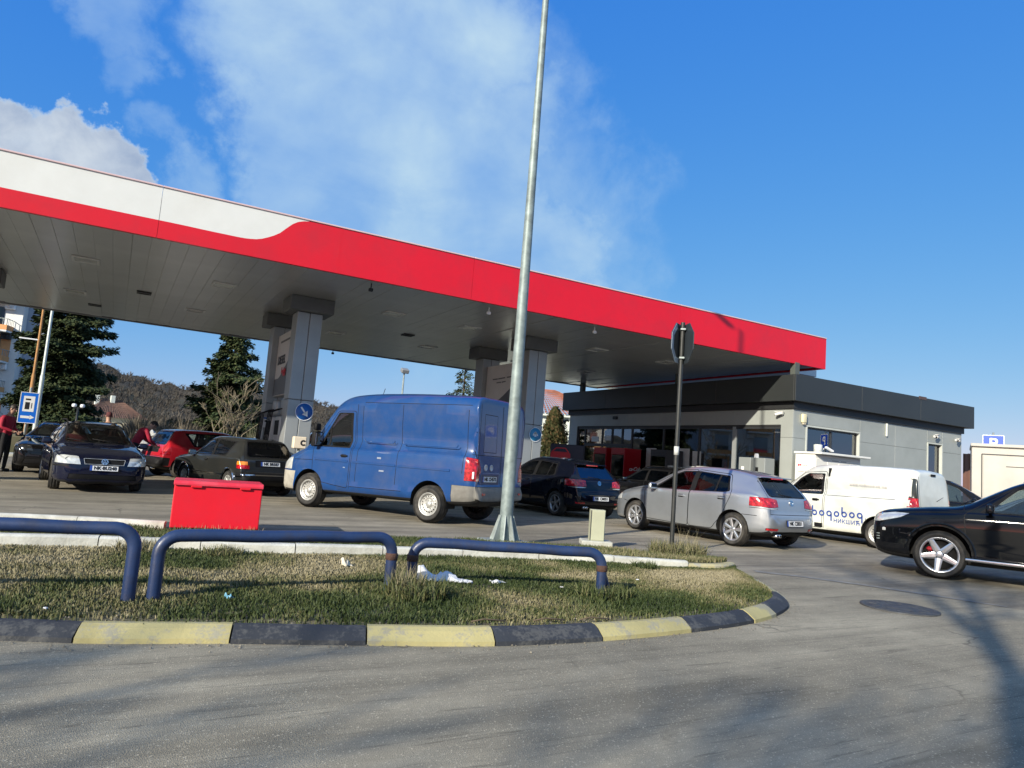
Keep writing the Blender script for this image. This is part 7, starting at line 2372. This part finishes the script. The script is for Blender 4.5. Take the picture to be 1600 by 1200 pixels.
def _sprinter_extras(root, B):
    pm = MATS['van_blue']
    # raised side panels with rounded pressings, rub strip, hinges, lamps, exhaust, step
    for s in (1, -1):
        for x0, x1 in ((1.06, 1.94), (2.06, 3.12), (3.18, 4.36)):
            q = MB(); q.box(((x0 + x1) / 2, s * .967, .985), (x1 - x0, .018, .045), bev=.006); q.build('rub_strip', pm, root)
        for x0, x1 in ((2.30, 3.04), (3.24, 4.48)):
            q = MB()
            for z in (1.40, 2.09):
                yy = .942 if z < 1.6 else .902
                q.tube([(x0 + .05, s * (yy - .008), z), (x1 - .05, s * (yy - .012), z)], .010, 6)
            for cx, cz, a0 in ((x0 + .05, 1.45, 180), (x1 - .05, 1.45, 270), (x1 - .05, 2.04, 0), (x0 + .05, 2.04, 90)):
                pts = []
                for k in range(5):
                    t = rad(a0 + 90 * k / 4)
                    z = cz + .05 * math.sin(t); x = cx + .05 * math.cos(t)
                    yy = .935 - (z - 1.4) * .066
                    pts.append((x, s * yy, z))
                q.tube(pts, .010, 6)
            q.build('side_panel_pressing', pm, root, smooth=True)
        for y, z in ((.86, .98), (.86, 1.75)):
            MB().box((4.83, s * y, z), (.06, .05, .09), bev=.012).build('hinge', pm, root)
    q = MB()
    for y in (-.36, -.56):
        q.lathe([(.058, 0), (.058, .012), (.048, .014), (.046, .008), (0, .008)], n=18, axis='X', c=(4.872, y, 1.08))
    q.build('sticker_ring', M('sticker_grey', (.5, .5, .52), .4), root)
    MB().box((4.885, -.42, .87), (.02, .70, .20), bev=.01).build('plate_recess', M('van_blue_dark', (.012, .03, .10), .4), root)
    for s in (1, -1):
        MB().box((4.948, s * .68, .60), (.012, .09, .035)).build('reflector', m_redlens, root)
        q = MB(); q.box((4.83, s * .905, .93), (.04, .03, .13), bev=.01); q.build('reversing_lens', m_white, root)
    MB().tube([(4.4, .35, .36), (4.85, .4, .34)], .035, 8).build('exhaust_pipe', m_galv, root)
    MB().box((4.45, 0, .42), (.7, 1.2, .12), bev=.02).build('rear_chassis', m_under, root)
    MB().tube([(3.93, -.75, .345), (3.93, .75, .345)], .06, 8).build('rear_axle', m_under, root)
    # scratches: bare primer marks low on the side
    for x, z, w, h in ((2.72, 1.10, .10, .035), (2.80, .86, .12, .03), (1.86, .86, .05, .02)):
        MB().box((x, -.966, z), (w, .006, h), bev=.002).build('dent_mark', M('worn_primer', (.22, .25, .32), .4), root)
SPRINTER['extras'] = [_sprinter_extras]

SUV = dict(boot_x=(3.5, 4.25, 1.03),
    L=4.645, axles=(.95, 3.62), tyre=(.36, .225, .262), arch=.41, arch_z=.375, floor=.40, cabin=(1.4, 4.0, .68), seat_x=2.15, rear_seat=3.05, shoulder=.04, dash=.08,
    top=[(0, .70), (.02, .80), (.06, .88), (.16, .945), (.4, 1.00), (.8, 1.06), (1.15, 1.10), (1.28, 1.14), (1.6, 1.33), (1.95, 1.52), (2.15, 1.585), (2.5, 1.64), (3.0, 1.66), (3.6, 1.635), (4.1, 1.575), (4.24, 1.54), (4.36, 1.30), (4.45, 1.10), (4.5, .95), (4.53, .75), (4.6, .72), (4.635, .66), (4.645, .6)],
    belt=[(0, .64), (.05, .81), (.2, .90), (.5, .95), (1.0, .99), (1.5, 1.01), (2.5, 1.03), (3.6, 1.07), (4.3, 1.08), (4.5, .85), (4.645, .55)],
    bottom=[(0, .50), (.03, .40), (.10, .30), (.3, .26), (.7, .25), (3.4, .28), (4.2, .33), (4.55, .38), (4.645, .48)],
    half=[(0, .50), (.03, .64), (.08, .73), (.2, .80), (.45, .865), (.85, .895), (1.3, .89), (2.4, .893), (3.5, .90), (4.0, .88), (4.3, .83), (4.5, .77), (4.6, .70), (4.645, .55)],
    roofhalf=[(1.2, .70), (1.6, .64), (2.1, .59), (2.8, .59), (3.8, .575), (4.2, .56), (4.45, .63)],
    door_panels=[[(1.30, .40), (2.45, .37), (2.46, 1.56), (2.0, 1.50), (1.26, 1.0)], [(2.47, .37), (3.1, .38), (3.36, .72), (3.56, 1.06), (3.4, 1.53), (2.47, 1.56)]],
    screen=[(-.63, 1.16), (.63, 1.16), (.54, 1.545), (-.54, 1.545)], rear_screen=[(-.58, 1.10), (.58, 1.10), (.49, 1.5), (-.49, 1.5)],
    dlo=[[(1.45, 1.035), (2.5, 1.055), (2.5, 1.535), (2.1, 1.50), (1.9, 1.43)], [(2.49, 1.055), (3.95, 1.11), (4.05, 1.15), (3.9, 1.45), (2.49, 1.535)]],
    glass=[[(1.56, 1.055), (2.42, 1.072), (2.42, 1.505), (2.13, 1.475), (1.93, 1.405)], [(2.54, 1.075), (3.38, 1.098), (3.38, 1.475), (2.54, 1.508)], [(3.45, 1.1), (3.92, 1.125), (3.84, 1.43), (3.45, 1.47)]],
    lamps=[('headlight', 'xz', [(-.02, .765), (.12, .775), (.42, .865), (.54, .935), (.34, .935), (.10, .89), (-.02, .83)], lambda c, n: c.y > .42 and n.z < .93 and c.x < .7, m_clearlens),
           ('taillight', 'yz', [(.62, .8), (.95, .8), (.95, 1.1), (.66, 1.1)], rear_lamp(4.2), m_redlens)],
    patches=[('grille', 'yz', [(-.36, .73), (.36, .73), (.36, .84), (-.36, .84)], nose(.3), m_black), ('air_intake', 'yz', [(-.62, .36), (.62, .36), (.60, .66), (-.60, .66)], nose(.3), m_black)],
    panels=[('bonnet', 'xy', [(.10, -.42), (.10, .42), (.40, .70), (1.26, .80), (1.26, -.80), (.40, -.70)], lambda c, n: n.z > .6 and c.x < 1.28)],
    seams=[[(.62, .97), (1.28, 1.01)], [(.42, .63), (.58, .62)]],
    black=[],
    accent=[], arch_lip=None,
    mirrors=[(1.58, 1.115, False)], handles=[(2.28, .93), (3.25, .96)],
    plate_f=(-.008, .60, 0), plate_r=(4.55, .85, 0),
)


def _suv_extras(root, B):
    for s in (1, -1):
        q = MB(); q.box((2.28, s * .905, .335), (2.0, .05, .045), bev=.012, seg=2)
        q.build('sill_trim', m_chrome, root, smooth=True)
        # bonnet-edge crease and flared arches
        q = MB(); n = 16
        pts = [(.95 + .455 * math.cos(t), s * (B.hw(.95 + .455 * math.cos(t)) - .004), .375 + .45 * math.sin(t)) for t in (math.pi * k / n for k in range(n + 1))]
        q.tube(pts, .02, 6); q.build('arch_flare', MATS['suv_black'], root, smooth=True)
        q = MB()
        for z in (.50, .54, .58):
            q.box((.14, s * .735, z), (.12, .03, .014), rot=Matrix.Rotation(s * rad(-35), 4, 'Z'))
        q.build('bumper_slat', m_galv, root)
        q = MB(); q.box((.20, s * .80, .66), (.07, .02, .05), rot=Matrix.Rotation(s * rad(-25), 4, 'Z'), bev=.008)
        q.build('bumper_marker', m_clearlens, root)
SUV['extras'] = [_suv_extras, lamp_core([(.16, .66, .865, .055), (.11, .54, .85, .045)], m_chrome, 'headlight_reflector'), wiper([(1.22, -.5, 1.135), (1.36, .1, 1.21)]), front_badge(.03, .9, .5, .05) ]
SUV['extras'].pop()      # no readable badge on its nose

# ================================================================ vehicles in their places
p_van = paint('van_blue', (.0055, .047, .175), .0, rough=.34, dirt=.30, dcol=(.10, .10, .12))
p_silver = paint('silver_paint', (.40, .425, .45), .72, rough=.36, dirt=.12)
p_navy = paint('navy_paint', (.004, .006, .021), .1, rough=.3, dirt=.10, dcol=(.06, .055, .05))
p_navy2 = paint('dark_navy_paint', (.003, .0045, .011), .1, rough=.28, dirt=.08, dcol=(.05, .05, .05))
p_black = paint('suv_black', (.003, .0035, .005), .0, rough=.26, dirt=.06, dcol=(.05, .045, .04))
p_black2 = paint('car_black', (.004, .004, .005), .0, rough=.28, dirt=.07, dcol=(.05, .045, .04))
p_grey = paint('grey_metallic', (.038, .040, .038), .55, rough=.36, dirt=.2, dcol=(.10, .09, .075))
p_white = paint('van_white', (.66, .67, .61), .0, rough=.38, dirt=.30, dcol=(.42, .39, .30))
p_redcar = paint('car_red', (.42, .010, .022), .0, rough=.34, dirt=.15)
p_lgrey = paint('pale_grey_metallic', (.46, .48, .50), .6, rough=.35, dirt=.1)
m_cover = M('wheel_cover_grey', (.42, .42, .42), .38, metal=.5, var=.15, dirt=((.12, .10, .08), .4, 8))
m_rimdark = M('alloy_dark', (.30, .31, .33), .3, metal=.8, var=.15)


def place(sp, name, label, cat, x, y, h, s, pm, **kw):
    r = build_car(sp, name, label, cat, (x, y, .008), h, pm, **kw)
    r.scale = (s, s, s)
    return r


place(GOLF, 'hatchback_car', 'silver five-door hatchback with red wraparound tail lights, beside the black signpost', 'car', 11.28, 11.26, 95.6, 1.008, p_silver, rim='spoke7', rim_mat=m_alu, plates=(None, 'NK CE831'), handles=p_silver, glass=glass_mat('glass_silver_car', (.42, .46, .46), -.02))
place(GOLF, 'hatchback_car', 'dark navy hatchback seen from behind, just right of the lamp mast', 'car', 10.68, 16.53, 94.0, 1.0, p_navy2, rim='spoke5', rim_mat=m_rimdark, plates=(None, 'NK CM051'), glass=glass_mat('glass_navy_car', (.22, .26, .28), .07))
place(PASSAT, 'estate_car', 'dark blue estate car facing the viewer with plate NK BU248 and roof rails', 'car', -.38, 18.93, 277.7, .994, p_navy, rim='cover', rim_mat=m_cover, plates=('NK\u00b7BU248', None), steer=rad(-4))
place(GOLF2, 'hatchback_car', 'old charcoal grey hatchback with chrome wheel arches and amber-red tail lamp', 'car', 2.82, 19.30, 108.5, .97, p_grey, rim='cover', rim_mat=m_steelrim, plates=(None, 'NK BR587'))
VAN = place(SPRINTER, 'panel_van', 'blue panel van with grey bumpers and worn paint, parked in front of the pumps', 'van', 5.36, 14.44, 122.0, 1.038, p_van, rim='steel', rim_mat=m_steelrim, plates=(None, 'NK CH573'), mirror_mat=m_black, handles=m_black)
CAD = place(CADDY, 'delivery_van', 'small white delivery van with blue lettering on its side, between the silver and black cars', 'van', 15.5, 11.15, 97.2, 1.008, p_white, rim='steel', rim_mat=m_steelrim, plates=(None, None), handles=m_black)
place(SUV, 'suv_car', 'glossy black SUV with five-spoke alloy wheel and red brake caliper, nearest on the right', 'car', 12.67, 5.57, 117.2, 1.015, p_black, rim='star5', rim_mat=m_alu, plates=(None, None), mirror_mat=p_black, glass=glass_mat('glass_suv', (.48, .55, .53), .06))
place(SEDAN, 'saloon_car', 'black saloon with twin round headlights, behind the dark blue estate at far left', 'car', -1.30, 24.5, 268.0, 1.0, p_black2, rim='spoke5', rim_mat=m_alu, plates=(None, None))
RED = dict(GOLF2)
RED['lamps'] = [l for l in GOLF2['lamps'] if l[0] != 'indicator']
RED['accent'] = []; RED['arch_lip'] = None
place(RED, 'hatchback_car', 'red hatchback seen from its rear corner, half hidden behind the old grey hatchback', 'car', 2.85, 24.7, 20.0, 1.05, p_redcar, rim='cover', rim_mat=m_steelrim, plates=(None, None))
place(PASSAT, 'estate_car', 'black estate car parked along the shop front, behind the silver hatchback', 'car', 16.9, 19.4, 97.0, 1.0, p_black2, rim='spoke5', rim_mat=m_alu, plates=(None, None), glass=glass_mat('glass_black_estate', (.12, .14, .14), .06))
place(CADDY, 'delivery_van', 'red small van whose roof shows over the bonnet of the blue van', 'van', 6.6, 24.2, 262.0, 1.0, p_redcar, rim='cover', rim_mat=m_steelrim, plates=(None, None))
place(SUV, 'suv_car', 'dark SUV between the white van and the beige cabin', 'car', 19.3, 10.9, -62.0, 1.05, p_black2, rim='spoke5', rim_mat=m_alu, plates=(None, None))
place(GOLF, 'hatchback_car', 'pale grey hatchback glimpsed over the bonnet of the black SUV', 'car', 18.2, 7.9, 100.0, .98, p_lgrey, rim='spoke7', rim_mat=m_alu, plates=(None, None))

# lettering on the white van's left side (local -y), reading from its rear... x runs back, so right = +x
def van_side(x, z): return Vector((x - (CADDY['axles'][0] + CADDY['axles'][1]) / 2, -(.905), z))
m_logo = M('logo_blue', lin(45, 75, 150), .45)
R_, w_ = .066, .031
for k, ch in enumerate('bogobog'):
    cx = 2.04 + R_ + .178 * k
    polys = ring_polys(R_ - w_, R_, n=20, c=(0, R_))
    if ch == 'b': polys.append(bar_poly((-R_ + w_ / 2, R_), (-R_ + w_ / 2, .225), w_))
    if ch == 'g': polys.append(bar_poly((R_ - w_ / 2, R_), (R_ - w_ / 2, -.095), w_))
    fm = frame_mat(van_side(cx, .56 + .006 * k), (1, 0, 0), (0, -.02, 1))
    flat_shape('letter', polys, .003, m_logo, CAD, fm)
text_on('\u041d\u0418\u041a\u0428\u0418', .125, m_logo, CAD, van_side(2.82, .485), (1, 0, 0), (0, -.0, 1), depth=.003, spacing=1.1)
flat_shape('letter', [bar_poly((-.045, .044), (.03, .044), .018), bar_poly((-.018, .05), (-.018, -.046), .02), bar_poly((-.01, .005), (.03, .008), .018), bar_poly((.034, .01), (.034, -.046), .02)], .003, m_logo, CAD, frame_mat(van_side(3.13, .487), (1, 0, 0), (0, 0, 1)))
text_on('www.vodovod-nk.me', .088, M('faded_print', (.42, .38, .36), .6), CAD, van_side(3.3, 1.34) + Vector((0, .067, 0)), (1, 0, 0), (0, .12, 1), depth=.003, spacing=1.1)
# red brake caliper on the SUV
for o in list(bpy.data.objects):
    if o.name.startswith('suv_car') and o.get('label', '').startswith('glossy'):
        MB().box((.95 - (SUV['axles'][0] + SUV['axles'][1]) / 2 + -.13, -.80, .43), (.085, .05, .06), bev=.02).build('brake_caliper', M('caliper_red', (.5, .02, .03), .4), o)
        MB().tube([(.35 - 2.285, -.93, .46), (.35 - 2.285, -.93, .461)], .01, 5).build('sensor', m_black, o)

cb = thing('notice_box', 'cream notice box with a dark glyph on the pump island by the grey hatchback', 'sign', (4.05, 17.98, .0))
MB().tube([(0, 0, .15), (0, 0, 1.2)], .03, 8).build('post', m_galv, cb)
MB().box((0, 0, 1.34), (.32, .2, .30), bev=.02).build('casing', M('notice_cream', (.66, .58, .45), .5), cb)
flat_shape('glyph', ring_polys(.035, .075, 40, 320, n=12), .003, m_ink, cb, frame_mat((.08, -.101, 1.34), (1, 0, 0), (0, 0, 1)))

# ================================================================ people
m_skin = M('skin', (.42, .25, .18), .55)
m_hair = M('hair_dark', (.02, .015, .012), .6)
m_jred = M('work_jacket_red', (.34, .010, .035), .75, var=.2, vscale=12)
m_jblk = M('work_trousers_black', (.012, .012, .014), .85, var=.3, vscale=10)
m_jmar = M('knit_maroon', (.085, .022, .025), .85, var=.2, vscale=10)
m_shoe = M('shoe_black', (.015, .014, .014), .6)
m_sole = M('shoe_pale', (.55, .55, .53), .6)


def person(label, loc, rz, J, cloth, group=None, hair=m_hair, shoe=m_shoe, stripe=None):
    """J: joint name -> (x, y, z) with +y ahead of the figure. One continuous skinned body, coloured by garment."""
    root = thing('person', label, 'person', loc, rz, group)
    verts, edges, radii, lab = [], [], [], []
    idx = {}
    def add(n, p, r, l, link=None):
        idx[n] = len(verts); verts.append(p); radii.append(r if isinstance(r, tuple) else (r, r)); lab.append(l)
        if link is not None: edges.append((idx[link], idx[n]))
    def mid(a, b, t): return tuple(a[i] + (b[i] - a[i]) * t for i in range(3))
    add('pelvis', J['pelvis'], (.155, .115), 'legs')
    add('waist', mid(J['pelvis'], J['chest'], .45), (.15, .11), 'top', 'pelvis')
    add('chest', J['chest'], (.175, .125), 'top', 'waist')
    add('collar', mid(J['chest'], J['neck'], .75), (.10, .08), 'top', 'chest')
    add('neck', J['neck'], .058, 'skin', 'collar')
    nk, hd = Vector(J['neck']), Vector(J['head'])
    add('jaw', tuple(nk.lerp(hd, .45) + Vector(J.get('face', (0, .02, 0))) * 1.0), (.070, .078), 'skin', 'neck')
    add('skull', tuple(hd), (.078, .094), 'skin', 'jaw')
    add('crown', tuple(hd + (hd - nk).normalized() * .065), (.055, .068), 'skin', 'skull')
    for s in 'LR':
        add('sh' + s, J['sh' + s], .072, 'top', 'chest')
        add('el' + s, J['el' + s], .050, 'top', 'sh' + s)
        e, w = Vector(J['el' + s]), Vector(J['wr' + s])
        add('cuff' + s, tuple(e.lerp(w, .88)), .038, 'top', 'el' + s)
        add('wr' + s, tuple(w), .027, 'skin', 'cuff' + s)
        d = (w - e).normalized()
        add('palm' + s, tuple(w + d * .07), (.042, .020), 'skin', 'wr' + s)
        add('hip' + s, J['hip' + s], .098, 'legs', 'pelvis')
        add('kn' + s, J['kn' + s], .064, 'legs', 'hip' + s)
        add('an' + s, J['an' + s], .045, 'legs', 'kn' + s)
        a = Vector(J['an' + s]); f = Vector(J.get('foot' + s, (0, 1, 0))).normalized()
        add('heel' + s, tuple(a + Vector((0, 0, -.045)) - f * .03), .042, 'shoe', 'an' + s)
        add('toe' + s, tuple(a + Vector((0, 0, -.055)) + f * .16), (.046, .030), 'shoe', 'heel' + s)
    me = bpy.data.meshes.new('body')
    me.from_pydata(verts, edges, [])
    o = bpy.data.objects.new('body', me); COL.objects.link(o)
    sk = o.modifiers.new('skin', 'SKIN'); sk.use_smooth_shade = True
    for k, sv in enumerate(me.skin_vertices[0].data):
        sv.radius = radii[k]; sv.use_root = (k == 0)
    ss = o.modifiers.new('sub', 'SUBSURF'); ss.levels = 2; ss.render_levels = 2
    dg = bpy.context.evaluated_depsgraph_get()
    m2 = bpy.data.meshes.new_from_object(o.evaluated_get(dg))
    bpy.data.objects.remove(o)
    m2.name = 'body'
    mats = {'skin': m_skin, 'top': cloth[0], 'legs': cloth[1], 'shoe': shoe}
    order = ['skin', 'top', 'legs', 'shoe']
    m2.materials.clear()
    for k in order: m2.materials.append(mats[k])
    segs = [(np.array(verts[a]), np.array(verts[b]), lab[b] if lab[a] != 'legs' or lab[b] != 'top' else 'top') for a, b in edges]
    for p in m2.polygons:
        c = np.array(p.center); best, bl = 9, 'top'
        for a, b, l in segs:
            ab = b - a; t = np.clip(np.dot(c - a, ab) / max(np.dot(ab, ab), 1e-9), 0, 1)
            d = np.linalg.norm(c - a - ab * t)
            if d < best: best, bl = d, l
        p.material_index = order.index(bl); p.use_smooth = True
    body = new_obj('body', m2, root)
    # head details: hair cap, nose, ears, eyes
    up = (hd - nk).normalized(); fw = Vector(J.get('look', (0, 1, 0))); fw = (fw - up * fw.dot(up)).normalized(); sd = fw.cross(up)
    B = Matrix((( sd.x, fw.x, up.x, hd.x), (sd.y, fw.y, up.y, hd.y), (sd.z, fw.z, up.z, hd.z), (0, 0, 0, 1)))
    q = MB()
    r = bmesh.ops.create_uvsphere(q.bm, u_segments=16, v_segments=10, radius=1.0)
    kill = []
    for v in r['verts']:
        v.co = Vector((v.co.x * .086, v.co.y * .103 - .010, v.co.z * .098 + .022))
        if v.co.z < -.02 + (.055 if v.co.y > .03 else -.02) : kill.append(v)
    bmesh.ops.delete(q.bm, geom=kill, context='VERTS')
    for v in q.bm.verts: v.co = B @ v.co
    q.build('hair', hair, body, smooth=True)
    q = MB()
    q.box((0, .098, -.018), (.024, .03, .04), bev=.008)
    for s in (-1, 1): q.box((s * .082, .0, -.012), (.014, .035, .055), bev=.006)
    q._place(q.bm.verts, B); q.build('nose_and_ears', m_skin, body, smooth=True)
    q = MB()
    for s in (-1, 1): q.box((s * .032, .088, .008), (.024, .012, .010), bev=.003)
    q.box((0, .090, -.055), (.045, .010, .008), bev=.002)
    q._place(q.bm.verts, B); q.build('eyes_and_mouth', M('eye_dark', (.06, .03, .025), .4), body)
    # five fingers on each hand
    for s in 'LR':
        e, w = Vector(J['el' + s]), Vector(J['wr' + s]); d = (w - e).normalized()
        side = d.cross(Vector((0, 1, 0)))
        side = side.normalized() if side.length > .1 else Vector((1, 0, 0))
        nn = d.cross(side).normalized()
        q = MB()
        for k, (off, ln) in enumerate(((-.030, .062), (-.010, .075), (.010, .070), (.029, .055))):
            b0 = w + d * .085 + nn * off
            q.tube([b0, b0 + d * ln * .55 + side * .006, b0 + d * ln + side * .024], .009, 6, rs=[.0095, .0085, .007])
        b0 = w + d * .03 + nn * -.036
        q.tube([b0, b0 + d * .03 - nn * .022, b0 + d * .062 - nn * .02 + side * .01], .010, 6, rs=[.011, .010, .008])
        q.build('fingers', m_skin, body, smooth=True)
    if stripe:
        q = MB()
        for (p0, p1, w_, off) in stripe:
            a, b = Vector(p0), Vector(p1); q.tube([a, b], w_, 6)
        q.build('jacket_print', m_white, body)
    return root


STAND = dict(pelvis=(0, 0, .93), chest=(0, -.01, 1.30), neck=(0, .01, 1.50), head=(0, .03, 1.655), shL=(-.19, -.01, 1.42), shR=(.19, -.01, 1.42),
             elL=(-.25, -.03, 1.14), elR=(.25, -.03, 1.14), wrL=(-.22, .10, .92), wrR=(.22, .10, .92), hipL=(-.095, 0, .88), hipR=(.095, 0, .88), knL=(-.11, .02, .49), knR=(.11, .02, .49),
             anL=(-.12, -.01, .085), anR=(.12, -.01, .085))
# attendant standing at far left, looking down at his hands
J1 = dict(STAND, neck=(0, .04, 1.50), head=(0, .10, 1.645), look=(0, .85, -.5), wrL=(-.10, .24, 1.05), wrR=(.10, .24, 1.05), elL=(-.25, .02, 1.14), elR=(.25, .02, 1.14))
person('man in a black and dark red jacket standing at the far left edge, head bowed', (-2.45, 22.75, .012), rad(-118), J1, (m_jred, m_jblk), group='station attendants')
# vest panel: the black back of his jacket
# attendant bending over beside the estate car
J2 = dict(pelvis=(0, -.10, .93), chest=(0, .10, 1.26), neck=(0, .24, 1.42), head=(0, .35, 1.50), look=(0, .6, -.8), face=(0, .02, -.01), shL=(-.19, .14, 1.37), shR=(.19, .14, 1.37),
          elL=(-.22, .24, 1.10), elR=(.22, .24, 1.10), wrL=(-.14, .42, .98), wrR=(.14, .42, .98), hipL=(-.095, -.10, .88), hipR=(.095, -.10, .88), knL=(-.11, -.04, .49), knR=(.11, -.02, .49),
          anL=(-.12, -.08, .085), anR=(.13, -.06, .085))
person('man in a dark red work jacket bending forward beside the dark blue estate car', (.58, 21.3, .012), rad(-78), J2, (m_jred, m_jblk), group='station attendants', stripe=[((-.14, -.02, 1.33), (.02, -.06, 1.34), .012, 0), ((-.10, -.05, 1.27), (.06, -.07, 1.27), .012, 0)])
person('man with maroon headwear seen from behind over the dark blue estate roof', (-.16, 23.6, .012), rad(12), dict(STAND, head=(0, .03, 1.685), neck=(0, .01, 1.53), chest=(0, -.01, 1.33)), (M('jacket_navy', (.02, .022, .035), .8), m_jblk), hair=m_jmar)


def seat_in(root, label, x, y, z, J, cloth):
    p = person(label, (0, 0, 0), 0, J, cloth)
    p.rotation_euler = (0, 0, root.rotation_euler.z + math.pi / 2)
    p.location = root.matrix_basis @ Vector((x, y, z))
    return p


SIT = dict(pelvis=(0, 0, .12), chest=(0, -.12, .48), neck=(0, -.13, .68), head=(0, -.10, .82), shL=(-.19, -.11, .58), shR=(.19, -.11, .58), elL=(-.24, .10, .38), elR=(.24, .10, .38),
           wrL=(-.14, .32, .48), wrR=(.14, .32, .48), hipL=(-.09, .02, .10), hipR=(.09, .02, .10), knL=(-.12, .42, .16), knR=(.12, .42, .16), anL=(-.12, .62, -.20), anR=(.12, .62, -.20))
for o in list(bpy.data.objects):
    if o.get('label', '').startswith('dark blue estate car facing'):
        mid_ = (PASSAT['axles'][0] + PASSAT['axles'][1]) / 2
        o_m = o
        seat_in(o, 'driver in dark clothes behind the windscreen of the dark blue estate car', 2.12 - mid_, -.36, .50, SIT, (M('driver_top', (.05, .045, .05), .8), m_jblk))
        seat_in(o, 'passenger in a red top behind the windscreen of the dark blue estate car', 2.12 - mid_, .36, .50, SIT, (M('passenger_top', (.22, .03, .04), .8), m_jblk))
